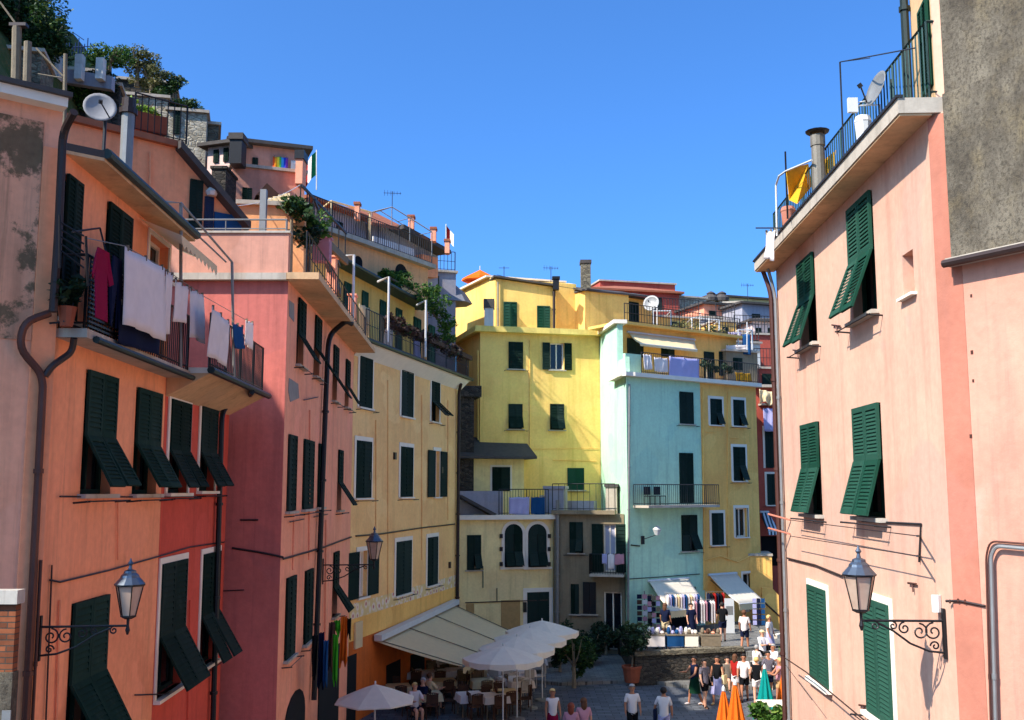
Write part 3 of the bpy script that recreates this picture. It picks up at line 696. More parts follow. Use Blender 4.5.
# ================================================================== RIGHT FOREGROUND HOUSE
cR=at(943,400,12.5); cR=Vector((cR.x,cR.y,0)); WR=line(cR,555); uR=WR.hit(781,420)[0]; eRr=WR.P(uR,0)
dR=Vector((.61,-1,0)).normalized(); fR=cR+dR*7
zS=WR.hit(832,186,.42)[1]
RB=House('pink_house','pale pink sunlit house with green louvred shutters, right foreground','house',
  [cR,eRr,(13,eRr.y+.8),(13,4.5),fR],-1,zS,M_pink)
k=dict(nsl=24,sh=M_green2,tw=.1)
window(RB,0,800,257,347,x2=816,style='flap',ang=20,flapfrac=.52,**k)
window(RB,0,851,198,318,x2=875,style='flap',ang=20,flapfrac=.5,trim=None,**k)
window(RB,0,804,423,514,x2=821,style='flap',ang=15,flapfrac=.5,**k)
window(RB,0,857,405,517,x2=883,style='flap',ang=15,flapfrac=.5,**k)
window(RB,0,811,588,682,x2=829,style='closed',trim=M_trim,**k)
window(RB,0,868,602,718,x2=893,style='closed',trim=M_trim,**k)
# niche
u0=WR.hit(903,275)[0]; u1=WR.hit(914,275)[0]; z1=WR.hit(908,252)[1]; z0=WR.hit(908,296)[1]
if u0>u1:u0,u1=u1,u0
RB.op[0].append((u0,u1,z0,z1)); 
RB.build(cap=True)
MB().ob(WR.P(0,0),WR.u,Z,WR.n,u0,u1,z0,z1,-.26,-.222).build('niche_back',M_brickred,RB.root)
MB().ob(WR.P(0,0),WR.u,Z,WR.n,u0-.08,u1+.08,z0-.04,z0-.001,-.1,.08).build('niche_sill',M_trim,RB.root)
W2R=RB.w[4]   # second face (a = fR, b = cR)
L=W2R.L
ub=W2R.hit(972,430)[0]
if True:
    lo,hi=sorted((ub,L))
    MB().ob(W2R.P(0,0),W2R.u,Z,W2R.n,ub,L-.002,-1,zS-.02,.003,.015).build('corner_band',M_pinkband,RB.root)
    MB().ob(W2R.P(0,0),W2R.u,Z,W2R.n,0,ub-.0015,-1,zS-.02,.003,.012).build('weathered_facing',M_pink2,RB.root)
# slab roof terrace
slab_off(WR,-.16,uR+.2,-2.6,.42,zS,zS+.2).build('terrace_slab',M_slab,RB.root)
slab_off(WR,-.14,uR+.18,.003,.40,zS-.03,zS-.001).build('soffit',M_soffit,RB.root)
slab_off(WR,-.18,uR+.22,.36,.45,zS+.2,zS+.235).build('slab_edging',M_iron,RB.root)
railing(RB.root,[WR.P(-.05,zS+.235,-.15),WR.P(-.05,zS+.235,-.02),WR.P(uR+.15,zS+.235,-.02)],1.02,plain('railing_green',(30,58,56),.5,.3,.3),.13,.011,'terrace_railing')
# upper storey
U0=WR.P(-.02,0,-.12); U1=WR.P(1.25,0,-.3)
f2=fR-W2R.n*.02
UT=House('upper_house','beige upper house with rough grey render, rising behind the pink terrace at the top right','house',
  [U0,U1,(13,U1.y+1.2),(13,4.6),(fR.x+.1,fR.y)],zS+.2,22,stucco('stucco_sand',(206,168,124),.3,seed=40))
window(UT,0,932,0,96,x2=923,style='closed',sh=M_green2,nsl=26,sill=False,hole=False)
UT.build()
W3=UT.w[4]
zl=W2R.hit(988,252)[1]; zt=22
uc0=W2R.hit(950,200)[0]
MB().ob(W2R.P(0,0),W2R.u,Z,W2R.n,0,uc0,zl,zS+.21,.016,.04).build('rough_render',M_concrete,RB.root)
mb=MB(); 
a=W3.P(0,0); uu=W3.hit(945,60)[0]
MB().ob(a,W3.u,Z,W3.n,0,uu,zS+.22,21.9,.003,.05).build('rough_render',M_concrete,UT.root)
MB().ob(a,W3.u,Z,W3.n,uu+.002,W3.L-.003,zS+.22,21.9,.003,.03).build('corner_band',M_pink,UT.root)
roof(UT,UT.root,.35,22,.15,.6,M_slate)
pipe(UT.root,[UT.w[0].P(UT.w[0].L-.02,22,.08),UT.w[0].P(UT.w[0].L-.02,zS+.25,.08)],.06,M_gutter)
# ledge with gutter pipe under the rough render
MB().ob(W2R.P(0,0),W2R.u,Z,W2R.n,0,uc0+.02,zl-.1,zl-.002,.01,.14).build('ledge',M_slab,RB.root)
pipe(RB.root,[W2R.P(0.1,zl-.08,.2),W2R.P(uc0,zl-.08,.2)],.05,M_pipe,'gutter',True)
# pipes
pipe(RB.root,[W2R.at(1040,550,.08),W2R.at(996,546,.08),W2R.at(991,556,.08),W2R.at(998,800,.08)],.022,M_grey,'conduit')
pipe(RB.root,[W2R.at(1040,545,.05),W2R.at(990,541,.05),W2R.at(986,556,.05),W2R.at(993,800,.05)],.012,M_copper,'conduit')
pipe(RB.root,[WR.P(uR+.15,zS,.25),WR.P(uR+.1,zS-.5,.1),WR.P(uR+.08,-1,.1)],.05,M_copper)
pipe(RB.root,[WR.P(uR-.15,zS-.03,.2),WR.P(uR-.12,zS-.6,.06),WR.P(uR-.12,-1,.06)],.035,M_grey)
cab([WR.at(787,558,.03),WR.at(815,565,.03),WR.at(842,576,.03)],.018,root=RB.root)
cab([WR.at(790,520,.25),WR.at(918,536,.25)],.007,root=RB.root,name='clothes_line')
cab([WR.at(790,536,.25),WR.at(918,556,.25)],.007,root=RB.root,name='clothes_line')
MB().tube([WR.at(862,521,.02),WR.at(921,524,.02),WR.at(919,562,.02)],.014,5).build('line_bracket',M_iron,RB.root)
for y in (536,556): MB().tube([WR.at(919,y,.02),WR.at(917,y,.28)],.014,5).build('line_bracket',M_iron,RB.root)
for y in (520,534): MB().tube([WR.at(790,y,.02),WR.at(768,y-6,.4)],.02,5).build('line_bracket',M_pinkband,RB.root)
cab([WR.at(785,658,.3),WR.at(806,672,.3),WR.at(870,725,.3)],.012,root=RB.root,name='clothes_line')
cab([WR.at(785,664,.3),WR.at(812,700,.3)],.006,root=RB.root,name='clothes_line')
for x,y in ((836,325),(797,350),(912,583),(863,705)):
    MB().tube([WR.at(x-4,y,.03),WR.at(x+4,y+1,.03)],.015,5).tube([WR.at(x,y,.03),WR.at(x+1,y+9,.03)],.012,5).build('wall_hook',M_copper,RB.root)
for i,y in enumerate((296,352,381,436)):
    q=W2R.at(972+(i%3),y,.0); MB().ob(q,W2R.u,Z,W2R.n,-.012,.012+.008*(i%2),-.015-.01*(i%2),.02,.006,.019).build('putlog_hole',M_copper,RB.root)
# small white box on the wall under bracket
cab([W2R.at(946,601,.03),W2R.at(960,601,.03),W2R.at(985,606,.03)],.016,root=RB.root)
for x,y in ((950,600),(958,599),(965,600)): MB().tube([W2R.at(x,y,.02),W2R.at(x,y+3,.05)],.012,5).build('wall_hook',M_copper,RB.root)
MB().tube([WR.at(936,595,.05),WR.at(937,612,.05)],.06,8).build('insulator',M_whitemetal,RB.root)
# terrace furniture
tz=zS+.2
def onR(x,off=.2): return WR.P(WR.hit(x,150,off)[0],0,off)
# satellite dishes
def dish(name,label,base_,c,dirv,r,group=None,mat=None,arm=True):
    t=thing(name,label,'satellite dish',base_,group); c=Vector(c); d=Vector(dirv).normalized()
    a=d.orthogonal().normalized(); b=d.cross(a); mb=MB(); vs=[c-d*r*.22];fs=[]
    for j in range(1,6):
        q=r*j/5
        for k in range(20):
            an=6.283*k/20; vs.append(c+a*q*math.cos(an)+b*q*math.sin(an)-d*r*.22*(1-(j/5)**2))
    for k in range(20): fs.append((0,1+k,1+(k+1)%20))
    for j in range(4):
        for k in range(20): q=1+j*20; fs.append((q+k,q+20+k,q+20+(k+1)%20,q+(k+1)%20))
    mb.add(vs,fs); o=mb.build('reflector',mat or M_whitemetal,t,smooth=True); m_=o.modifiers.new('thickness','SOLIDIFY'); m_.thickness=.01
    MB().tube([Vector(base_),Vector((base_[0],base_[1],c.z+r*.5))],.03,7).build('mast',M_iron,t)
    MB().tube([c-b*r*.9 if b.z>0 else c+b*r*.9,c+d*r*.9-Z*r*.2],.012,5).tube([c+d*r*.85-Z*r*.25,c+d*r*1.0-Z*r*.1],.035,7).build('receiver_arm',M_iron,t)
    return t
p=WR.at(875,88,.1); dish('satellite_dish','large white satellite dish on the pink house terrace',(p.x+.25,p.y,tz),p,(-1,-.15,.3),.26,mat=M_grey)
an=thing('television_antenna','white panel antenna pointing left on the pink house terrace','antenna',(p.x+.05,p.y+.25,tz))
q=WR.at(856,106,.3)
MB().ob(q,Vector((1,0,0)),Vector((0,1,0)),Z,-.12,.02,-.03,.03,-.1,.12).build('panel',M_whitemetal,an)
MB().tube([q,Vector((q.x+.35,q.y,q.z+.02)),Vector((q.x+.35,q.y,tz))],.014,5).tube([q+Z*.05,Vector((q.x+.3,q.y,q.z+.1))],.01,5).build('arm',M_whitemetal,an)
an=thing('aerial_mast','thin dark aerial mast with a wire stretched to the upper wall','antenna mast',(WR.at(842,150,.3).x,WR.at(842,150,.3).y,tz))
p=WR.at(840,62,.3); MB().tube([Vector((p.x,p.y,tz)),p],.014,5).build('mast',M_iron,an)
MB().tube([p,WR.at(915,48,.3)],.009,4).tube([p,WR.at(870,58,.3)],.006,4).build('wire',M_iron,an)
# flue
fl=onR(818,.15); zf_=WR.hit(818,132,.15)[1]
t=thing('chimney_flue','grey round flue with flat cap on the pink house terrace','flue',(fl.x,fl.y,tz))
MB().lathe((fl.x,fl.y,0),[(.115,tz),(.12,tz+.6),(.115,zf_-.25),(.13,zf_-.24),(.13,zf_-.05)],12).build('pipe',plain('flue_galvanised',(120,112,100),.6,.3,.35,7,.2),t)
MB().lathe((fl.x,fl.y,0),[(.19,zf_),(.21,zf_+.03),(.05,zf_+.07)],12).tube([fl+Z*(zf_-.06)+Vector((.1,0,0)),fl+Z*(zf_+.01)+Vector((.12,0,0))],.012,4).tube([fl+Z*(zf_-.06)+Vector((-.1,0,0)),fl+Z*(zf_+.01)+Vector((-.12,0,0))],.012,4).build('cap',M_black,t)
# yellow sunshade
y0=[WR.at(786,170,.5),WR.at(808,164,-.2),WR.at(812,186,-.2),WR.at(797,204,.5),WR.at(789,200,.5)]
t=thing('yellow_sunshade','yellow canvas sunshade slung behind the terrace railing','sunshade',(y0[3].x,y0[3].y,tz))
o=MB().add(y0,[(0,1,2,3,4)]).build('canvas',M_yellowc,t); o.modifiers.new('thickness','SOLIDIFY').thickness=.01
pp=WR.at(812,170,-.2); MB().add([pp,WR.at(836,150,-.1),WR.at(834,172,-.1),WR.at(812,190,-.2)],[(0,1,2,3)]).build('canvas',M_yellowc,t)
MB().tube([Vector((y0[0].x,y0[0].y,tz)),y0[0]+Z*.35],.018,5).build('pole',M_black,t)
t=thing('bent_tube','white bent tube arching over the far end of the terrace','tube',(WR.at(776,240,.55).x,WR.at(776,240,.55).y,tz))
MB().tube([WR.at(777,236,.55),WR.at(776,185,.55),WR.at(779,176,.55),WR.at(786,171,.5),WR.at(812,160,.3)],.02,6).build('tube',M_whitemetal,t)
p=onR(786,.3)
for i,(x,lab,m_,s_) in enumerate(((786,'squat clay planter at the far end of the terrace railing',M_pinkband,.2),(864,'white gas canister behind the terrace railing below the dish',M_whitemetal,.17))):
    q=onR(x,.25); MB().lathe((q.x,q.y,0),[(s_*.5,tz),(s_*.7,tz+.4),(s_*.75,tz+.42),(s_*.6,tz+.5)],10).build('planter' if i==0 else 'gas_canister',m_,None,origin=(q.x,q.y,tz))
    tag(bpy.data.objects['planter' if i==0 else 'gas_canister'],lab,'planter' if i==0 else 'gas canister')
hang('towel','small white towel hanging off the far tip of the terrace','towel',M_sheet,WR.at(766,232,.75),WR.at(776,230,.75),.55)
q=WR.at(768,228,.75); tag(MB().tube([WR.at(756,228,.9),WR.at(782,228,.6)],.014,5).build('towel_rod',M_iron,None,origin=q),'thin rod sticking out past the terrace with a towel','rod')
# ================================================================== WALL LANTERNS
def lantern(label,W,xm,ym,length,up_frac,dirn=None,scale=1.0,r=.016):
    n=dirn or W.n; b=W.at(xm,ym,.02); t=thing('wall_lantern',label,'street lamp',b,'wrought iron wall lanterns')
    s=scale; br=MB()
    br.ob(b,n,n.cross(Z),Z,-.01,.02,-.03,.03,-.45*s,.15*s)
    E=b+n*length
    br.tube([b,E],r,6); 
    # lower brace curving up to the bar
    br.tube([b-Z*.38*s+n*.01,b-Z*.36*s+n*length*.2,b-Z*.27*s+n*length*.42,b-Z*.12*s+n*length*.62,b-Z*.03*s+n*length*.8],r*.9,6)
    def scroll(c,R,tu,ph,sg): 
        pts=[]
        for k in range(22):
            a=ph+sg*k/21*tu*6.283; q=R*(1-.8*k/21); pts.append(c+n*math.cos(a)*q+Z*math.sin(a)*q)
        br.tube(pts,r*.7,5)
    scroll(b+n*length*.13-Z*.13*s,.11*s,1.4,1.57,-1); scroll(b+n*length*.30-Z*.13*s,.10*s,1.4,1.57,1); scroll(b+n*length*.12-Z*.3*s,.06*s,1.2,0,1)
    scroll(b+n*length*.48-Z*.09*s,.075*s,1.3,1.57,-1); scroll(b+n*length*.62-Z*.06*s,.05*s,1.2,1.57,1); scroll(b+n*length*.84-Z*.06*s,.055*s,1.3,1.57,1)
    br.build('bracket',M_black,t)
    lw0,lw1,h=.10*s,.19*s,.42*s; c=E+Z*.12*s
    fm=MB(); fm.tube([E-Z*.12*s,E-Z*.06*s,E,c],[r*.8,r*2,r*1.1,r*1.3],8)
    fm.lathe(c,[(.05*s,-.03*s),(lw0+.01,0),(lw0+.01,.02*s)],6)
    for k in range(6):
        a=6.283*k/6; d=Vector((math.cos(a),math.sin(a),0)); fm.tube([c+d*lw0+Z*.01,c+d*lw1+Z*h],r*.5,4)
    fm.lathe(c,[(lw1-.01,h-.005),(lw1+.025*s,h),(lw1+.025*s,h+.02*s)],6)
    fm.build('lantern_frame',M_black,t)
    gm=MB(); gm.lathe(c,[(lw0-.006,.015),(lw1-.012,h-.01)],6); gm.build('lantern_glass',M_lampglass,t)
    cm=MB(); cm.lathe(c,[(lw1+.02*s,h+.021*s),(.13*s,h+.11*s),(.12*s,h+.14*s),(.085*s,h+.17*s),(.08*s,h+.2*s),(.03*s,h+.22*s),(.02*s,h+.27*s),(.04*s,h+.3*s),(.02*s,h+.33*s),(.005,h+.37*s)],12)
    cm.build('lantern_cap',M_lampcap,t)
    return t
m,nt,b=base('lantern_milky_glass',.35,0,.5); b.inputs['Base Color'].default_value=lin((206,176,150)); b.inputs['Transmission Weight'].default_value=.35
nt.links.new(mix(nt,noise(nt,6,3),lin((176,140,118)),lin((222,196,170))),b.inputs['Base Color']); M_lampglass=m
M_lampcap=plain('lantern_cap_metal',(92,100,110),.35,.7,.25,8,.1,.5)
lantern('black wrought iron lantern on scroll bracket, on the pink wall at right',WR,944,621,1.0,0)
lantern('black wrought iron lantern on scroll bracket, on the orange wall at lower left',WA,40,627,1.08,0,dirn=Vector((1,0.12,0)).normalized(),scale=.94)
lantern('smaller looking far wrought iron lantern on the salmon house by its drainpipe',WB,323,565,1.45,0,dirn=Vector((1,.1,0)).normalized(),scale=1.2,r=.02)
# ================================================================== LAUNDRY on the orange house balcony
o=.55
def wl(x,y,off=o): return WA.at(x,y,off)
G='washing on the orange house balcony'
for nm,lab,cat,mat,xa,ya,xb,yb,yh in (
 ('bed_sheet','large white bed sheet hung over the orange balcony rail','sheet',M_sheet,125,246,164,268,342),
 ('pillow_case','narrow white cloth pegged next to the large bed sheet','cloth',M_sheet,166,271,173,275,338),
 ('pillow_case','white folded cloth with short hem in the middle of the line','cloth',M_sheet,175,279,188,287,326),
 ('towel','long white towel right of the short white cloth','towel',M_sheet,190,288,203,295,346),
 ('bed_sheet','pale translucent sheet on the red house terrace rail','sheet',M_sheet,212,306,229,322,366),
 ('towel','blue towel on the line beside the pale sheet at the far end','towel',M_blue,232,322,243,327,350),
 ('tea_towel','small white cloth with dark marks, last on the line','tea towel',M_sheet,246,320,253,323,350),
 ('blanket','dark blue blanket slung low behind the large bed sheet','blanket',M_navy,118,300,160,322,352)):
    if nm=='blanket': off=.47
    elif xa>205: off=.93
    else: off=o
    a=wl(xa,ya,off); b=wl(xb,yb,off); b.z=a.z+(b.z-a.z)
    h=a.z-WA.hit(xa,yh-(yb-ya)*.35,off)[1]
    hang(nm,lab,cat,mat,a,b,max(.3,h*.93),G,wave=.02)
garment('jumper','crimson jumper pegged by its hem on the orange balcony','jumper',M_crimson,wl(103,250),WA.u,.6,.95,'shirt',G)
garment('trousers','dark navy trousers drying between the crimson jumper and the bed sheet','trousers',M_navy,wl(117,258,.45),WA.u,.5,1.0,'trousers',G)
tag(MB().tube([wl(86,238),wl(125,246),wl(165,269),wl(205,297),wl(253,324)],.007,4).build('clothes_line',M_grey,None,origin=wl(86,238)),'thin clothes line with pegs along the orange balcony','clothes line')
p=wl(66,240,.5)
t=thing('drying_rack','dark folding drying rack sticking out at the near end of the balcony','drying rack',Vector((p.x,p.y,zB+.12)))
mb=MB()
for k in range(5): mb.tube([wl(60,222+k*7,.3),wl(84,236+k*8,.55)],.012,4)
mb.tube([wl(60,215,.3),wl(60,268,.3)],.018,5).tube([wl(86,236,.55),wl(88,286,.55)],.018,5).tube([wl(72,232,.4),wl(100,228,.4),wl(106,252,.55)],.014,4)
mb.build('rack',M_black,t)
# wicker box / plant on balcony
q=WA.P(WA.hit(70,260,.2)[0],0,.2); mb=MB(); leaves(mb,(q.x,q.y,zB+.62),.22,.3,.25,260,.07,5,3); t=thing('potted_plant','dark potted plant in the near corner of the orange balcony','potted plant',(q.x,q.y,zB+.12))
mb.build('foliage',G_shade,t,fix=False); MB().lathe((q.x,q.y,zB+.12),[(.08,0),(.12,.24),(.13,.26)],10).build('pot',M_terra,t)
# ================================================================== CENTRE
def zat(W,x,y,off=0): return W.hit(x,y,off)[1]
def dirn(dx,dy): return Vector((dx,dy,0)).normalized()
# --- cream lower house (E)
aE=at(459.5,540,50.2); aE=Vector((aE.x,aE.y,0)); WE=Wall(aE,aE+dirn(1,.3)*10); uE=WE.hit(553,540)[0]; bE=WE.P(uE,0)
zEe=zat(WE,500,519)
E=House('cream_house','low cream house with two arched shuttered windows and laundry on its roof terrace','house',[aE,bE,bE-WE.n*6,aE-WE.n*4.3-WE.u*.6],-1,zEe,M_cream)
window(E,0,467,535,570,x2=481,style='flap',trim=None,nsl=12,ang=28,single_flap=True)
window(E,0,527,592,632,x2=549,style='closed',trim=M_trim,nsl=0,tw=.2,sh=M_green)
E.build()
def arch(x0,x1,yt,yb,H=E,W=WE):
    u0=W.hit(x0,yb)[0]; u1=W.hit(x1,yb)[0]; z0=zat(W,(x0+x1)/2,yb); z1=zat(W,(x0+x1)/2,yt); w=u1-u0; r=w/2
    zs=z1-r
    def ring(k,rr,o0): return [W.P(u0+r-rr,z0,o0)]+[W.P(u0+r-math.cos(math.pi*i/12)*rr,zs+math.sin(math.pi*i/12)*rr,o0) for i in range(13)]+[W.P(u0+r+rr,z0,o0)]
    f=MB().extr(ring(0,r+.16,.004),W.n*.03).build('window',M_trim,H.root)
    MB().extr(ring(0,r,.036),W.n*.01).build('pane',M_dark,f)
    hf=z0+(z1-z0)*.35
    for i in (0,1):
        mb=MB(); leaf(mb,W.P(u0+r*i+.02,zs)+W.n*.05,W.u,-Z,W.n,r-.04,zs-hf,8,.06)
        pts=[W.P(u0+r,zs,.05)]+[W.P(u0+r-math.cos(math.pi*(k/6*.5+.5*i))*(r-.03),zs+math.sin(math.pi*(k/6*.5+.5*i))*(r-.03),.05) for k in range(7)]
        mb.extr(pts,W.n*.035); mb.build('shutter',M_green,f)
        a=R_(26); mb=MB(); leaf(mb,W.P(u0+r*i+.02,hf)+W.n*.06,W.u,(-Z*math.cos(a)+W.n*math.sin(a)),(W.n*math.cos(a)+Z*math.sin(a)),r-.04,hf-z0,5,.06); mb.build('shutter_flap',M_green,f)
    MB().ob(W.P(u0-.25,z0-.1),W.u,Z,W.n,0,w+.5,0,.1,.004,.14).build('sill',M_trim,f)
arch(504.5,522.5,524,567); arch(528,546.5,524,567)
for x in (501,549):
    for y in (536,549,564): MB().ob(WE.at(x,y,.03),WE.u,Z,WE.n,-.07,.07,-.1,.1,0,.08).build('shutter_stop',M_black,E.root)
MB().ob(WE.P(0,0),WE.u,Z,WE.n,-.1,uE+.05,zEe-.02,zEe+.2,-.3,.32).build('cornice',M_trim,E.root)
for a,b,c in ((466,474,604),(501,520,600)):
    u0,u1=WE.hit(a,610)[0],WE.hit(b,610)[0]; MB().ob(WE.P(0,0),WE.u,Z,WE.n,u0,u1,-1,zat(WE,(a+b)/2,c),.004,.03).build('door_panel',plain('door_ochre',(176,140,86),.8),E.root)
MB().ob(WE.P(0,0),WE.u,Z,WE.n,WE.hit(523,600)[0],WE.hit(526,600)[0],zat(WE,525,612),zat(WE,525,602),.004,.12).build('meter_box',M_black,E.root)
MB().ob(WE.P(0,0),WE.u,Z,WE.n,.3,uE-.3,zat(WE,500,602),zat(WE,500,601),.004,.06).build('cable',M_pipe,E.root)
pipe(E.root,[WE.at(483,566,.05),WE.at(483,588,.05)],.02,M_pipe,'cable',False); pipe(E.root,[WE.at(497,588,.05),WE.at(497,601,.05)],.02,M_pipe,'cable',False)
# parapet (grey) and the small roof annex behind it
pz=zat(WE,480,491,-.6)
MB().ob(WE.P(0,0),WE.u,Z,WE.n,.1,WE.hit(503,500,-.6)[0],zEe+.2,pz,-.8,-.6).build('parapet',M_lilac,E.root)
MB().extr([WE.at(460,497,.25),WE.at(462,495,.25),WE.at(497,514,.25),WE.at(494,516,.25)],-WE.n*1.0).build('stair_roof',M_slate,E.root)
railing(E.root,[WE.P(WE.hit(499,500,-.1)[0],zEe+.2,-.1),WE.P(uE-.2,zEe+.2,-.1)],1.25,M_iron,.14,.012,'terrace_railing')
MB().ob(WE.P(0,0),WE.u,Z,WE.n,WE.hit(543,500,-1)[0],WE.hit(553,500,-1)[0],zEe+.2,zEe+1.15,-1.6,-1).build('planter',M_white,E.root)
G2='washing on the cream house roof terrace'
for x0,x1,m_,lab,cat in ((509,529.5,M_lilacc,'lilac white towel over the railing above the arched windows','towel'),(531,545,M_blue,'teal blue towel over the railing above the arched windows','towel')):
    p0=WE.at(x0,497,.03);p1=WE.at(x1,497,.03);p1.z=p0.z; hang('towel',lab,cat,m_,p0,p1,p0.z-zat(WE,x0,514.5,.03),G2)
# annex with slate canopy
aN=at(458,470,53.0); WN=Wall(aN,aN+dirn(1,.3)*6); u1=WN.hit(524,470)[0]; zt=zat(WN,495,459)
AN=House('rooftop_annex','small cream rooftop annex with dark slate canopy behind the grey parapet','house',[WN.P(-.5,0),WN.P(u1,0),WN.P(u1,0)-WN.n*1.5,WN.P(-.5,0)-WN.n*1.5],zEe,zt,M_cream)
window(AN,0,462,469,491,x2=470,style='closed',nsl=6,sill=False); window(AN,0,492,467,491,x2=510,style='closed',nsl=6,trim=M_trim,tw=.1,sill=False)
AN.build()
MB().extr([WN.P(-.6,zt,1.0),WN.P(-.6,zt+.12,1.0),WN.P(-.6,zt+1.2,-1.5),WN.P(-.6,zt+.003,-1.5)],WN.u*(u1+1.0)).build('canopy_roof',M_slate,AN.root)
# dark stone stub with parapet between apricot house and the yellow house
a=at(459.5,420,52.5); Wst=Wall(a,a+Vector((1,.2,0))); u1=Wst.hit(474,420)[0]
St=house('stone_turret','narrow dark stone wall stub between apricot and bright yellow houses','wall',Wst.P(-.3,0),Wst.P(u1,0),1.6,zEe,zat(Wst,467,396),M_stonedark); St.build()
MB().ob(Wst.P(0,0),Wst.u,Z,Wst.n,-.35,u1+.35,zat(Wst,467,397),zat(Wst,467,386),-1.7,.25).build('parapet',M_stonedark,St.root)
# --- grey beige house (F)
aF_=bE+Vector((.02,-.15,0)); bFp=at(624.5,560,50.6); bFp=Vector((bFp.x,bFp.y,0)); WFf=Wall(aF_,bFp); zF=zat(WFf,590,514)
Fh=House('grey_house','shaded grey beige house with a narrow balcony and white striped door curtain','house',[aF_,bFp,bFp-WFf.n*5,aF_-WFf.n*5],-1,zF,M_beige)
window(Fh,0,569.5,522,553,x2=583,style='flap',nsl=10,ang=30,single_flap=True)
st_c=stripes('curtain_striped',(190,190,205),(120,122,140),(1,1,0),9)
window(Fh,0,603.5,524,572,x2=616,style='open',nsl=12,curtain=st_c,open_w=.55)
window(Fh,0,571,584,614,x2=579,style='closed',nsl=8,sh=M_green); window(Fh,0,583,582,614,x2=596,style='closed',nsl=0,sh=M_black)
window(Fh,0,604,592,650,x2=622,style='none',hole=True,sill=False)
Fh.build()
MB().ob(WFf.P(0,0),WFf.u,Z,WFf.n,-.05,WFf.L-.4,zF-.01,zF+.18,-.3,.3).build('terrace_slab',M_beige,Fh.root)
MB().ob(WFf.P(0,0),WFf.u,Z,WFf.n,.02,WFf.L-.05,-1,zat(WFf,590,578),.004,.05).build('stone_base',M_stonedark,Fh.root) if False else None
railing(Fh.root,[WFf.P(0,zF+.18,.2),WFf.P(WFf.L-.4,zF+.18,.2)],1.3,M_iron,.3,.012,'terrace_railing')
ub0,ub1=WFf.hit(590,573,.6)[0],WFf.L+.05; zb=zat(WFf,605,574,.6)
MB().ob(WFf.P(0,0),WFf.u,Z,WFf.n,ub0,ub1,zb-.12,zb,.003,.8).build('balcony_slab',M_slab,Fh.root)
railing(Fh.root,[WFf.P(ub0,zb,.05),WFf.P(ub0,zb,.75),WFf.P(ub1,zb,.75)],.95,M_black,.12,.011,'balcony_railing')
for x0,x1,m_,lab in ((608,614,M_sheet,'white shirt hung on the grey house balcony'),(614.5,624,M_pinkc,'pink cloth hung on the grey house balcony, at the corner'),(602,607,M_lilacc,'pale cloth hung on the grey house balcony, left of the white shirt')):
    p0=WFf.at(x0,552,.8);p1=WFf.at(x1,552,.8);p1.z=p0.z=zb+.98; hang('laundry',lab,'laundry',m_,p0,p1,.72 if x0==608 else .5,'washing on the grey house balcony',nx=6)
pipe(Fh.root,[WFf.at(557.5,500,.15),WFf.at(557,650,.15)],.09,M_grey)
# terrace things
for x,yt,w_,m_,lab in ((556,486,.5,M_lilac,'grey flue block at the left of the flat roof terrace'),(612,484,.28,M_slab,'square chimney pot on the flat roof beside the white wall')):
    p=WFf.P(WFf.hit(x,500,-1.0)[0],0,-1.0); zz=zat(WFf,x,yt,-1.0)
    t=thing('chimney',lab,'chimney',(p.x,p.y,zF+.0))
    MB().ob(p,WFf.u,WFf.n,Z,-w_,w_,-w_,w_,zF,zz-.15).build('stack',m_,t); MB().ob(p,WFf.u,WFf.n,Z,-w_-.06,w_+.06,-w_-.06,w_+.06,zz-.15,zz).build('cap',M_slate if x>600 else m_,t)
MB().ob(WFf.P(0,0),WFf.u,Z,WFf.n,WFf.hit(566,500,-2)[0],WFf.hit(594,500,-2)[0],zF,zat(WFf,580,501,-2),-3,-2).build('low_wall',M_lilac,Fh.root)
# --- bright yellow house (K)
aK=at(480,400,54.2); aK=Vector((aK.x,aK.y,0)); WK=Wall(aK,aK+dirn(1,.25)*8); uK=WK.hit(600,400)[0]; bK=WK.P(uK,0)
zK=zat(WK,540,334)
dl=Vector((-.30,1,0)).normalized(); tl=aK+dl*5.5
K=House('yellow_house','tall bright lemon yellow house with green shutters and diagonal shadows','house',[aK,bK,bK+Vector((0,7,0)),tl],-1,zK,M_yellow)
kw=dict(nsl=9,sill=True)
window(K,0,508.5,342,369,x2=523,style='closed',split=True,**kw); window(K,0,550,343,370,x2=564,style='open',open_w=.42,**kw)
window(K,0,508.5,404,429,x2=522.5,style='flap',flapfrac=.5,ang=22,**kw); window(K,0,550,404,430,x2=564,style='flap',flapfrac=.5,ang=22,**kw)
window(K,0,567.5,468,490,x2=584,style='closed',sh=M_green2,**kw)
K.build()
Q=[K.pts[0]+Vector((-.25,-.45,0)),K.pts[1]+Vector((.3,-.4,0)),K.pts[2],K.pts[3]+Vector((-.35,0,0))]
MB().prism(Q,zK-.02,zK+.28).build('cornice',stucco('stucco_yellow_trim',(236,204,110),.3,seed=50),K.root)
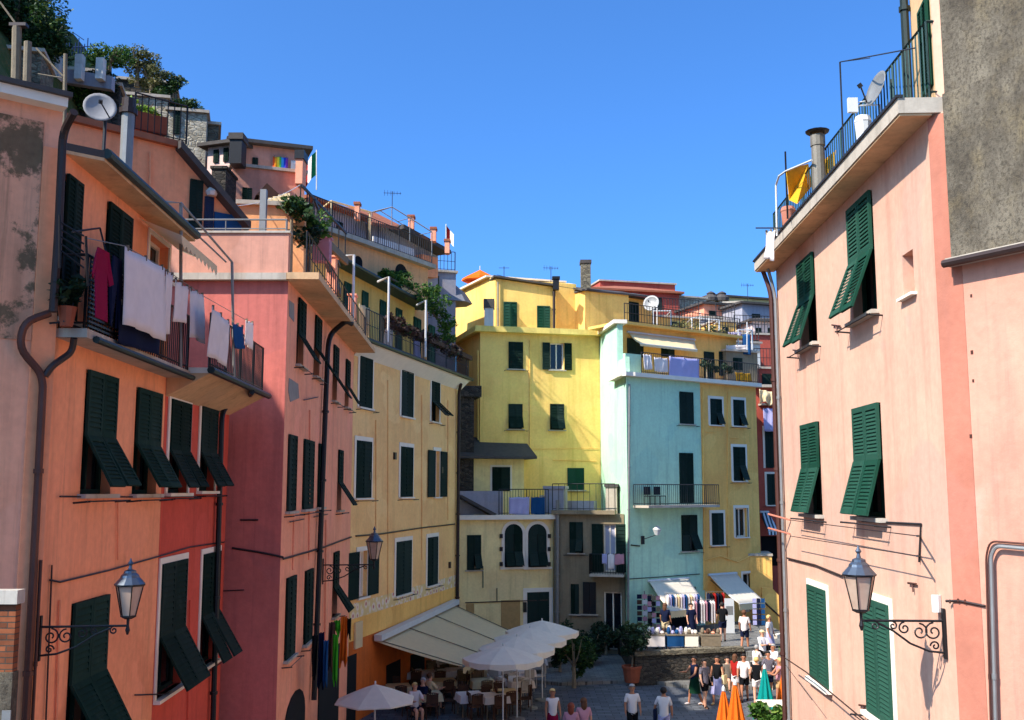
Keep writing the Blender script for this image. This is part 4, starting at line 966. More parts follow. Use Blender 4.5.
# upper set-back storey: three planes
def seg(x0,Y0,d,x1,y): 
    p=at(x0,y,Y0); p=Vector((p.x,p.y,0)); W=Wall(p,p+d); return W,W.hit(x1,y)[0]
WKa,ua=seg(495.5,57.3,dirn(-.35,1),449,320)
def prof_house(name,label,W,poly,depth,mat,cat='house',flip=False):
    pts=[W.at(x,y) for x,y in poly]; uz=[W.hit(x,y) for x,y in poly]
    c=sum((W.P(u,0) for u,z in uz),Vector())/len(uz); lo=min(z for u,z in uz)
    t=thing(name,label,cat,(c.x-W.n.x*depth/2,c.y-W.n.y*depth/2,lo))
    MB().extr([W.P(u,z) for u,z in uz],-W.n*depth).build('wall',mat,t); 
    class H: pass
    h=H(); h.root=t; h.w=[W]; h.op=[[]]; return h
def pwin(h,W,x0,x1,yt,yb,st='closed',**k): return window(h,None,x0,yt,yb,x2=x1,style=st,hole=False,W=W,**k)
KU=prof_house('yellow_upper_storey','top storey of the yellow house, stepped roofline above the pale cornice',WKa,[(449.5,352),(449.5,297),(489,277.5),(495.5,278.5),(495.5,340)],5,M_yellow)
WKb,ub_=seg(495.5,57.3,dirn(1,.2),556,310)
mb=MB(); L=ub_; pts=[WKb.at(x,y) for x,y in ((495.5,340),(495.5,278.5),(556,287.5),(556,342))]; mb.extr(pts,-WKb.n*5); mb.build('wall',M_yellow,KU.root)
WKc,uc_=seg(585,58.2,dirn(-.5,1),556,310)
MB().extr([WKc.at(x,y) for x,y in ((556,342),(556,287),(585,291),(585,345))],-WKc.n*3).build('wall',M_yellow,KU.root)
WKd,ud_=seg(585,58.2,dirn(1.41,1),652,320)
MB().extr([WKd.at(x,y) for x,y in ((585,348),(585,291),(652,301.5),(652,350))],-WKd.n*4).build('wall',M_ochre,KU.root)
pwin(KU,WKb,503.5,517,302,328,nsl=8,sh=M_green2,sill=False); pwin(KU,WKb,537,550,306,330,nsl=8,sh=M_green2,sill=False); pwin(KU,WKc,562,568.5,304,329,nsl=8,sh=M_green2,sill=False); pwin(KU,WKd,625.5,638.5,302,325,nsl=8,sill=False)
for W_,A1,B1 in ((WKb,(493,277.5),(557,287)),(WKc,(556,286.5),(586,291)),(WKd,(584,290.5),(655,302)),(WKa,(448,297.5),(490,277))):
    p,q=W_.at(*A1),W_.at(*B1); MB().extr([p+W_.n*.25,q+W_.n*.25,q-W_.n*4.8,p-W_.n*4.8],Z*.1).build('roof',M_slate if W_ is not WKa else M_trim,KU.root)
pipe(KU.root,[WKb.at(554,283,.15),WKb.at(554,336,.15)],.08,M_pipe); pipe(KU.root,[WKb.at(498,282,.1),WKb.at(498,336,.1)],.04,M_grey)
def stack(name,label,x0,x1,yt,yb,Y,mat,capm,cap=.2,depth=.7,cat='chimney'):
    a=at(x0,yb,Y);b=at(x1,yb,Y); z1=at((x0+x1)/2,yt,Y).z
    t=thing(name,label,cat,((a.x+b.x)/2,Y,a.z))
    MB().box(a.x,b.x,Y-depth/2,Y+depth/2,a.z,z1-cap).build('stack',mat,t)
    e=.05; MB().box(a.x-e,b.x+e,Y-depth/2-e,Y+depth/2+e,z1-cap+.003,z1).build('cap',capm,t); return t
stack('chimney','tall square grey brick chimney above the yellow upper storey',581,590.5,261,295,60,M_stone,M_slate)
stack('chimney','short pinkish chimney with dark cowl on the yellow terrace',484.5,493.5,300,332,55.6,M_white,M_slate,.5)
stack('chimney','twin tiny dark cowls at the roof corner of the yellow house',553,559,277,290,57.6,M_black,M_black,.15,.4)
p=at(480,277,62); t=thing('orange_parasol','orange parasol open above the roof of the yellow house','parasol',(p.x,p.y,p.z-2.2))
MB().lathe((p.x,p.y,0),[(1.15,p.z-.25),(1.1,p.z-.1),(.5,p.z+.2),(.02,p.z+.45)],8).build('canopy',M_orangec,t); MB().tube([(p.x,p.y,p.z-2.2),(p.x,p.y,p.z+.7)],.03,6).build('pole',M_whitemetal,t)
p=at(504,278,58.5); t=thing('television_antenna','small antenna on the roof of the yellow upper storey','antenna',(p.x,p.y,p.z)); MB().tube([p,p+Z*.7],.02,4).tube([p+Z*.6+Vector((-.3,0,0)),p+Z*.6+Vector((.3,0,0))],.015,4).build('aerial',M_iron,t)
# --- teal house + golden house (T,U)
tc=at(627,450,50); tc=Vector((tc.x,tc.y,0)); WT=Wall(tc,tc+dirn(1.41,1)*9); uT=WT.hit(701.5,450)[0]; uU=WT.hit(757.5,450)[0]
zT=zat(WT,690,381,.35); tlx=at(599,450,56.3); tb=Vector((tlx.x,tlx.y,0))
T=House('teal_house','pale teal house with a small iron balcony and a grey shop awning','house',[tc,WT.P(uT-.004,0),WT.P(uT,0)+Vector((-2.5,5.5,0)),tb],-1,zT,M_teal)
tw_=dict(nsl=10)
window(T,0,679.5,392,424,x2=693,style='closed',split=True,**tw_); window(T,0,679.5,453,503,x2=693,style='closed',nsl=16,sill=False); window(T,0,681.5,515,551,x2=697,style='flap',ang=25,single_flap=True,**tw_)
T.op[0].append((WT.hit(668,620)[0],WT.hit(697,620)[0],1.2,zat(WT,680,588)))
T.build()
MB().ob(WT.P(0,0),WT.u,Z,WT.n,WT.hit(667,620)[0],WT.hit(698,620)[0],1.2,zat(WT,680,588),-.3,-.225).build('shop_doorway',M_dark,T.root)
T2=[tc+Vector((-.02,.02,0)),]
WTl=T.w[3]  # tb -> tc
# raised white wall on the left part
e0,e1=WTl.hit(599,330)[0],WTl.hit(617,330)[0]
za=zat(WTl,599,334); zb_=zat(WTl,616.5,326)
MB().extr([WTl.P(-.02,zT+.002,.003),WTl.P(max(e1,.5),zT+.002,.003),WTl.P(max(e1,.5),(za+zb_)/2,.003),WTl.P(-.02,(za+zb_)/2,.003)],-WTl.n*.3).build('raised_wall',M_teal,T.root)
MB().ob(WTl.P(0,0),WTl.u,Z,WTl.n,-.3,max(e1,.5)+.15,(za+zb_)/2,(za+zb_)/2+.2,-.5,.2).build('raised_cornice',M_trim,T.root)
# cornice
MB().ob(WT.P(0,0),WT.u,Z,WT.n,-.35,uU+.05,zT,zT+.2,-.4,.4).build('cornice',M_trim,T.root)
MB().ob(WTl.P(0,0),WTl.u,Z,WTl.n,max(e1,.5)-.6,WTl.L+.3,zT+.003,zT+.197,-.4,.35).build('cornice',M_trim,T.root)
MB().ob(WTl.P(0,0),WTl.u,Z,WTl.n,max(e1,.5),WTl.L-.02,zT+.2,zat(WTl,625,357),-.2,-.02).build('parapet',M_teal,T.root)
MB().ob(WT.P(0,0),WT.u,Z,WT.n,.0,WT.hit(641.5,360)[0],zT+.2,zat(WT,635,354),-.2,-.02).build('parapet',M_teal,T.root)
pipe(T.root,[WT.at(629.5,384,.1),WT.at(628,640,.1)],.05,M_grey)
# iron balcony
bz=zat(WT,676,505,.7); b0=WT.hit(643,505,.7)[0]; b1=WT.hit(714,505,.7)[0]
MB().ob(WT.P(0,0),WT.u,Z,WT.n,b0,b1,bz-.12,bz,.004,1.1).build('balcony_slab',M_slab,T.root)
railing(T.root,[WT.P(b0,bz,.05),WT.P(b0,bz,1.05),WT.P(b1,bz,1.05),WT.P(b1,bz,.05)],1.0,M_iron,.13,.01,'balcony_railing')
for x,lab in ((650,'dark folding chair at the left end of the teal balcony'),(660,'dark folding chair nearer the teal balcony door')):
    p=WT.P(WT.hit(x,500,.5)[0],bz,.5); t=thing('balcony_chair',lab,'chair',p)
    MB().ob(p,WT.u,WT.n,Z,-.22,.22,-.2,.2,.42,.46).build('seat',M_black,t); MB().ob(p,WT.u,WT.n,Z,-.22,.22,-.22,-.19,.5,.9).build('backrest',M_black,t)
    for sx in (-1,1):
        for sy in (-1,1): MB().tube([p+WT.u*.2*sx+WT.n*.18*sy,p+WT.u*.2*sx+WT.n*.18*sy+Z*.43],.012,4).build('leg',M_black,t)
p=WT.at(651,537,.02); t=thing('wall_lamp','small white wall lamp on a thin arm on the teal facade','lamp',p)
MB().tube([WT.at(644,539,.02),WT.at(644,539,.35),WT.at(656,535,.5)],.02,5).build('arm',M_iron,t); q=WT.at(657,531,.5); MB().lathe(q,[(.1,-.2),(.2,.05),(.22,.08),(.05,.25)],8).build('lamp_shade',M_whitemetal,t)
# golden house shares the cornice line but is its own building
U=House('golden_house','golden yellow house with white window surrounds, right of the teal house','house',[WT.P(uT+.004,0),WT.P(uU,0),WT.P(uU,0)+Vector((-2,6,0)),WT.P(uT,0)+Vector((-2.4,5.5,0))],-1,zT,M_gold)
for a,b,c,d,s in ((710,721.5,399,425,'flap'),(733,744,400,426,'flap'),(733,745,447,481,'flap'),(711.5,723,513,545,'closed'),(735.5,747,508,537,'open')):
    window(U,0,a,c,d,x2=b,style=s,trim=M_trim,nsl=9,ang=22,single_flap=True,open_w=.01 if s=='open' else None,tw=.15)
window(U,0,743,573,612,x2=758,style='none',trim=M_trim,tw=.12,sill=False)
U.op[0].append((WT.hit(707,620)[0],WT.hit(735,620)[0],1.2,zat(WT,720,582)))
U.build()
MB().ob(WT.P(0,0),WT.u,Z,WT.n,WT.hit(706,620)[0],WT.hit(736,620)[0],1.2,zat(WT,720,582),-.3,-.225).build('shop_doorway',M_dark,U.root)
pipe(U.root,[WT.at(703,388,.1),WT.at(704,590,.1)],.04,M_gold); 
cab([WT.at(705,560,.06),WT.at(720,556,.06),WT.at(738,562,.06),WT.at(756,553,.06)],.03,root=U.root,mat=M_ochre)
# stair block at the right end
a=WT.P(uU-.9,0,.003); WS=Wall(a,a+dirn(1,-.15)); u1=WS.hit(772.5,580)[0]
SB=house('stair_block','yellow stair block with a sloping parapet descending beside the golden house','wall',WS.P(0,0),WS.P(u1,0),2.5,-.5,zat(WS,765,556),M_gold); SB.build()
MB().ob(WS.P(0,0),WS.u,Z,WS.n,-.05,u1+.05,zat(WS,765,556)+.0,zat(WS,765,556)+.12,-2.55,.06).build('coping',M_slab,SB.root)
pts=[WS.at(762,588,.5),WS.at(772,588,.5),WS.at(800,618,.5),WS.at(800,650,.5),WS.at(762,650,.5)]
MB().extr(pts,-WS.n*.3).build('stair_parapet',M_gold,SB.root)
p,q=WS.at(762,600,.55),WS.at(786,622,.55); MB().tube([p,q],.04,5).build('handrail',M_pipe,SB.root)
# shop awnings
def awning(name,label,W,x0,x1,yin,xo0,xo1,yo,out,mat,val=.28,valmat=None):
    """straight awning: inner edge on the wall, outer edge at distance out"""
    u0,z0=W.hit(x0,yin,.06); u1,_=W.hit(x1,yin,.06); zi=z0
    v0,zo=W.hit(xo0,yo,out); v1,_=W.hit(xo1,yo,out)
    t=thing(name,label,'awning',W.P((u0+u1)/2,zi,.06))
    a,b,c,d=W.P(u0,zi,.06),W.P(u1,zi,.06),W.P(v1,zo,out),W.P(v0,zo,out)
    mb=MB(); n=16; m_=6; vs=[];fs=[]
    for j in range(m_+1):
        for i in range(n+1):
            s=i/n; tt=j/m_; p=a.lerp(b,s).lerp(d.lerp(c,s),tt); p.z-=.10*math.sin(math.pi*tt)*(.8+.2*math.cos(s*40)); vs.append(p)
    for j in range(m_):
        for i in range(n): q=j*(n+1)+i; fs.append((q,q+1,q+n+2,q+n+1))
    mb.add(vs,fs); o=mb.build('canvas',mat,t,smooth=True,fix=False); o.modifiers.new('thickness','SOLIDIFY').thickness=.015
    mb=MB(); 
    for i in range(n):
        p,q=d.lerp(c,i/n),d.lerp(c,(i+1)/n); mb.add([p,q,q-Z*val+W.n*.02,p.lerp(q,.5)-Z*(val*1.12)+W.n*.02,p-Z*val+W.n*.02],[(0,1,2,3,4)])
    o=mb.build('valance',valmat or mat,t,fix=False); o.modifiers.new('thickness','SOLIDIFY').thickness=.01
    MB().tube([a-W.u*.05,b+W.u*.05],.07,8).build('roller',M_whitemetal,t)
    MB().tube([d,c],.03,6).build('front_bar',M_whitemetal,t)
    for k in (.06,.94):
        p=a.lerp(b,k)-Z*.25; q=d.lerp(c,k)-Z*.05; MB().tube([p,p.lerp(q,.5)-Z*.05,q],.022,5).build('arm',M_iron,t)
    return t,(a,b,c,d)
awning('shop_awning','grey shop awning low on the teal house with a sunlit corner',WT,649,688,581,670,710,611,1.9,cloth('canvas_pale_grey',(236,224,204),.3),.3,M_canvas)
awning('shop_awning','grey shop awning low on the golden house with beige hem',WT,709,736,575,739,765,604,1.9,cloth('canvas_pale_grey',(236,224,204),.3),.3,M_canvas)
# --- roofscape on T/U: recessed golden storey with awning
W5_=Wall(WT.P(0,0,-2.6),WT.P(9,0,-2.6)); W5=Wall(W5_.P(W5_.hit(620,370)[0],0),W5_.P(W5_.hit(737,370)[0],0)); z5=zat(W5,690,349)
RT=House('golden_rooftop_storey','golden rooftop storey behind the teal terrace railing, under a cream awning','house',[W5.P(0,0),W5.P(W5.L,0),W5.P(W5.L,0)+Vector((.3,3,0)),W5.P(0,0)+Vector((.35,3,0))],zT+.2,zat(W5,660,330),M_ochre)
window(RT,0,627,339,357,x2=643,style='closed',nsl=8,sill=False) ; window(RT,0,661,344,357,x2=674,style='closed',nsl=6,sill=False); window(RT,0,704,352,384,x2=714,style='closed',nsl=9,sill=False); window(RT,0,719,352,376,x2=728,style='closed',nsl=9,sill=False)
RT.build()
MB().ob(W5.P(0,0),W5.u,Z,W5.n,-.3,W5.L+.3,zat(W5,660,330),zat(W5,660,330)+.15,-2.2,.5).build('terrace_slab',M_ochre,RT.root)
awning('roof_awning','long cream awning tilted over the teal roof terrace',W5,628,694,332,640,697,343.5,1.3,M_canvas,.12)
railing(T.root,[WT.P(WT.hit(641.5,370,.25)[0],zT+.2,.25),WT.P(uU,zT+.2,.25)],1.05,M_iron,.14,.012,'terrace_railing')
railing(RT.root,[W5.P(.1,RT.z1+.15,.3),W5.P(W5.L,RT.z1+.15,.3)],1.0,M_iron,.2,.014,'roof_railing',mid=True)
for x,yt in ((657,300),(700,312),(709,318),(747,322)):
    q=at(x,350,57.5); MB().tube([q,at(x,yt,57.5)],.03,5).build('pole',M_whitemetal,RT.root)
G3='washing on the teal roof terrace'
for x0,x1,y,yh,m_,lab in ((669,699,356,378.5,M_lilacc,'big lilac sheet on the teal terrace railing'),(654,668,357,371,M_sheet,'white cloth left of the big lilac sheet on the terrace'),(643,651,354,369,M_sheet,'crumpled white shirt at the left end of the teal terrace')):
    p0=WT.at(x0,y,.35);p1=WT.at(x1,y,.35);p1.z=p0.z; hang('laundry',lab,'laundry',m_,p0,p1,p0.z-zat(WT,x0,yh,.35),G3)
p0=WT.at(735,372,.2);p1=WT.at(751,373,.2);p1.z=p0.z; hang('canvas_screen','yellow canvas screen tied to the golden terrace railing','screen',M_yellowc,p0,p1,p0.z-zT-.25)
for x,s_ in ((707,.4),(714,.3),(727,.35)):
    p=WT.P(WT.hit(x,378,-.6)[0],zT+.2,-.6); bush('potted_plant','dark green potted shrub on the golden terrace, %s'%{707:'beside the green door',714:'smallest, in the middle',727:'by the yellow canvas screen'}[x],'potted plant',p+Z*(.5+s_),(s_,s_,s_*1.1),G_shade,220,.1,root_z=p.z)
# --- next terraces up the slope
def block(name,label,x0,x1,yt,Y,d,z0,depth,mat,wins=(),par=None,rail=False,cat='house',rf=None,ov=.3,**k):
    p=at(x0,yt,Y); p=Vector((p.x,p.y,0)); W=Wall(p,p+d); u1=W.hit(x1,yt)[0]
    h=house(name,label,cat,W.P(0,0),W.P(u1,0),depth,z0,zat(W,(x0+x1)/2,yt),mat)
    for wn in wins:
        a,b,c,dd=wn[:4]; window(h,0,a,c,dd,x2=b,style=wn[4] if len(wn)>4 else 'closed',nsl=8,sill=False,trim=k.get('trim'),sh=k.get('sh'))
    h.build()
    if rf: roof(h,h.root,ov,h.z1,.14,rf,k.get('rmat',M_slate))
    else: MB().ob(h.w[0].P(0,0),h.w[0].u,Z,h.w[0].n,-.1,h.w[0].L+.1,h.z1,h.z1+.12,-depth,.12).build('coping',M_slab,h.root)
    if rail: railing(h.root,[h.w[0].P(.05,h.z1+.12,-.05),h.w[0].P(h.w[0].L-.05,h.z1+.12,-.05)],1.1,M_iron,.2,.016,'terrace_railing',mid=True)
    return h
M_trimw=stucco('stucco_rose_white',(228,196,180),.4,seed=62); d1=dirn(1,.35); zt5=zT+2
block('terrace_house','ochre terrace house with railing behind the cream awning',655,700,318,62,d1,8,4,M_ochre,[(670,680,322,330)],rail=True)
block('terrace_house','pale terrace house with plants, above the golden rooftop storey',695,760,342,60,d1,8,4,M_white,[(712,722,346,360)],rail=True)
block('brick_red_house','brick red top house at the skyline behind the tall square chimney',592,679,292,72,dirn(1,.25),10,6,M_brickred,[(651,662,298,310)],rf=.7,rmat=M_tile)
block('brick_red_penthouse','long low brick red storey right at the skyline',600,675,283,76,dirn(1,.25),14,5,M_brickred)
block('stone_house','pale stone walled terrace house at the skyline, right of the brick red one',679,706,298,74,d1,10,5,M_stonepale)
block('pink_skyline_house','small terracotta house with a roof terrace at the skyline',704,727,305,70,d1,10,5,M_salmon,[(709,716,311,318)],rf=.3)
block('white_skyline_house','white house front catching sun at the skyline',724,742,303,71,dirn(1,-.3),10,5,M_white)
block('grey_skyline_house','grey lilac house with green shutters at the right skyline',742,776,305,68,d1,9,6,M_lilac,[(752,760,314,330),(770,776,316,332)],rf=.3)
block('cream_skyline_house','low cream house with tiled edge behind the two round cowls',712,790,299,78,d1,10,5,M_cream,rf=.2)
block('terracotta_slope_house','terracotta house under the grey lilac one, beside the pale railings',734,790,335,63,dirn(1,.2),5,4,M_brickred,[(747,758,340,352)],rail=True)
block('pale_slope_house','pale pink slope house with two small windows beside the drainpipes',752,790,322,66,dirn(1,.2),6,3,M_trimw,[(756,761,328,336),(768,773,328,336)],rf=.3)
block('ochre_slope_house','small ochre house between the pergola frame and the white skyline house',716,736,322,65,dirn(1,.3),6,3,M_ochre,[(722,728,327,335)],rail=True)
block('lilac_slope_house','low lilac house just under the two round cowls',700,722,318,67,dirn(1,.3),6,3,M_lilac,[(706,711,322,329)])
block('dark_slope_house','shaded red brown house with a balcony near the drainpipes',754,790,369,60,dirn(1,.2),3,3,M_brickred,[(762,772,374,388)],rail=True)
for x,lab in ((711,'left round cowl on a chimney at the skyline'),(722,'right round cowl on a chimney at the skyline')):
    p=at(x,300,76); t=thing('round_cowl',lab,'chimney',(p.x,p.y,p.z-.8)); MB().lathe((p.x,p.y,p.z),[(.3,-.8),(.3,-.1)],8).build('stack',M_slab,t); MB().lathe((p.x,p.y,p.z),[(.5,-.1),(.55,.15),(.3,.4),(.35,.5),(.1,.65)],10).build('cap',M_slate,t)
# white pergola frames and washing on the upper terraces
for x0,x1,yt,yb,Y,lab in ((653,671,311,331,59,'white pergola frame on the golden rooftop storey'),(692,719,318,341,59,'pale pergola frame in front of the pink skyline house'),(738,752,330,351,58,'tall pale frame by the blue washing')):
    a,b=at(x0,yb,Y),at(x1,yb,Y+.8); a2,b2=at(x0,yt,Y),at(x1,yt,Y+.8)
    if x0==692: b2.z=a2.z
    t=thing('pergola_frame',lab,'pergola',(a.x,a.y,a.z-1)); MB().tube([a-Z,a2],.05,5).tube([b-Z,b2],.05,5).tube([a2,b2],.045,5).tube([a2,a2+Vector((0,1.6,0))],.04,5).tube([b2,b2+Vector((0,1.6,0))],.04,5).build('frame',M_whitemetal,t)
p=at(651,303,59.5); dish('satellite_dish','pale satellite dish on the wall of the golden house, at the skyline',(p.x+.2,p.y+.2,p.z-1.5),p,(-.5,-1,.3),.5,mat=M_grey)
for x0,x1,y,yh,m_,lab,Y in ((742,750,334,355,M_blue,'bright blue cloth hanging on the slope terrace','%',58),(728,741,332,336,M_lilacc,'pale bundle of washing left of the bright blue cloth','%',58),(726,749,345,351,M_sheet,'white cloth draped over the slope terrace ledge','%',57.6)) if False else ((742,750,334,355,M_blue,'bright blue cloth hanging on the slope terrace',58),(728,741,332,336,M_lilacc,'pale bundle of washing left of the bright blue cloth',58),(726,748,345,350,M_sheet,'white cloth draped over the slope terrace ledge',57.6)):
    p0=at(x0,y,Y);p1=at(x1,y,Y); p1.z=p0.z; hang('laundry',lab,'laundry',m_,p0,p1,p0.z-at(x0,yh,Y).z,'washing on the slope terraces',nx=6)
bl=at(727,352,57.4); 
block('ledge_house','narrow house top with flat grey ledge above the yellow screen',726,757,352,57.4,dirn(1,.5),zT+.2,1.5,M_beige,[(733,742,358,370)])
for x,y,s_,lab in ((684,330,.9,'shrub behind the pergola on the ochre terrace'),(671,332,.6,'low olive shrub on the ochre terrace'),(716,333,.8,'green climber on the terrace below the round cowls'),(702,345,.5,'small pot plant on the pale terrace')):
    p=at(x,y,59); bush('shrub',lab,'shrub',p,(s_,s_,s_*.8),G_olive,260,.12,root_z=p.z-1.2,seed=x)
M_bounce_row=stucco('stucco_bounce_row',(246,226,204),.2,seed=60)
# --- unseen houses behind the pink house, added to bounce warm light leftwards
for i,(x0,y0,x1,y1,zz,m_,lab) in enumerate(((8.7,23.4,10.6,32.6,12.2,M_bounce_row,'unseen cream house behind the pink house, added to bounce light onto the left row'),(10.7,32.8,12.6,42,12.0,M_bounce_row,'unseen white house farther back on the right, added to bounce light'))):
    hh=House('bounce_row_house',lab,'house',[(x0,y0),(x1,y1),(x1+6,y1),(x0+6,y0)],-.5,zz,m_)
    for kk in range(6):
        for fl in range(3): 
            u=.9+kk*1.45
            window_m(hh,0,u,u+.85,1.5+fl*3.4,3.1+fl*3.4,style='closed',nsl=10,W=hh.w[[q for q in range(4) if hh.w[q].n.x<-.8][0]],trim=M_trim) if kk<6 and [q for q in range(4) if hh.w[q].n.x<-.8][0]==0 else None
    hh.build(); roof(hh,hh.root,.3,zz,.15,.6,M_tile)
# --- narrow dark red house G
a=at(755,450,58); WG=Wall(a,a+dirn(1,.1)); u1=WG.hit(800,450)[0]
Gh=house('dark_red_house','narrow dark red house squeezed between golden house and pink house','house',WG.P(0,0),WG.P(u1,0),5,-1,zat(WG,770,388),M_brickred)
window(Gh,0,765,428,468,x2=775,style='closed',trim=M_trim,tw=.12,nsl=14,sill=False); window(Gh,0,767,474,505,x2=777,style='closed',trim=M_trim,tw=.12,nsl=12)
Gh.op[0].append((WG.hit(761,545)[0],WG.hit(779,545)[0],zat(WG,770,566),zat(WG,770,536)))
Gh.build(); MB().ob(WG.P(0,0),WG.u,Z,WG.n,-.2,u1,zat(WG,770,388),zat(WG,770,388)+.15,-5,.5).build('cornice',M_slab,Gh.root)
MB().ob(WG.P(0,0),WG.u,Z,WG.n,WG.hit(760,545)[0],WG.hit(780,545)[0],zat(WG,770,568),zat(WG,770,535),-.3,-.225).build('shop_doorway',M_dark,Gh.root)
m_st=stripes('awning_striped',(206,208,210),(58,74,80),(1,0,0),1.6)
awning('striped_awning','small green and white striped awning on the dark red house',WG,761,768,512,768,781,531,1.3,m_st,.2)
p0=WG.at(763,408,.5);p1=WG.at(775,408,.5);p1.z=p0.z; hang('laundry','lilac cloth on the dark red house balcony','laundry',M_lilacc,p0,p1,p0.z-zat(WG,764,431,.5))
p0=WG.at(759,389,.7);p1=WG.at(774,392,.7); hang('sunshade_cloth','bunched cream cloth hanging under the dark red house cornice','cloth',M_canvas,p0,p1,.75,wave=.1,jag=1)
MB().ob(WG.P(0,0),WG.u,Z,WG.n,WG.hit(758,400)[0],u1,zat(WG,768,404)-.1,zat(WG,768,404),.003,.6).build('balcony_slab',M_slab,Gh.root)
# ================================================================== LEFT HILLSIDE HOUSES
dG=dirn(1.2,1)
# orange gable house behind the first roof
p=at(84,122,23.5); p=Vector((p.x,p.y,0)); WH=Wall(p,p+dG)
H1=prof_house('orange_gable_house','bright orange house with steep sloping roof edge, behind the first roof',WH,[(60,230),(60,118),(84,122),(132,133),(182,148),(249,228),(249,262),(170,300)],5,M_orange)
for (x0,y0),(x1,y1) in (((181,147),(251,229)),):
    a,b=WH.at(x0,y0,.35),WH.at(x1,y1,.35); MB().extr([a,b,b-WH.n*5.4,a-WH.n*5.4],Z*.2).build('roof',M_slate,H1.root)
a,b=WH.at(62,118,.15),WH.at(184,148,.15); MB().extr([a,b,b-WH.n*5.2,a-WH.n*5.2],Z*.16).build('coping',M_tile,H1.root)
pwin(H1,WH,189,202,180,232,nsl=18,sill=False); pwin(H1,WH,204,213,197,230,nsl=14,sill=False,sh=plain('shutter_blue',(30,44,70),.5))
MB().ob(WH.at(214,212,.0),WH.u,-Z,WH.n,0,.75,0,1.1,.01,.05).build('blue_panel',M_blue,H1.root)
q=WH.at(212,192,.1); MB().lathe(q,[(.12,-.1),(.17,.0),(.05,.15)],8).build('wall_light',M_whitemetal,H1.root)
cab([WH.at(150,152,.05),WH.at(150,190,.05)],.03,root=H1.root,mat=M_orange)
a,b=WH.at(134,131,-.2),WH.at(186,144,-.2); railing(H1.root,[a,b],1.0,M_black,.16,.015,'terrace_railing')
bush('potted_plant','bright green potted shrub on the orange gable house terrace','potted plant',WH.at(143,112,-.7),(.45,.4,.4),G_light,400,.09,root_z=WH.at(143,125,-.7).z)
MB().ob(WH.at(128,130,-.6),WH.u,Z,WH.n,0,.9,0,.45,-.3,.3).build('planter',M_terra,H1.root)
# chimney pipe + dish standing on the first roof
p=at(126,160,18.6); t=thing('chimney_flue','tall grey round flue standing behind the left satellite dish','flue',(p.x,p.y,zE))
zt=at(126,99,18.6).z; MB().lathe((p.x,p.y,0),[(.12,zE),(.12,zt-.3)],10).build('pipe',M_grey,t); MB().lathe((p.x,p.y,0),[(.17,zt-.3),(.17,zt-.2),(.13,zt-.2),(.13,zt)],10).build('cap',M_pipe,t)
p=at(100,107,16.6); dish('satellite_dish','grey satellite dish on a short mast above the orange roof, upper left',(p.x+.05,p.y+.12,zE+.1),p,(.45,-1,.25),.27,mat=plain('dish_grey',(140,136,134),.6))
# rose terrace block between (upper level behind B parapet)
b0=block('ochre_terrace_wall','low ochre orange terrace wall with awning post under the pink hill house',240,305,206,27.5,dirn(1,.15),zBt+.16,2,M_peach,rail=False)
p=at(263,222,26); t=thing('terrace_post','grey square post on the rose terrace carrying a washing line','post',(p.x,p.y,ptop)); zt=at(260,190,26).z
MB().ob(Vector((p.x-.08,p.y-.08,ptop)),Vector((1,0,0)),Vector((0,1,0)),Z,0,.16,0,.16,0,zt-ptop).build('post',M_grey,t)
a,b=at(232,206,26),at(300,185,30)
t=thing('bunting_line','line with small pegged rags over the rose terrace','washing line',a); MB().tube(sag(a,b,.15),.012,4).build('line',M_whitemetal,t)
mb=MB()
for k in (.45,.55,.62,.7,.78):
    q=a.lerp(b,k)-Z*.12; mb.ob(q,Vector((1,0,0)),Vector((0,1,0)),Z,-.1,.1,0,.02,-.2,0)
mb.build('rag',M_canvas,t)
M_trimwall=stucco('stucco_pale_rose',(226,190,176),.4,seed=61)
# pink hill house H2
d2=dirn(1,.38)
H2=block('pink_hill_house','pink hill house with rainbow cloth on its top terrace, upper left',232,305,170,38,d2,8,5,M_rose3 if 'M_rose3' in globals() else M_pink2,[(242,252,188,205)],rf=None)
H2b=block('pink_hill_penthouse','pale pink top storey with dark flue, above the pink hill house',235,303,147,39.2,d2,H2.z1+.12,3.5,M_pink2,[(252,258,158,170)],rf=.25,ov=.35)
W=H2b.w[0]; p=at(208,152,41); 
H2c=block('white_gable_wall','whitewashed end wall of the pink hill house, facing the sun',208,236,146,39.3,dirn(1,-.35),14,3,M_trimwall,[(214,219,150,163),(224,229,148,162)],rf=.3)
stack('chimney','broad black chimney at the corner of the pale pink top storey',231.5,243.5,136,166,37.6,M_black,M_slate,.25)
m,nt,b_=base('rainbow_cloth',.9,0,.1)
g=N(nt,'ShaderNodeTexCoord'); s_=N(nt,'ShaderNodeSeparateXYZ'); nt.links.new(g.outputs['Generated'],s_.inputs[0])
r=N(nt,'ShaderNodeValToRGB'); r.color_ramp.interpolation='CONSTANT'; e=r.color_ramp.elements; cols=[(226,90,40),(236,150,40),(236,206,60),(70,160,80),(70,150,210),(40,60,170),(120,60,150)]
while len(e)<7: e.new(.5)
for i,c in enumerate(cols): e[i].position=i/7; e[i].color=lin(c)
nt.links.new(s_.outputs['X'],r.inputs[0]); nt.links.new(r.outputs[0],b_.inputs['Base Color'])
p0=W.at(273,156,.15);p1=W.at(288,160,.15);p1.z=p0.z; hang('rainbow_cloth','rainbow striped cloth hung on the pale pink top storey','flag',m,p0,p1,p0.z-W.hit(275,176,.15)[1])
p0=W.at(291,160,.15);p1=W.at(297,161,.15);p1.z=p0.z; hang('towel','white towel right of the rainbow cloth','towel',M_sheet,p0,p1,.7)
stack('chimney','clay and dark chimney at the right end of the pink hill house roof',297,304,153,186,38.5,M_salmon,M_black,.35)
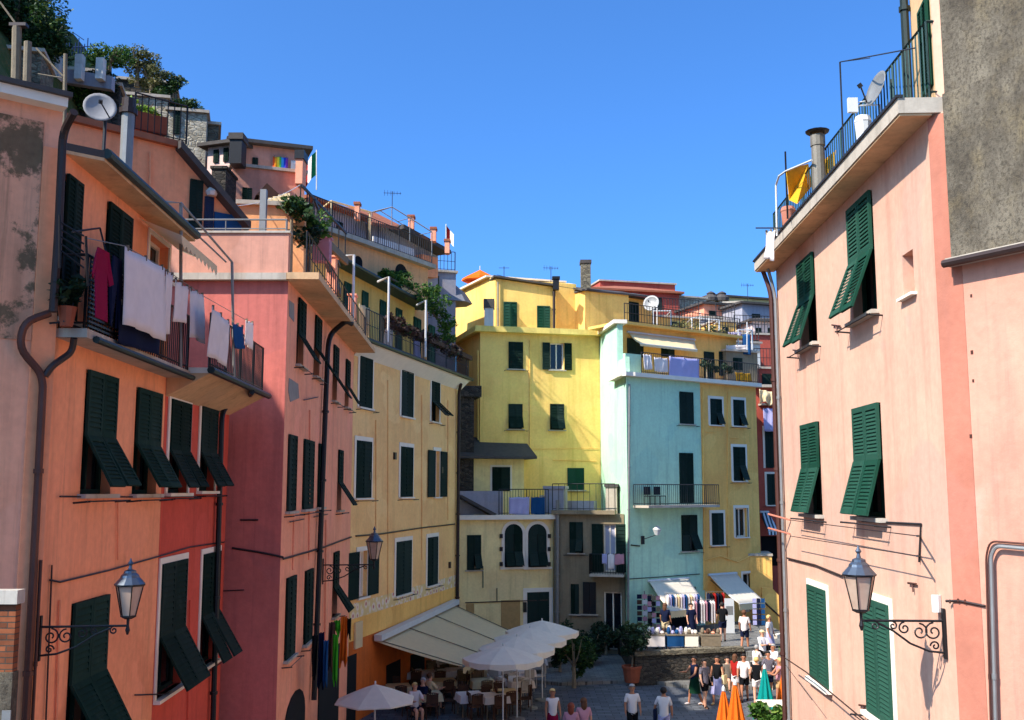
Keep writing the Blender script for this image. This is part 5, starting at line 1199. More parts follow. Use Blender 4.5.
# dormer porch
p=at(258,205,35.6); Wd=Wall(p,p+d2); prof_house('roof_porch','little brown gabled porch on the pink hill house',Wd,[(259,206),(259,195),(256,195),(267,183),(279,194),(276,195),(276,206)],1.2,M_brown,'porch')
stack('stone_pier','dark stone pier beside the orange gable roof',216,230,172,210,36.5,M_stonedark,M_stonedark,.1,1.4,'wall')
# climbing plants right of B parapet
for x,y,Y,s_,lab,g_ in ((292,210,27.5,.55,'green climbing plant over the end of the ochre wall',G_dark),(310,224,29,.6,'bright leafed shrub on the salmon house terrace',G_mid),(303,236,28,.45,'trailing plant at the corner of the rose parapet',G_shade)):
    p=at(x,y,Y); bush('climbing_plant',lab,'plant',p,(s_,s_*.9,s_),g_,420,.1,root_z=zBt+.2,seed=x)
# lean-to stair with rusty sheets on the salmon terrace
for k,(x0,y0,x1,y1,Y,m_,lab) in enumerate(((300,214,345,258,29,M_wood,'weathered timber stair string climbing the salmon terrace'),(313,228,338,290,30,M_pipe,'dark iron stair flight on the salmon terrace'))):
    a,b=at(x0,y0,Y),at(x1,y1,Y+5); t=thing('stair',lab,'stairs',b)
    MB().extr([a,b,b-Z*.25,a-Z*.25],Vector((.12,0,0))).build('string',m_,t); MB().extr([a+Z*.9,b+Z*.9,b+Z*.82,a+Z*.82],Vector((.06,0,0))).build('handrail',M_iron,t)
    for q in range(7): c=a.lerp(b,q/6); MB().tube([c,c+Z*.88],.02,4).build('baluster',M_iron,t)
for x,y,Y,w_,h_,m_,lab in ((322,262,30,.5,.7,M_pinkc,'pink laundry crate by the iron stair'),(331,303,33,.3,1.5,M_salmon,'upright terracotta slab at the end of the salmon terrace'),(352,335,36,.25,1.4,M_salmon,'small terracotta pillar by the green shutters')):
    p=at(x,y,Y); nm='terrace_pillar' if h_>1 else 'crate'
    tag(MB().box(p.x-w_/2,p.x+w_/2,Y-.2,Y+.2,p.z,p.z+h_).box(p.x-w_/2-.04,p.x+w_/2+.04,Y-.24,Y+.24,p.z+h_,p.z+h_+.06).build(nm,m_,None,origin=(p.x,p.y,p.z)),lab,'pillar' if h_>1 else 'crate')
# H3: curved peach house with arches, railing terrace
p=at(335,240,44); p=Vector((p.x,p.y,0)); W3h=Wall(p,p+vpdir(1060)); u1=W3h.hit(428,285)[0]; z3=zat(W3h,380,252)
H3=house('peach_arched_house','long peach house with small arched openings under the railed blue grey terrace','house',W3h.P(-2.2,0),W3h.P(u1,0),7,9,z3,M_peach)
H3.build()
for x0,x1,yt,yb in ((354,362,256,268),(395,407,264,276)):
    u0,u1_=W3h.hit(x0,yb)[0],W3h.hit(x1,yb)[0]; r=(u1_-u0)/2; z0=zat(W3h,(x0+x1)/2,yb); zt=zat(W3h,(x0+x1)/2,yt)
    MB().extr([W3h.P(u0,z0,.004)]+[W3h.P(u0+r-math.cos(math.pi*i/10)*r,zt-r*.9+math.sin(math.pi*i/10)*r*.9,.004) for i in range(11)]+[W3h.P(u1_,z0,.004)],W3h.n*.02).build('arched_window',M_dark,H3.root)
slab_off(W3h,-2.3,u1+.2,-.2,.35,z3,z3+.22).build('terrace_slab',M_slab,H3.root)
railing(H3.root,[W3h.P(-2.2,z3+.22,.2),W3h.P(u1,z3+.22,.2)],1.15,M_iron,.17,.016,'terrace_railing')
# grey blue storey on it
Wg=Wall(W3h.P(-2.1,0,-2),W3h.P(u1*.62,0,-2)); 
S3=prof_house('blue_grey_storey','blue grey recessed storey with sloping roof behind the long railing',Wg,[(312,252),(312,200),(345,212),(366,218),(366,262)],3,M_lilac)
a,b=Wg.at(310,197,.5),Wg.at(370,219,.5); MB().extr([a,b,b-Wg.n*3.6,a-Wg.n*3.6],Z*.15).build('roof',M_tile,S3.root)
pwin(S3,Wg,336,342,222,240,nsl=6,sill=False)
stack('chimney','slim orange chimney on the blue grey storey',355,359.5,203,220,46,M_salmon,M_tile,.12,.4)
p=at(330,205,44); t=thing('pergola_frame','pale awning frame over the blue grey storey','pergola',(p.x,p.y,p.z-1.5)); a,b,c=at(331,201,44),at(370,212,48),at(331,213,44); MB().tube([a,b],.05,5).tube([c-Z,a],.05,5).tube([b-Z*1.5,b],.05,5).tube([a,a+Vector((-.8,1.5,0))],.04,5).build('frame',M_canvas,t)
# terracotta roof house + chimneys to the right
Wr=Wall(W3h.P(W3h.hit(372,240)[0],0,-1.8),W3h.P(u1+1.2,0,-1.8))
S4=prof_house('terracotta_roof_house','house with a deep dark eave and brick roof at the crest of the row',Wr,[(372,262),(372,222),(408,229),(438,256),(438,290),(420,290)],4,M_lilac)
a,b=Wr.at(372,222,.6),Wr.at(406,228,.6); MB().extr([a,b,b-Wr.n*2+Z*1.1,a-Wr.n*2+Z*1.1],-Z*.18).build('roof',M_tile,S4.root)
a,b=Wr.at(404,228.5,.9),Wr.at(451,254,.9); MB().extr([a,b,b-Wr.n*4,a-Wr.n*4],Z*.22).build('roof',M_slate,S4.root)
MB().extr([Wr.at(374,236,1.2),Wr.at(414,249,1.2),Wr.at(414,262,1.2),Wr.at(374,250,1.2)],-Wr.n*.1).build('balustrade',M_whitemetal,S4.root)
MB().extr([Wr.at(422,254,.4),Wr.at(438,258,.4),Wr.at(438,278,.4),Wr.at(422,276,.4)],-Wr.n*.4).build('orange_bay',M_orange,S4.root)
for x0,x1,yt,yb,lab in ((408.5,414,216,230,'orange chimney, first along the dark eave'),(431,436,228,242,'orange chimney, middle one along the dark eave'),(445,449.5,240,254,'orange chimney, last at the tip of the dark eave')):
    stack('chimney',lab,x0,x1,yt,yb,52,M_salmon,M_tile,.12,.5)
block('grey_terrace_house','grey lilac terrace house ending the row beyond the green creeper',421,456,272,56,dirn(1,.3),9,5,M_lilac,[(426,431,276,290),(436,439,276,292)],rail=True)
p=at(450,292,57.5); t=thing('lilac_parasol','lilac grey folded awning at the end of the row','parasol',(p.x,p.y,p.z-1.6)); MB().lathe((p.x,p.y,p.z),[(1.3,-.7),(.9,-.1),(.1,.6)],8).build('canopy',M_greyc,t); MB().tube([p-Z*1.6,p+Z*.6],.03,5).build('pole',M_grey,t)
# roof pergola wires
t=thing('wire_pergola','thin wire pergola on the crest terrace','pergola',at(392,232,50))
mb=MB(); a=[at(x,y,50) for x,y in ((372,212),(392,207),(410,218),(432,232))]
mb.tube(a,.03,4)
for q in a: mb.tube([q,q-Z*1.2],.025,4)
mb.tube([x_+Vector((-.8,1.6,.25)) for x_ in a],.025,4)
for q in a: mb.tube([q,q+Vector((-.8,1.6,.25))],.02,4)
mb.build('frame',M_grey,t)
# flags
def flag(label,x,yb,yt,Y,cols,fw=.9,fh=.6,side=-1):
    b,tp=at(x,yb,Y),at(x,yt,Y); t=thing('flag',label,'flag',b); MB().tube([b,tp],.03,5).build('pole',M_whitemetal,t)
    w=fw/len(cols)
    for i,c in enumerate(cols):
        x0=side*w*i; x1=side*w*(i+1); q=tp-Z*.05
        mb=MB(); vs=[];fs=[]
        for j in range(5):
            for s in (0,1): xx=x0+(x1-x0)*s; vs.append(q+Vector((xx*.55,.12*math.sin(xx*5),-fh*j/4-abs(xx)*.7)))
        for j in range(4): fs.append((2*j,2*j+1,2*j+3,2*j+2))
        mb.add(vs,fs); mb.build('band',c,t,fix=False)
flag('green white and red tricolour flag hanging limp on the upper left',316.5,190,150,40,[cloth('flag_green',(30,130,80)),M_sheet,M_redc],.9,1.0)
flag('white and red flag on the right end of the hill row',446,252,224,55,[M_redc,M_sheet],.8,.7,1)
# creeper along the roof edge of the mustard storey
cr=thing('roof_creeper','bright green creeper spilling over the dark green eave of the apricot row','creeper',at(415,320,47))
mb=MB()
for i,(x,y,s_) in enumerate(((386,274,.5),(396,280,.8),(406,284,.9),(416,290,1.1),(425,298,1.0),(434,306,1.1),(441,316,1.0),(446,328,.8),(400,276,.6),(450,338,.7),(430,290,.7))):
    p=at(x,y,46+i*.35 if i<8 else 48); leaves(mb,p,s_*.75,s_*.75,s_*.55,420,.08,6,i+50)
mb.build('foliage',G_mid,cr,fix=False); MB().tube([at(386,276,46),at(416,292,47),at(450,335,49)],.05,5).build('stem',M_wood,cr)
# brown flower boxes with trailing plants on apricot terrace railing
fb=thing('hanging_plants','dark trailing plants in boxes along the apricot terrace railing','plants',WC.P(uC*.5,zC+.8,.45))
mb=MB(); bx=MB()
for k in range(18):
    u=WC.hit(384+k*4.4,330+k*1.6,.45)[0]
    if u>uC: break
    leaves(mb,WC.P(u,zC+1.25,.5),.32,.3,.22,150,.09,4,k,drop=.35)
bx.ob(WC.P(0,0),WC.u,Z,WC.n,WC.hit(384,330,.4)[0],uC,zC+1.0,zC+1.2,.42,.6)
mb.build('foliage',foliage_mat('leaves_brown',(46,34,28),(84,58,46),(60,84,40)),fb,fix=False); bx.build('planter',M_brown,fb)
# steel washing frames over the apricot terrace
for i,(x0,y0,x1,y1,yb) in enumerate(((336,254.5,354,255,282),(378,277,389,277,316),(417,300,426,300.5,330))):
    a,b=WC.at(x0,y0,.2),WC.at(x1,y1,.9); a.z=b.z; t=thing('washing_frame',['first','second','third'][i]+' pale steel washing frame from the left, above the apricot terrace','washing frame',Vector((b.x,b.y,zC+.14)))
    MB().tube([a,b,Vector((b.x,b.y,zC+.14))],.045,6).build('frame',M_whitemetal,t)
for i,(x,s_) in enumerate(((366,1.1),(392,.9),(420,.8))):
    q=WC.P(WC.hit(x,340,.0)[0],zC+.14,-.3); hang('laundry',['pale curtain cloth behind the apricot terrace rail, leftmost','grey white cloth in the middle of the apricot terrace','lilac cloth near the right end of the apricot terrace'][i],'laundry',[M_canvas,M_sheet,M_lilacc][i],q+Z*1.5,q+WC.u*s_+Z*1.5,1.3,'washing on the apricot terrace')
# ================================================================== HILL with terraces, stone house, trees
def hz(X,Y):
    d=max(0,-9-X); base_=11.5 if Y>14 else 11.5
    z=12+1.45*d; z=min(z,31)
    # terraces
    st=1.6; k=math.floor(z/st); f=(z/st-k); z=k*st+st*min(1,max(0,(f-.55)/.45))
    if Y<16: z-= (16-Y)*1.2
    if X>-9: z=-.5
    return z
NX,NY=60,50; vs=[];fs=[]
for j in range(NY+1):
    for i in range(NX+1):
        X=-9-60*(i/NX)**1.6; Y=8+70*j/NY; vs.append(Vector((X-(max(0,Y-50)*.0),Y,hz(X-.01,Y)+.25*math.sin(X*1.3+Y)*1)))
for j in range(NY):
    for i in range(NX): q=j*(NX+1)+i; fs.append((q,q+1,q+NX+2,q+NX+1))
mh,nt,b=base('hillside',.95,0,.1)
col=mix(nt,noise(nt,.6,7),lin((58,72,34)),lin((120,108,70))); col=mix(nt,ramp(nt,noise(nt,3,6),[(.4,(0,0,0,1)),(.7,(1,1,1,1))]),col,lin((66,84,38)))
nt.links.new(col,b.inputs['Base Color']); bump(nt,b,noise(nt,5,7),.9,.2)
tag(MB().add(vs,fs).build('hill',mh,None,fix=False),kind='structure')
vs=[];fs=[]
for j in range(21):
    for i in range(31):
        X=-14+60*i/30; Y=58+80*j/20; z=min(14,(Y-58)*.55)-.6 + (0 if X>-6 else 2); vs.append(Vector((X,Y,z)))
for j in range(20):
    for i in range(30): q=j*31+i; fs.append((q,q+1,q+32,q+31))
tag(MB().add(vs,fs).build('far_slope',mh,None,fix=False),kind='structure')
# stone tower house
dS=dirn(1,.25)
SH=block('stone_tower','tallest pale rubble stone wall at the top of the hill, behind the flue',126,168,97,40,dS,15,5,M_stonepale,[],cat='stone building')
p=at(118,95,42); block('stone_tower','pale stone wall stepping down behind the terrace railing, with a green shuttered opening',168,207,112,40.4,dS,15,4,M_stonepale,[(173,181,111,134)],cat='stone building')
SW=block('stone_wall','dark dry stone retaining wall under the bushes',118,175,82,44,dS,14,3,M_stonedark,cat='wall')
block('stone_wall','broken stone wall stepping down the crest beside the pink hill house',188,219,124,41.5,dirn(1,.3),15,3,M_stone,cat='wall')
block('stone_wall','low pale terrace wall stepping across the scrub between pillars and posts',28,104,70,37.5,dS,14,1.2,M_stone,cat='wall')
block('stone_wall','rough rubble retaining wall at the far upper left',-20,42,50,31,dS,14,2,M_stone,cat='wall')
block('stone_wall','terrace wall with mixed stones below the white posts',60,120,84,36,dS,14,2,M_stonedark,cat='wall')
for i,(x,lab) in enumerate(((57.5,'leftmost'),(80,'middle'),(101,'rightmost'))):
    a=at(x-4,72,35); b=at(x+4,52+i*3.5,35); t=thing('terrace_post','%s of the three squat white posts along the hill terrace'%lab,'post',((a.x+b.x)/2,35,a.z),'white terrace posts')
    MB().box(a.x,b.x,34.85,35.15,a.z-.3,b.z).build('post',M_white,t)
a,b=at(48,66,35.2),at(112,76,35.2); tag(MB().ob(a,(b-a).normalized(),Vector((0,1,0)),Z,0,(b-a).length,0,.3,-.5,0).build('terrace_coping',M_lilac,None,origin=a),'low grey terrace coping linking the white posts','wall')
# trees and bushes
bush('tree','big dark evergreen tree at the top left corner','tree',at(18,14,34),(1.65,1.5,1.35),G_dark,8000,.075,lump=26,root_z=at(20,70,34).z,seed=1)
bush('tree','dark rounded tree spilling right of the corner evergreen','tree',at(46,34,33),(.8,.8,1.0),G_dark,4800,.07,lump=18,root_z=at(46,80,33).z,seed=2)
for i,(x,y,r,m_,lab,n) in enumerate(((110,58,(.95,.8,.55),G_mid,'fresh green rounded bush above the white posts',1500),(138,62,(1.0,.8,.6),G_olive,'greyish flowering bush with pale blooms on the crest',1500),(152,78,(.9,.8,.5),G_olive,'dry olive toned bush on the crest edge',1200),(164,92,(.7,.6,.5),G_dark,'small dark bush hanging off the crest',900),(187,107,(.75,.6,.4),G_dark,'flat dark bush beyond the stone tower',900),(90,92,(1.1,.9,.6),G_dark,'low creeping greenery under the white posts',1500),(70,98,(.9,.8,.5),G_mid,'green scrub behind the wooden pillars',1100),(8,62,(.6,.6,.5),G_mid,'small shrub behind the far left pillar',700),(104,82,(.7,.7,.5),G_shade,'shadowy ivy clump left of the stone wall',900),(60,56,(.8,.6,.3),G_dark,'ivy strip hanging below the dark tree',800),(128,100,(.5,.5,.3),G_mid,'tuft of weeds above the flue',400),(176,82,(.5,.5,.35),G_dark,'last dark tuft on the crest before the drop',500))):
    Y=36 if x<120 else 41
    p=at(x,y,Y); bush('bush',lab,'bush',p,r,m_,int(n*1.8),.06,seed=i+20,lump=14,root_z=p.z-r[2]-.5)
# twiggy blue iron fence in front of bushes
t=thing('crest_fence','thin blue iron fence on the crest behind the white posts','fence',at(78,60,36)); mb=MB()
for k in range(9): p=at(66+k*3,56,36); mb.tube([p,p+Z*(.55+.15*math.sin(k*2))],.02,4)
mb.tube([at(64,48,36),at(94,46,36)],.02,4).tube([at(64,38,36),at(74,33,36),at(84,40,36)],.015,4)
mb.build('bars',plain('fence_blue',(46,66,110),.5,.2),t)
# timber pillars and struts right behind the first roof
for i,(x,yt,lab) in enumerate(((17,27,'thick weathered timber pillar, left of the pair on the first roof'),(28,42,'weathered timber pillar, right of the pair on the first roof'),(65.5,54,'thin pale timber pillar near the roof corner'))):
    Y=15.2; a=at(x,74 if i<2 else 90,Y); tp=at(x,yt,Y); r=[.075,.062,.032][i]
    t=thing('timber_pillar',lab,'post',(a.x,a.y,zE+.1)); MB().tube([Vector((a.x,a.y,zE+.1)),Vector((a.x+.01,a.y,(zE+tp.z)/2)),tp],[r*1.15,r,r*.95],9).build('post',M_wood,t)
    if i==0: MB().ob(tp,Vector((1,0,0)),Vector((0,1,0)),Z,-.1,.16,-.06,.06,0,.05).build('cap',M_pipe,t)
for a,b,r,lab in (((0,2),(16,24),.015,'pale strut slanting down to the timber pillar at top left'),((36,48),(63,76),.014,'pale strut slanting between the timber pillars'),((38,74),(62,78),.012,'thin brace low between the timber pillars')):
    p,q=at(*a,15.2),at(*b,15.2); tag(MB().tube([p,q],r,5).build('strut',M_wood,None,origin=q),lab,'strut')
# brick pier bottom left
a=at(-30,592,12.2); b=at(17,592,12.2); Wb=Wall(a,b); t=thing('brick_pier','brick garden pier with concrete capping in the lower left corner','wall',Vector(((a.x+b.x)/2,12.2,0)))
MB().ob(Wb.P(0,0),Wb.u,Z,Wb.n,0,Wb.L,zat(Wb,5,672),zat(Wb,5,604),-.12,0).build('brickwork',M_brick,t)
MB().ob(Wb.P(0,0),Wb.u,Z,Wb.n,0,Wb.L+.03,zat(Wb,5,604)+.002,zat(Wb,5,590),-.14,.05).build('capping',M_slab,t)
MB().ob(Wb.P(0,0),Wb.u,Z,Wb.n,0,Wb.L+.02,-1,zat(Wb,5,672)-.002,-.12,.03).build('plinth',M_concrete,t)
# small framed sign at the very corner
Wn=Wall(Wb.P(0,0,.06),Wb.P(1,0,.06)); c=Wn.at(7,712); tag(MB().ob(c,Wb.u,Z,Wb.n,-.05,.05,-.1,.02,0,.02).build('notice_plate',M_grey,None,origin=c),'small white notice plate fixed under the brick pier','sign')

# television aerials and roof cables along the skyline
def aerial(x,y,Y,h,lab,base=None):
    p=at(x,y,Y); t=thing('television_antenna',lab,'antenna',p); mb=MB().tube([p,p+Z*h],.02,5); q=p+Z*h*.93
    mb.tube([q+Vector((-.45,0,0)),q+Vector((.45,.1,0))],.014,4)
    for k in range(6): c=q+Vector((-.4+k*.16,.02*k,0)); mb.tube([c-Z*(.16-.015*k),c+Z*(.16-.015*k)],.009,4)
    mb.build('aerial',M_iron,t)
for x,y,Y,h,lab in ((551,288,59,1.3,'antenna at the roof corner between the two yellow roof pieces'),(748,305,69,1.5,'antenna on the grey lilac skyline house'),(392,214,51,1.2,'antenna on the wire pergola terrace of the crest row')):
    aerial(x,y,Y,h,lab)
for i,(a,b) in enumerate((((556,290,58),(640,297,60)),((497,279,57.5),(554,286,58)))):
    p,q=at(*a)+Z*.25,at(*b)+Z*.25; tag(MB().tube(sag(p,q,.12),.014,4).build('roof_cable',M_pipe,None,origin=p),['slack dark cable running over the right part of the yellow roof','slack dark cable over the middle of the yellow roof'][i],'cable')
# wires and fittings on the centre facades
MB().tube([WK.at(476,447,.04),WK.at(540,449,.04),WK.at(598,448,.04)],.014,4).build('cable',M_ochre,K.root)
MB().tube([WK.at(553,460,.04),WK.at(596,461,.04)],.02,4).build('cable',M_ochre,K.root)
for x,y0,y1 in ((530,340,455),(478,350,440)): pipe(K.root,[WK.at(x,y0,.04),WK.at(x,y1,.04)],.025,M_yellow,'conduit',False,5)
MB().tube([WT.at(629,579,.05),WT.at(660,577,.05),WT.at(700,574,.05)],.02,4).build('cable',M_pipe,T.root)
MB().tube([WT.at(631,545,.05),WT.at(640,546,.05)],.03,4).ob(WT.at(642,540,.0),WT.u,Z,WT.n,-.08,.08,-.2,.2,.004,.1).build('meter_box',M_black,T.root)
for x,y in ((706,432),(730,438),(706,500)): MB().tube([WT.at(x,y,.04),WT.at(x+9,y,.04)],.015,4).build('wall_rod',M_ochre,U.root)
pipe(U.root,[WT.at(728,392,.04),WT.at(728,560,.04)],.025,M_ochre,'conduit',False,5)
# ================================================================== SQUARE
def paving(name,a,b_,scale,mort,rough=.75):
    m,nt,b=base(name,rough,0,.35)
    br=N(nt,'ShaderNodeTexBrick'); br.inputs['Scale'].default_value=scale; br.inputs['Color1'].default_value=lin(a); br.inputs['Color2'].default_value=lin(b_); br.inputs['Mortar'].default_value=lin(mort)
    br.inputs['Mortar Size'].default_value=.012; nt.links.new(pos(nt,(1,1,1)),br.inputs['Vector'])
    col=mix(nt,.6,br.outputs['Color'],ramp(nt,noise(nt,1.2,7),[(.3,(.45,.45,.45,1)),(.75,(1,1,1,1))]),'MULTIPLY')
    col=mix(nt,ramp(nt,noise(nt,5,7,(1,1,1),.7),[(.6,(0,0,0,1)),(.7,(.5,.5,.5,1))]),col,lin((50,48,46)))
    nt.links.new(col,b.inputs['Base Color']); bump(nt,b,br.outputs['Fac'],.3,-.01); return m
M_pave=paving('stone_paving',(108,110,114),(84,86,90),.9,(48,48,48)); M_pave2=paving('pale_paving',(134,130,122),(112,108,102),1.2,(70,66,62))
tag(MB().add([(-600,-300,0),(600,-300,0),(600,2500,0),(-600,2500,0)],[(0,1,2,3)]).build('ground',M_pave,None,fix=False),kind='structure')
# raised paved apron with kerb at the back of the square
q=[gp(560,686),gp(600,684.5),gp(640,683),gp(700,690),gp(752,690)]
poly=[(p.x,p.y) for p in q]+[(16,46),(16,58),(-4,58),(-4,47)]
tag(MB().prism(poly,.003,.14).build('pavement',M_pave2,None),kind='structure')
# terrace retaining wall
w0=gp(638,686,.14); w1=gp(742,676,.14); w0=Vector((w0.x,43.3,0)); w1=Vector((w1.x,44.6,0)); Wt=Wall(w0,w1)
TW=thing('retaining_wall','dark stone retaining wall holding the shop terrace in front of the teal house','wall',(w0+w1)/2)
tp=[w0,w1,Vector((13,46.5,0)),Vector((13,60,0)),Vector((4.6,57,0)),Vector((5.2,49.8,0))]
MB().prism([(p.x,p.y) for p in tp],.0,1.2).build('stonework',M_stonedark,TW)
MB().ob(Wt.P(0,0),Wt.u,Z,Wt.n,-.05,Wt.L+.05,1.2,1.38,-.35,.06).build('coping',M_stone,TW)
MB().prism([(p.x,p.y) for p in [w0+Vector((.3,.5,0)),w1+Vector((0,.5,0)),tp[2],tp[3],tp[4],tp[5]]],1.2,1.22).build('terrace_floor',M_pave2,TW)
# steps down to the right of the wall with pale side kerb
ST=thing('stone_steps','short flight of stone steps with a pale sunlit kerb, right of the retaining wall','steps',gp(755,690))
base_=w1+Vector((.15,0,0)); 
for i in range(7): MB().box(base_.x,base_.x+1.7,base_.y-.4+.32*i-1.6,base_.y+1.6,(i and .17*i+.002),.17*(i+1)).build('step',M_pave2,ST)
a,b=Vector((base_.x-.12,base_.y+.9,1.25)),Vector((base_.x+.35,base_.y-2.1,.35))
MB().extr([a,b,Vector((b.x,b.y,0.002)),Vector((a.x,a.y,.002))],Vector((.22,0,0))).build('side_kerb',M_trim,ST)
a,b=at(768,629,46),at(796,624,46); MB().extr([at(764,640,46),at(770,636,46),at(798,631,46),at(798,636,46)],Vector((0,.3,0))).build('pale_kerb',M_trim,ST)
# ---- big restaurant awning
t,(A_,B_,C__,D_)=(None,(0,0,0,0))
RA=thing('restaurant_awning','large cream retractable awning reaching out over the restaurant tables','awning',WC.at(414,622,.1))
a=WC.at(374,641,.1); b=WC.at(453,604,.1); c=at(513,631.5,45); d=at(463,667,38.5)
mb=MB(); n=30;m_=8;vs=[];fs=[]
for j in range(m_+1):
    for i in range(n+1):
        s=i/n;tt=j/m_; p=a.lerp(b,s).lerp(d.lerp(c,s),tt); p.z-=.05*math.sin(math.pi*tt)+.03*abs(math.sin(s*math.pi*3))*tt; vs.append(p)
for j in range(m_):
    for i in range(n): q=j*(n+1)+i; fs.append((q,q+1,q+n+2,q+n+1))
mb.add(vs,fs); o=mb.build('canvas',M_canvas,RA,smooth=True,fix=False); o.modifiers.new('t','SOLIDIFY').thickness=.015
mb=MB()
for i in range(14):
    p,q=d.lerp(c,i/14),d.lerp(c,(i+1)/14); mb.add([p,q,q-Z*.22,p.lerp(q,.5)-Z*.3,p-Z*.22],[(0,1,2,3,4)])
mb.build('valance',M_canvas,RA,fix=False).modifiers.new('t','SOLIDIFY').thickness=.01
MB().extr([a,b,b+Z*.22,a+Z*.22],WC.n*.3).build('cassette',M_whitemetal,RA)
MB().tube([d,c],.04,6).build('front_bar',M_grey,RA)
for k in (0.02,.33,.67,.98): MB().tube([a.lerp(b,k)+Z*.03,d.lerp(c,k)+Z*.02],.02,5).build('arm',M_wood,RA)
# ---- parasols
def parasol(label,c,r,h,mat,n=8,rise=.45,val=.18,group=None,tilt=0,ph=0):
    c=Vector(c); t=thing('parasol',label,'parasol',(c.x,c.y,c.z),group)
    ax=c+Z*h; mb=MB(); vs=[ax+Z*rise]; fs=[]
    R=[(.25,.80),(.5,.55),(.75,.28),(1,0)]
    K=n*2
    for rr,zz in R:
        for k in range(K):
            a=6.283*k/K+ph; s=rr*r*(1 if k%2==0 else .955); vs.append(ax+Vector((math.cos(a)*s,math.sin(a)*s,rise*zz-(0 if k%2==0 else .02*rr)+tilt*math.cos(a)*s)))
    for k in range(K): fs.append((0,1+k,1+(k+1)%K))
    for j in range(3):
        for k in range(K): q=1+j*K; fs.append((q+k,q+K+k,q+K+(k+1)%K,q+(k+1)%K))
    b0=len(vs)
    for k in range(K):
        p=vs[1+3*K+k]; vs.append(p-Z*val*(1 if k%2 else .8))
    for k in range(K): fs.append((1+3*K+k,b0+k,b0+(k+1)%K,1+3*K+(k+1)%K))
    mb.add(vs,fs); o=mb.build('canopy',mat,t,fix=False); o.modifiers.new('t','SOLIDIFY').thickness=.012
    MB().tube([c+Z*.08,ax+Z*(rise+.08)],.025,8).build('pole',M_whitemetal,t)
    MB().lathe(c,[(.28,.0),(.28,.06),(.06,.09)],12).build('base_plate',M_grey,t)
    rb=MB()
    for k in range(n): a=6.283*k/n+ph; rb.tube([ax+Z*(rise-.03),ax+Vector((math.cos(a)*r*.97,math.sin(a)*r*.97,-.02+tilt*math.cos(a)*r))],.01,4)
    rb.build('ribs',M_wood,t); return t
GP='white restaurant parasols'
def PX(x,y,z): return gp(x,y,z)
for i,(x,y,r,h,lab) in enumerate(((503,655,1.38,2.35,'cream edged parasol nearest the big awning, front of the row of four'),(517,645,1.38,2.45,'white parasol, second of the overlapping row behind the front one'),(530,636,1.38,2.5,'bluish white parasol, third of the overlapping row'),(542,628,1.42,2.6,'white parasol farthest back in the row, by the cream house door'))):
    p=PX(x,y+3,h); parasol(lab,(p.x,p.y,0),r,h,M_parasol,10,.4,.2,GP,ph=.2*i)
p=PX(375,700,2.3); parasol('single square white parasol by the salmon house, lower left',(p.x,p.y,0),1.15,2.3,M_parasol,4,.42,.04,ph=.5)
def closed(label,x,ytip,Y,mat,r=.27,h=2.6,group=None):
    tp=at(x,ytip,Y); zt=tp.z; t=thing('closed_parasol',label,'parasol',(tp.x,tp.y,0),group); mb=MB(); vs=[];fs=[]; K=24
    prof=[(0.02,zt),(.05,zt-.08),(.10,zt-.35),(.17,zt-.75),(.23,zt-1.1),(r,zt-1.42)]
    for rr,z in prof:
        for k in range(K):
            a=6.283*k/K; s=rr*(1+.22*math.cos(k*math.pi*2/3)); vs.append(Vector((tp.x+s*math.cos(a),tp.y+s*math.sin(a),z-(.05*math.cos(k*math.pi*2/3) if z<zt-1.4 else 0))))
    for j in range(len(prof)-1):
        for k in range(K): fs.append((j*K+k,(j+1)*K+k,(j+1)*K+(k+1)%K,j*K+(k+1)%K))
    mb.add(vs,fs); o=mb.build('canopy',mat,t,fix=False); o.modifiers.new('t','SOLIDIFY').thickness=.01
    MB().tube([(tp.x,tp.y,.05),(tp.x,tp.y,zt+.04)],.022,6).build('pole',M_whitemetal,t)
    MB().lathe((tp.x,tp.y,0),[(.05,zt-.02),(.045,zt+.05),(.01,zt+.12)],8).build('finial',M_whitemetal,t)
    MB().lathe((tp.x,tp.y,0),[(.25,0.0),(.25,.06),(.05,.08)],10).build('base_plate',M_grey,t)
closed('folded orange parasol, left one of the pair in front',723.5,690,27.8,M_orangec); closed('folded orange parasol, taller right one of the pair in front',735,684,27.3,M_orangec,.29)
closed('folded teal parasol in the middle of the crowd',764.5,668,31.2,M_tealc,.33); closed('folded orange parasol at the right edge, beside the pink wall',785,662,31.5,M_orangec,.3)
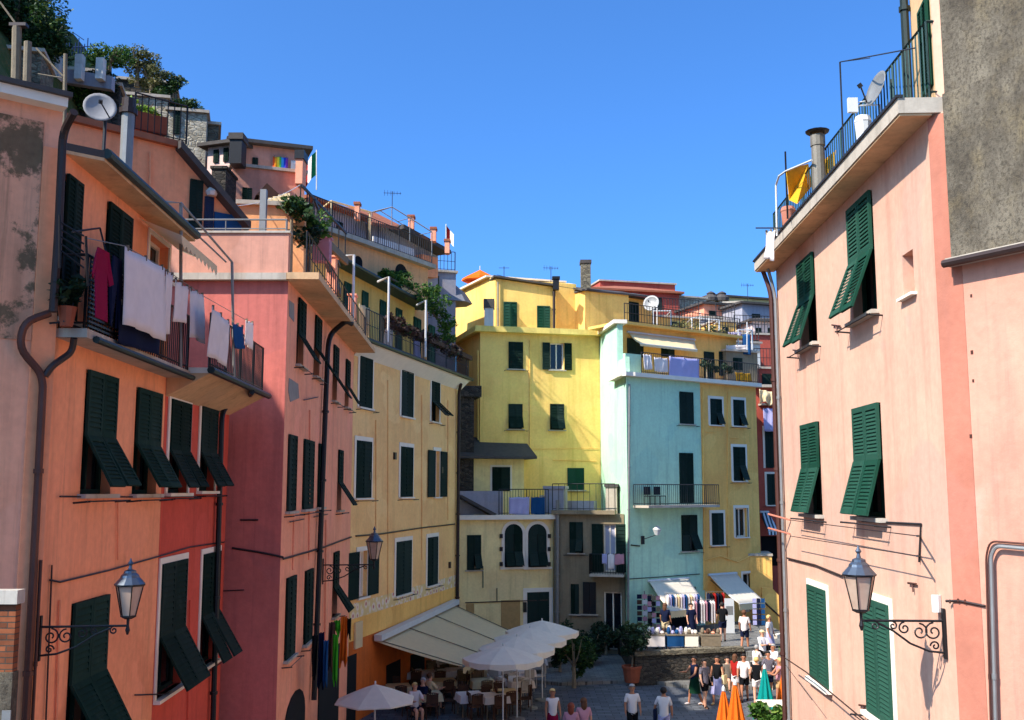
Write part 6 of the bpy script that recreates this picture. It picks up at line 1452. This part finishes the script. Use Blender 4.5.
# ---- tables and chairs of the restaurant
M_rattan=plain('rattan',(120,98,72),.9,0,.4,20,.4)
def table(label,p,rz=0,s=.42,cl=M_sheet):
    p=Vector(p); t=thing('restaurant_table',label,'table',p,'restaurant tables with white cloths'); mb=MB()
    X=Vector((math.cos(rz),math.sin(rz),0)); Y=Vector((-math.sin(rz),math.cos(rz),0))
    MB().ob(p,X,Y,Z,-s,s,-s,s,.71,.74).build('tabletop',M_wood,t)
    for sx in (-1,1):
        for sy in (-1,1): MB().tube([p+X*s*.85*sx+Y*s*.85*sy,p+X*s*.85*sx+Y*s*.85*sy+Z*.71],.022,5).build('leg',M_wood,t)
    return t,X,Y,p,s
def tcloth(label,p,X,Y,s,m):
    mb=MB(); vs=[];fs=[]; K=24; e=s+.03
    def per(k,rr):
        a=k/K*4; i=int(a)%4; f=a-int(a); c=[(-1,-1),(1,-1),(1,1),(-1,1)]; x0,y0=c[i];x1,y1=c[(i+1)%4]; return (x0+(x1-x0)*f)*rr,(y0+(y1-y0)*f)*rr
    for rr,z in ((.01,.752),(e*.97,.752),(e,.745),(e+.02,.62),(e+.04,.5)):
        for k in range(K):
            x,y=per(k,rr); w=1+(.04*math.sin(k*2.1) if z<.7 else 0); vs.append(p+X*x*w+Y*y*w+Z*z)
    for j in range(4):
        for k in range(K): fs.append((j*K+k,j*K+(k+1)%K,(j+1)*K+(k+1)%K,(j+1)*K+k))
    mb.add(vs,fs); o=mb.build('tablecloth',m,None,fix=False,origin=p+Z*.5); return tag(o,label,'tablecloth','white table cloths in the restaurant')
def chair_proto(mat):
    t=thing('restaurant_chair','tmp','chair',(0,0,0),'restaurant chairs'); X,Y=Vector((1,0,0)),Vector((0,1,0)); o=Vector()
    MB().ob(o,X,Y,Z,-.22,.22,-.21,.21,.43,.47).build('seat',mat,t)
    mb=MB(); pts=[Vector((-.22+.44*k/6,-.21-.05*math.sin(math.pi*k/6),.86+.05*math.sin(math.pi*k/6))) for k in range(7)]
    mb.tube(pts,.02,5); 
    for k in range(1,6): q=pts[k]; mb.tube([q,Vector((q.x,-.2,.47))],.012,4)
    mb.ob(o,X,Y,Z,-.2,.2,-.235,-.215,.55,.86); mb.build('backrest',mat,t)
    for sx in (-1,1):
        for sy in (-1,1): MB().tube([(sx*.2,sy*.19,0),(sx*.2,sy*.19,.43 if sy>0 else .87)],.018,5).build('leg',M_brown if mat is M_rattan else mat,t)
    return t
CH={'rattan':chair_proto(M_rattan),'dark':chair_proto(M_brown),'pale':chair_proto(plain('chair_painted_pale',(170,160,150),.7))}; used=set()
def chair(kind,p,rz,label):
    t=CH[kind] if kind not in used else copy_tree(CH[kind]); used.add(kind); t.location=p; t.rotation_euler=(0,0,rz); t['label']=label; return t
rows=[(398,706),(412,690),(426,678),(444,700),(458,688),(470,715),(482,700),(488,686),(497,676),(505,712),(512,697),(522,688),(520,672),(534,676),(546,668),(556,660),(436,690),(448,674),(428,714),(462,676),(494,716),(474,688),(520,700),(536,662)]
names=['first by the single parasol','second from the salmon house','third under the big awning','below the awning corner','under the awning edge','lowest in the middle','beneath the front parasol','amid the parasol row','behind the front parasol pole','beside the standing woman','below the second parasol','beside the aisle','under the third parasol','near the planted corner','by the plants at the back','farthest, against the green hedge','right of the seated diners','at the back under the awning','at the lower left edge','at the awning front corner','by the third pole','left of the front parasol pole','right of the second parasol pole','far back between parasols']
kinds=['dark','dark','rattan','dark','rattan','dark','rattan','pale','pale','dark','pale','pale','rattan','pale','pale','rattan','rattan','dark','dark','pale','dark','rattan','pale','rattan']
for i,((x,y),nm) in enumerate(zip(rows,names)):
    p=gp(x,y); rz=.24+(i%3)*.03; t,X,Y,p,s=table('square restaurant table %s'%nm,p,rz)
    tcloth('white tablecloth on the table %s'%nm,p,X,Y,s,M_sheet if i%3 else M_canvas)
    for k,(dx,dy,rr,w) in enumerate(((0,-.72,0,'near side'),(0,.72,math.pi,'far side'),(.74,0,math.pi/2,'right side'),(-.74,0,-math.pi/2,'left side'))):
        if k==3 and i%2: continue
        if k==2 and i%3==1: continue
        q=p+X*dx+Y*dy; chair(kinds[i],q,rz+rr+random.uniform(-.15,.15),'%s chair on the %s of the table %s'%({'dark':'dark wooden','rattan':'brown rattan','pale':'pale painted'}[kinds[i]],w,nm))
# hedge planters / dark bushes around the restaurant
for i,(x,y,r,m_,n,lab) in enumerate(((574,688,(.9,.9,1.3),G_dark,2200,'large leafy oleander at the corner of the restaurant'),(560,672,(.7,.7,1.1),G_shade,1300,'dark shrub behind the tall oleander'),(590,664,(.9,.8,.9),G_shade,1400,'dark green shrub against the grey house'),(606,655,(.8,.7,.8),G_shade,1200,'shadowed shrub by the arched door'),(650,676,(.9,.4,.6),G_shade,900,'ivy growing down the retaining wall'))):
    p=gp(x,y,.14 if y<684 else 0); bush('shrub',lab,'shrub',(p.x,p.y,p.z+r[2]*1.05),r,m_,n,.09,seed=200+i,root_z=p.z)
p=gp(632,682,.14); t=thing('potted_shrub','spreading green shrub in a square terracotta planter on the pavement','potted plant',p)
MB().lathe(p,[(.3,.0),(.38,.55),(.42,.56),(.42,.66),(.34,.66),(.32,.5)],14).build('pot',M_terra,t)
mb=MB(); leaves(mb,p+Z*1.7,.95,.8,.75,1700,.085,9,77); mb.build('foliage',G_shade,t,fix=False); MB().tube([p+Z*.5,p+Z*1.1+Vector((.05,0,0)),p+Z*1.7],.035,6).tube([p+Z*1.0,p+Z*1.6+Vector((-.4,.1,0))],.02,5).tube([p+Z*1.0,p+Z*1.6+Vector((.45,.0,0))],.02,5).build('stem',M_wood,t)
p=gp(783,686,.0); t=thing('yucca','spiky yellow green yucca by the steps','plant',Vector((p.x,45.0,.0))); mb=MB(); rnd=random.Random(4); c=Vector((at(783,655,45).x,45,at(783,664,45).z))
for k in range(70):
    a=rnd.random()*6.28; e=rnd.uniform(.2,1.4); d=Vector((math.cos(a)*math.cos(e),math.sin(a)*math.cos(e),math.sin(e))); sd=d.cross(Z).normalized()*.04; L=rnd.uniform(.5,.95)
    mb.add([c-sd,c+sd,c+d*L*.6+sd,c+d*L-Z*.1,c+d*L*.6-sd],[(0,1,2,3,4)])
mb.build('leaves',G_light,t,fix=False); MB().tube([(c.x,c.y,0),c],.09,7).build('stem',M_wood,t)
for i,(x,y,Y,lab) in enumerate(((760,712,29,'yellow green potted grass at the bottom edge, left clump'),(779,716,28,'yellow green potted plant at the bottom edge, right clump'))):
    p=at(x,y,Y); bush('potted_plant',lab,'potted plant',p,(.36,.3,.26),G_mid,700,.1,root_z=max(0,p.z-1.3),seed=300+i)
p=at(780,704,30); t=thing('cafe_table','pale cafe table with papers under the folded parasols','table',(p.x,p.y,0)); MB().ob(Vector((p.x,p.y,0)),Vector((1,0,0)),Vector((0,1,0)),Z,-.6,.8,-.4,.4,max(.7,p.z),max(.7,p.z)+.04).build('tabletop',M_trim,t)
for dx in (-.5,.7):
    for dy in (-.35,.35): MB().tube([(p.x+dx,p.y+dy,0),(p.x+dx,p.y+dy,max(.7,p.z))],.02,5).build('leg',M_grey,t)
# ---- shop goods on the terrace
def on(x,y,z=1.22): 
    return gp(x,y,z)
def rack(label,p,w,h,cols,u=Vector((1,.2,0)).normalized()):
    t=thing('clothes_rack',label,'clothes rack',p,'clothes racks outside the shops'); p=Vector(p)
    MB().tube([p-u*w/2,p-u*w/2+Z*h,p+u*w/2+Z*h,p+u*w/2],.018,5).build('rail',M_grey,t)
    n=int(w/.13)
    for i in range(n):
        q=p+u*(-w/2+.08+i*(w-.16)/max(1,n-1)); d=u.cross(Z)
        pts=[q+Z*(h-.05),q+d*.2+Z*(h-.13),q+d*.17+Z*(h-.95-.15*random.random()),q-d*.17+Z*(h-.9),q-d*.2+Z*(h-.13)]
        MB().extr(pts,u*.05).build('garment',cols[i%len(cols)],t)
rack('rack of white and blue dresses under the teal house awning',on(683,634),1.7,1.9,[M_sheet,M_lilacc,M_blue,M_sheet,M_canvas])
rack('rack of mixed pale clothes at the corner of the two shops',on(703,634),1.2,1.6,[M_sheet,M_pinkc,M_navy,M_sheet])
rack('rack of dark clothes below the golden house awning',on(716,632),.9,1.9,[M_navy,M_blackc,M_redc])
def stand(label,p,w,h,cols,cat='display stand'):
    p=Vector(p); t=thing('display_stand',label,cat,p); MB().tube([p,p+Z*h],.03,6).lathe(p,[(.25,0),(.25,.04),(.03,.05)],8).build('post',M_grey,t)
    k=0
    for j in range(int((h-.3)/.26)):
        for s in (-1,0,1):
            MB().box(p.x+s*w*.34-w*.15,p.x+s*w*.34+w*.15,p.y-.12,p.y-.08,p.z+.35+j*.26,p.z+.35+j*.26+.2).build('card',cols[k%len(cols)],t); k+=1
stand('postcard stand left of the teal shop door',on(645,634),.75,2.0,[M_brown,M_sheet,M_blackc,M_navy,M_pinkc,M_wood])
stand('second postcard stand closer to the teal shop door',on(654,636),.6,1.9,[M_navy,M_wood,M_pinkc,M_blackc,M_lilacc])
stand('magnet stand below the golden awning, near the stairs',on(759,632),.6,1.6,[M_lilacc,M_navy,M_blue])
p=on(730,634); t=thing('menu_board','tall white sign board between the two shops','sign',p); MB().box(p.x-.22,p.x+.22,p.y-.04,p.y+.04,p.z,p.z+1.65).build('board',M_whitemetal,t); MB().box(p.x-.25,p.x+.25,p.y-.15,p.y+.15,p.z-.0,p.z+.05).build('foot',M_grey,t); MB().box(p.x-.16,p.x+.16,p.y-.05,p.y-.041,p.z+.9,p.z+1.3).build('notice',M_grey,t)
for i,(x0,x1,y,cols,lab) in enumerate(((652,672,641,[M_sheet,M_trim,M_lilacc],'white goods table at the left end of the terrace wall'),(676,694,643,[M_blue,M_sheet,M_lilacc,M_navy],'table of blue and white ceramics on the terrace'),(697,712,645,[M_trim,M_sheet,M_wood],'low table with white boxes on the terrace'),(716,738,646,[M_wood,M_salmon,M_brown],'table with straw and wooden souvenirs on the terrace'))):
    a,b=gp(x0,y,1.9),gp(x1,y,1.9); a.z=b.z=1.22; a.y=b.y=max(44.6,a.y); t=thing('goods_table',lab,'market table',(a+b)/2)
    MB().box(a.x,b.x,a.y-.1,a.y+.6,1.85,1.9).build('tabletop',M_wood,t)
    MB().box(a.x+.02,b.x-.02,a.y-.08,a.y+.58,1.4,1.849).build('skirt',cols[0],t)
    for xx in (a.x+.05,b.x-.05):
        for yy in (a.y-.03,a.y+.5): MB().tube([(xx,yy,1.22),(xx,yy,1.85)],.02,4).build('leg',M_brown,t)
    nn=7
    for k in range(nn):
        cx=a.x+.1+(b.x-a.x-.2)*k/(nn-1); h=random.uniform(.1,.32); m_=cols[k%len(cols)]
        o=MB().lathe((cx,a.y+.1+.3*(k%2),1.9),[(.05,0),(.09,h*.4),(.07,h*.8),(.04,h)],8).build('souvenir',m_,None,origin=(cx,a.y+.1+.3*(k%2),1.9)); tag(o,'small souvenir on the %s'%lab,'souvenir','souvenirs on the %s'%lab.split(' on ')[0])
# ---- colourful clothes hanging by the salmon house shop
for i,(x0,x1,y0,yh,m_,lab,off) in enumerate(((312,318,635,676,M_blackc,'black dress at the left of the shop display',.3),(319,324,632,684,M_navy,'long navy dress in the shop display',.45),(323.5,328,640,682,M_blue,'blue garment in the shop display',.6),(329,335,622,668,M_brown,'brown garment hanging behind the green one',.4),(333,338,634,682,M_greenc,'lime green garment in the shop display',.7),(341,347,616,662,M_orangec,'long orange garment at the right end of the shop display',.6),(345,351,618,636,M_blackc,'short dark garment beside the orange one',.4),(334,340,620,634,M_greenc,'small green scarf knotted high in the shop display',.5))):
    a=WB.at(x0,y0,off); u=Vector((1,.1,0)).normalized(); w=(x1-x0)/F*a.y
    h=a.z-WB.hit(x0,yh,off)[1]; hang('garment',lab,'clothing',m_,a,a+u*w,h,'clothes hung outside the salmon house shop',wave=.07,nx=10,taper=-.25 if i%2 else .2,jag=1.2)
# ================================================================== PEOPLE
def skin_mesh(verts,edges,radii,root=0,lv=2):
    me=bpy.data.meshes.new('tmp'); me.from_pydata([Vector(v) for v in verts],edges,[]); ob=bpy.data.objects.new('tmp',me); COL.objects.link(ob)
    ob.modifiers.new('s','SKIN'); 
    if not me.skin_vertices: 
        bm=bmesh.new(); bm.from_mesh(me); bm.verts.layers.skin.verify(); bm.to_mesh(me); bm.free()
    sv=me.skin_vertices[0].data
    for i,r in enumerate(radii): sv[i].radius=(r,r) if not isinstance(r,tuple) else r; sv[i].use_root=(i==root)
    ob.modifiers.new('u','SUBSURF').levels=lv
    dg=bpy.context.evaluated_depsgraph_get(); dg.update(); ev=ob.evaluated_get(dg); m2=bpy.data.meshes.new_from_object(ev)
    bpy.data.objects.remove(ob); return m2
def mesh_obj(name,me,mat,parent):
    me.materials.clear(); me.materials.append(mat)
    for p in me.polygons: p.use_smooth=True; p.material_index=0
    o=bpy.data.objects.new(name,me); COL.objects.link(o); o.parent=parent; OFF[o.name]=OFF[parent.name]; return o
M_skin=plain('skin',(206,150,120),.6,0,.06,9,.05); M_skin2=plain('skin_tanned',(170,112,82),.6,0,.06,9,.05)
M_hair={'dark':plain('hair_dark',(34,26,22),.7),'brown':plain('hair_brown',(92,58,36),.7),'blond':plain('hair_blond',(206,168,104),.7),'grey':plain('hair_grey',(150,145,140),.7),'red':plain('hair_auburn',(120,54,34),.7)}
M_eye=plain('eye_dark',(30,24,22),.3); M_lip=plain('lip',(150,80,74),.6)
def person(label,p,h=1.72,face=0,top=M_sheet,bottom=M_navy,hair='dark',skin=M_skin,skirt=None,step=.12,arms=(0.1,0.1),longhair=False,bend=(0.1,.1),cap=None,bag=None,sit=False,sleeve=True,shoe=M_blackc,lean=0,hold=0):
    t=thing('person',label,'person',(p[0],p[1],p[2] if len(p)>2 else 0)); s=h/1.72; a0=len(bpy.data.objects)
    V=[];E=[];R=[]
    def v(x,y,z,r,par=None): 
        V.append((x*s,y*s,z*s)); R.append(r*s if not isinstance(r,tuple) else (r[0]*s,r[1]*s)); 
        if par is not None: E.append((par,len(V)-1))
        return len(V)-1
    hz_=.5 if sit else .93
    pel=v(0,0,hz_,.115); sp=v(0,-lean*.3,hz_+.2,.098,pel); ch=v(0,-lean*.7,hz_+.40,.13,sp); nk=v(0,-lean,hz_+.56,.062,ch); hd0=v(0,-.01-lean,hz_+.63,.062,nk); hd=v(0,.0-lean,hz_+.71,.098,hd0); hd2=v(0,.005-lean,hz_+.76,.075,hd)
    legs=[];hands=[]
    for sx,st in ((-1,step),(1,-step)):
        hp=v(.085*sx,0,hz_-.06,.098,pel)
        if sit: kn=v(.11*sx,-.42,hz_-.04,.07,hp); an=v(.11*sx,-.42,.09,.045,kn)
        else: kn=v(.095*sx,-st*.55-.02,.50,.062,hp); an=v(.10*sx,-st*1.0+(.05 if st<0 else 0),.09,.042,kn)
        he=v(V[an][0]/s,V[an][1]/s+.02,.04,.04,an); to=v(V[an][0]/s+.02*sx,V[an][1]/s-.16,.03,.035,he); legs.append((hp,kn,an))
    for i,sx in enumerate((-1,1)):
        ar=arms[i]; bd=bend[i]
        sh=v(.17*sx,-lean*.8,hz_+.49,.062,ch); el=v(.22*sx+ar*.12*sx,-.25*bd-lean*.6,hz_+.22+.0*ar,.044,sh)
        wr=v(.23*sx+ar*.2*sx-bd*.08*sx,-.30*bd-.05-lean*.6-.1*bd,hz_-.0+.30*bd,.03,el); pm=v(V[wr][0]/s,V[wr][1]/s-.02-.05*bd,V[wr][2]/s-.08+.1*bd,.034,wr); hands.append((wr,pm)) ; legs.append((sh,el))
    me=skin_mesh(V,E,R)
    bm=bmesh.new(); bm.from_mesh(me); bmesh.ops.transform(bm,matrix=Matrix.Identity(4),verts=bm.verts)
    bm.to_mesh(me); bm.free()
    body=mesh_obj('body',me,skin,t)
    # fingers + nose joined into the body mesh
    fm=MB()
    for wr,pm in hands:
        w=Vector(V[wr]);q=Vector(V[pm]); d=(q-w).normalized(); sd=Vector((0,1,0)) if abs(d.z)>.5 else Vector((1,0,0))
        for k,L in enumerate((.075,.085,.08,.065)): o_=q+sd*(k-1.5)*.017*s; fm.tube([o_,o_+d*L*.5*s,o_+d*L*s+Vector((0,-.012*s,0))],.009*s,5,.006*s)
        fm.tube([w+d*.03*s-sd*.02*s,w+d*.07*s-sd*.05*s,w+d*.1*s-sd*.055*s],.011*s,5,.008*s)
    hc=Vector(V[hd]); fm.add([hc+Vector((-.014,-.093,.01))*s,hc+Vector((.014,-.093,.01))*s,hc+Vector((0,-.122,-.02))*s,hc+Vector((0,-.09,.035))*s],[(0,1,2),(0,2,3),(1,3,2),(0,3,1)])
    for sx in (-1,1): fm.ell(hc+Vector((.098*sx,.005,-.005))*s,.012*s,.025*s,.033*s,6,5)
    bm=bmesh.new(); bm.from_mesh(body.data)
    nv=[bm.verts.new(x) for x in fm.v]; 
    for f in fm.f:
        try: bm.faces.new([nv[i] for i in f])
        except: pass
    bm.to_mesh(body.data); bm.free()
    OFFt=OFF[t.name]; OFF[t.name]=Vector((0,0,0))
    for sx in (-1,1): MB().ell(hc+Vector((.034*sx,-.092,.012))*s,.011*s,.008*s,.008*s,6,4).build('eye',M_eye,t)
    MB().ell(hc+Vector((0,-.094,-.05))*s,.024*s,.008*s,.008*s,6,4).build('mouth',M_lip,t)
    hm=MB(); hm.ell(hc+Vector((0,.018,.03))*s,.108*s,.112*s,.108*s,12,8)
    if longhair: hm.ell(hc+Vector((0,.07,-.08))*s,.10*s,.06*s,.17*s,10,7)
    # trim face side: push front-lower verts back
    keep=[]
    for f in hm.f:
        m_=sum((hm.v[i] for i in f),Vector())/len(f)
        if m_.y<hc.y-.0*s and m_.z<hc.z+.075*s and (m_.y<hc.y-.035*s or m_.z<hc.z-.0*s): continue
        keep.append(f)
    hm.f=keep
    hm.build('hair',M_hair[hair],t,smooth=True)
    if cap: 
        c2=MB().ell(hc+Vector((0,.008,.055))*s,.115*s,.12*s,.085*s,12,6); c2.ob(hc+Vector((0,-.1,.06))*s,Vector((1,0,0)),Vector((0,1,0)),Z,-.07*s,.07*s,-.09*s,.04*s,0,.012*s); c2.build('cap',cap,t,smooth=False)
    # clothes
    def sub(idx,ed,rad,name,mat,lv=2): 
        return mesh_obj(name,skin_mesh([V[i] if isinstance(i,int) else i for i in idx],ed,[r*s for r in rad],lv=lv),mat,t)
    P_=lambda a,b,f: tuple(Vector(V[a]).lerp(Vector(V[b]),f))
    shl,ell_=legs[2][0],legs[2][1]; shr,elr=legs[3][0],legs[3][1]
    low=(0,0,(hz_-.13)*s)
    k=.85 if sleeve else .25
    sub([low,sp,ch,P_(ch,nk,.75),shl,P_(shl,ell_,k),shr,P_(shr,elr,k)],[(0,1),(1,2),(2,3),(2,4),(4,5),(2,6),(6,7)],[.172,.15,.165,.085,.078,.062 if sleeve else .07,.078,.062 if sleeve else .07],'top',top)
    if skirt:
        L,wd=skirt; mb=MB(); vs=[];fs=[];K=20
        for zz,rr in ((hz_+.08,.155),(hz_-.05,.185),(hz_-L*.5,.185+wd*.5),(hz_-L,.19+wd)):
            for q in range(K):
                a=6.283*q/K; w_=1+.07*math.sin(q*3)*(1 if zz<hz_-.1 else 0); vs.append(Vector((rr*w_*math.cos(a),rr*.85*w_*math.sin(a),zz))*s)
        for j in range(3):
            for q in range(K): fs.append((j*K+q,j*K+(q+1)%K,(j+1)*K+(q+1)%K,(j+1)*K+q))
        mb.add(vs,fs).build('skirt',bottom,t,smooth=True,fix=False)
    else:
        f=.8
        sub([(0,0,(hz_+.09)*s),legs[0][0],P_(legs[0][0],legs[0][1],f),legs[1][0],P_(legs[1][0],legs[1][1],f)],[(0,1),(1,2),(0,3),(3,4)],[.15,.115,.095,.115,.095],'shorts',bottom)
    for lg in legs[:2]:
        an=Vector(V[lg[2]]); MB().ell(an+Vector((0,-.06,-.045))*s,.05*s,.13*s,.04*s,8,5).build('shoe',shoe,t,smooth=True)
    if bag:
        q=Vector((.27,.02,hz_+.02))*s; MB().ob(q,Vector((0,1,0)),Vector((1,0,0)),Z,-.16*s,.16*s,-.05*s,.05*s,-.18*s,.14*s).build('shoulder_bag',bag,t)
        MB().tube([q+Vector((0,-.12*s,.14*s)),Vector((.12*s,-.03,(hz_+.53)*s)),q+Vector((0,.12*s,.14*s))],.008*s,4).build('strap',bag,t)
    OFF[t.name]=OFFt; t.rotation_euler=(0,0,face)
    return t
# mesh coordinates are local to the person, so cancel the offset bookkeeping
def G0(x,y,z=0): return gp(x,y,z)
PI=math.pi
M_patt=stripes('cotton_patterned',(30,28,32),(150,140,150),(14,9,9),1.2,.7)
M_strp=stripes('cotton_striped',(220,214,214),(120,130,170),(0,0,1),9,.6)
def head(x,ytop,h,z=0): p=gp(x,ytop,z+h); p.z=z; return p
person('man in a white shirt and dark trousers facing the camera, nearest left',head(632,685.5,1.74),1.74,0.1,M_sheet,M_blackc,'grey',M_skin2)
person('man in white shirt seen from behind with a navy bag, nearest right',head(663.5,688.5,1.74),1.74,2.9,M_sheet,M_lilacc,'dark',M_skin2,arms=(.1,.5),bag=M_navy)
person('woman in a white top and crimson skirt by the restaurant tables',head(552.5,690,1.66),1.66,.2,M_sheet,M_crimson,'blond',M_skin2,skirt=(.45,.02),sleeve=False)
person('auburn haired woman in a pink top at the bottom edge, left of the two',head(571,704,1.66),1.66,3.0,M_pinkc,M_navy,'red',M_skin,longhair=True)
person('woman with brown hair and pink dress at the bottom edge, right of the two',head(583.5,699,1.7),1.7,3.3,M_pinkc,M_pinkc,'brown',M_skin,longhair=True,skirt=(.4,.05))
person('person in a dark green dress walking left, at the left of the crowd',head(694,657,1.74),1.74,-1.2,M_navy,cloth('cotton_bottle_green',(24,60,40)),'dark',M_skin2,skirt=(.5,.06),step=.2,arms=(.2,.2),bend=(.8,.5),shoe=M_sheet,sleeve=False)
person('woman with black top, long light blue skirt and straw bag',head(717,657,1.72),1.72,-.6,M_blackc,M_lilacc,'dark',M_skin2,skirt=(.55,.12),step=.2,bag=M_canvas,sleeve=False,longhair=True,shoe=M_canvas)
person('man in grey seated on the low step before the retaining wall',G0(728,690),1.7,.2,plain('cloth_taupe',(110,100,88),.9),M_navy,'dark',M_skin,sit=True)
q=G0(728,690); tag(MB().box(q.x-.45,q.x+.45,q.y-.2,q.y+.3,0,.44).build('stone_block',M_stone,None,origin=(q.x,q.y,0)),'low stone block used as a seat by the man in grey','seat')
person('man in a white shirt and black shorts striding towards the camera',head(743.5,655,1.72),1.72,-.25,M_sheet,M_blackc,'dark',M_skin2,step=.22,bend=(.2,.5),bag=M_blackc)
person('woman with black top and white trousers behind the man in white',head(756,658,1.66),1.66,3.0,M_blackc,M_sheet,'blond',M_skin,sleeve=False)
person('man in a black patterned shirt behind the folded teal parasol',head(768,652,1.76),1.76,.1,M_patt,M_navy,'dark',M_skin2,arms=(.3,.5))
person('blond woman in a pale pink top and tan shorts near the pink wall',head(779,659,1.68),1.68,-1.6,M_pinkc,plain('cloth_tan',(190,150,100),.9),'blond',M_skin2,step=.1,bend=(.9,.9),sleeve=False)
person('man in a white shirt and navy shorts going up to the shops',head(744,611,1.72,1.02),1.72,2.6,M_sheet,M_navy,'brown',M_skin2,step=.15)
person('person in white with a pale cap on the steps',head(762,631,1.7,.34),1.7,.4,M_strp,M_blackc,'dark',M_skin,cap=M_canvas,bend=(.9,.9),bag=M_blackc)
person('person in a white shirt bending on the steps beside the pale cap',head(755,646,1.55,0),1.55,2.2,M_sheet,M_blackc,'grey',M_skin,lean=.12,bend=(.6,.6))
for i,(x,y,hr,m_,lab,f) in enumerate(((415,686,'blond',M_sheet,'diner with fair hair and white shirt seated under the big awning',.5),(423,681,'grey',M_navy,'grey haired diner in dark clothes seated under the big awning',-.6),(430,676,'brown',M_canvas,'brown haired diner in a beige shirt seated under the big awning',2.2))):
    p=gp(x,y,1.2); p.z=0; chair('dark',p,f+math.pi,'dark chair under the seated diner, %s of the three diners'%['leftmost','middle','rightmost'][i]); person(lab,p,1.7,f,m_,M_navy,hr,M_skin,sit=True,bend=(.9,.9))
person('shopkeeper in a dark dress inside the passage by the teal shop',head(691,604,1.66,1.22),1.66,.3,M_navy,M_navy,'dark',M_skin,skirt=(.5,.05))

for x,yt,hh,zz,f,a,b_,hr,lab,kw in ((704,660,1.72,0,.6,M_patt,M_blackc,'dark','man in a patterned shirt with a backpack between the green dress and the blue skirt',dict(bag=M_blackc)),
 (735,655,1.6,0,2.4,M_redc,M_sheet,'brown','woman in a red top before the retaining wall, left of the striding man',dict(longhair=True,sleeve=False)),
 (773,645,1.74,0,-.8,M_strp,M_navy,'grey','grey haired man in a striped shirt behind the folded teal parasol',dict(bend=(.6,.9))),
 (769,616,1.7,.85,.9,M_sheet,M_lilacc,'blond','blond woman in white climbing the upper steps',dict(skirt=(.4,.05),step=.15)),
 (722,603,1.7,1.22,3.0,M_blackc,M_navy,'dark','browser in black looking into the golden house shop',dict(bend=(.8,.3))),
 (665,604,1.66,1.22,2.7,M_navy,M_canvas,'brown','browser with brown hair by the white goods table',dict(longhair=True)),
 (786,650,1.7,.0,-1.0,M_canvas,M_navy,'brown','person in beige at the far right, almost hidden by the pink wall',dict())):
    person(lab,head(x,yt,hh,zz),hh,f,a,b_,hr,M_skin2 if x%2 else M_skin,**kw)
SKY_AIR,SKY_DUST,SKY_OZ,SKY_S,SUN_E,EXPO,SKY_T=.7,2.6,8,.13,2.5,1.76,(.345,.60,.775,1)
# ================================================================== LIGHT
SUN=Vector((-1,-.66,1.16)).normalized()
w=bpy.data.worlds.new('World'); scene.world=w; w.use_nodes=True; nt=w.node_tree; bg=nt.nodes['Background']
sk=nt.nodes.new('ShaderNodeTexSky'); sk.sky_type='NISHITA'; sk.sun_disc=False
el=math.asin(SUN.z); sk.sun_elevation=el; sk.sun_rotation=math.atan2(SUN.x,SUN.y)
sk.altitude=0; sk.air_density=SKY_AIR; sk.dust_density=SKY_DUST; sk.ozone_density=SKY_OZ
mt=nt.nodes.new('ShaderNodeMix'); mt.data_type='RGBA'; mt.blend_type='MULTIPLY'; mt.inputs[0].default_value=1; mt.inputs[7].default_value=SKY_T; nt.links.new(sk.outputs[0],mt.inputs[6]); nt.links.new(mt.outputs[2],bg.inputs[0]); bg.inputs[1].default_value=SKY_S
ld=bpy.data.lights.new('sun','SUN'); ld.energy=SUN_E; ld.angle=R_(.53); ld.color=(1,.94,.86)
so=bpy.data.objects.new('sun',ld); COL.objects.link(so); so.rotation_euler=SUN.to_track_quat('Z','Y').to_euler(); so.location=(0,0,60)
vs_=scene.view_settings; vs_.view_transform='Standard'; vs_.look='None'; vs_.gamma=1; vs_.exposure=EXPO; vs_.use_curve_mapping=False
scene.render.engine='CYCLES'; scene.cycles.max_bounces=9; scene.cycles.diffuse_bounces=8
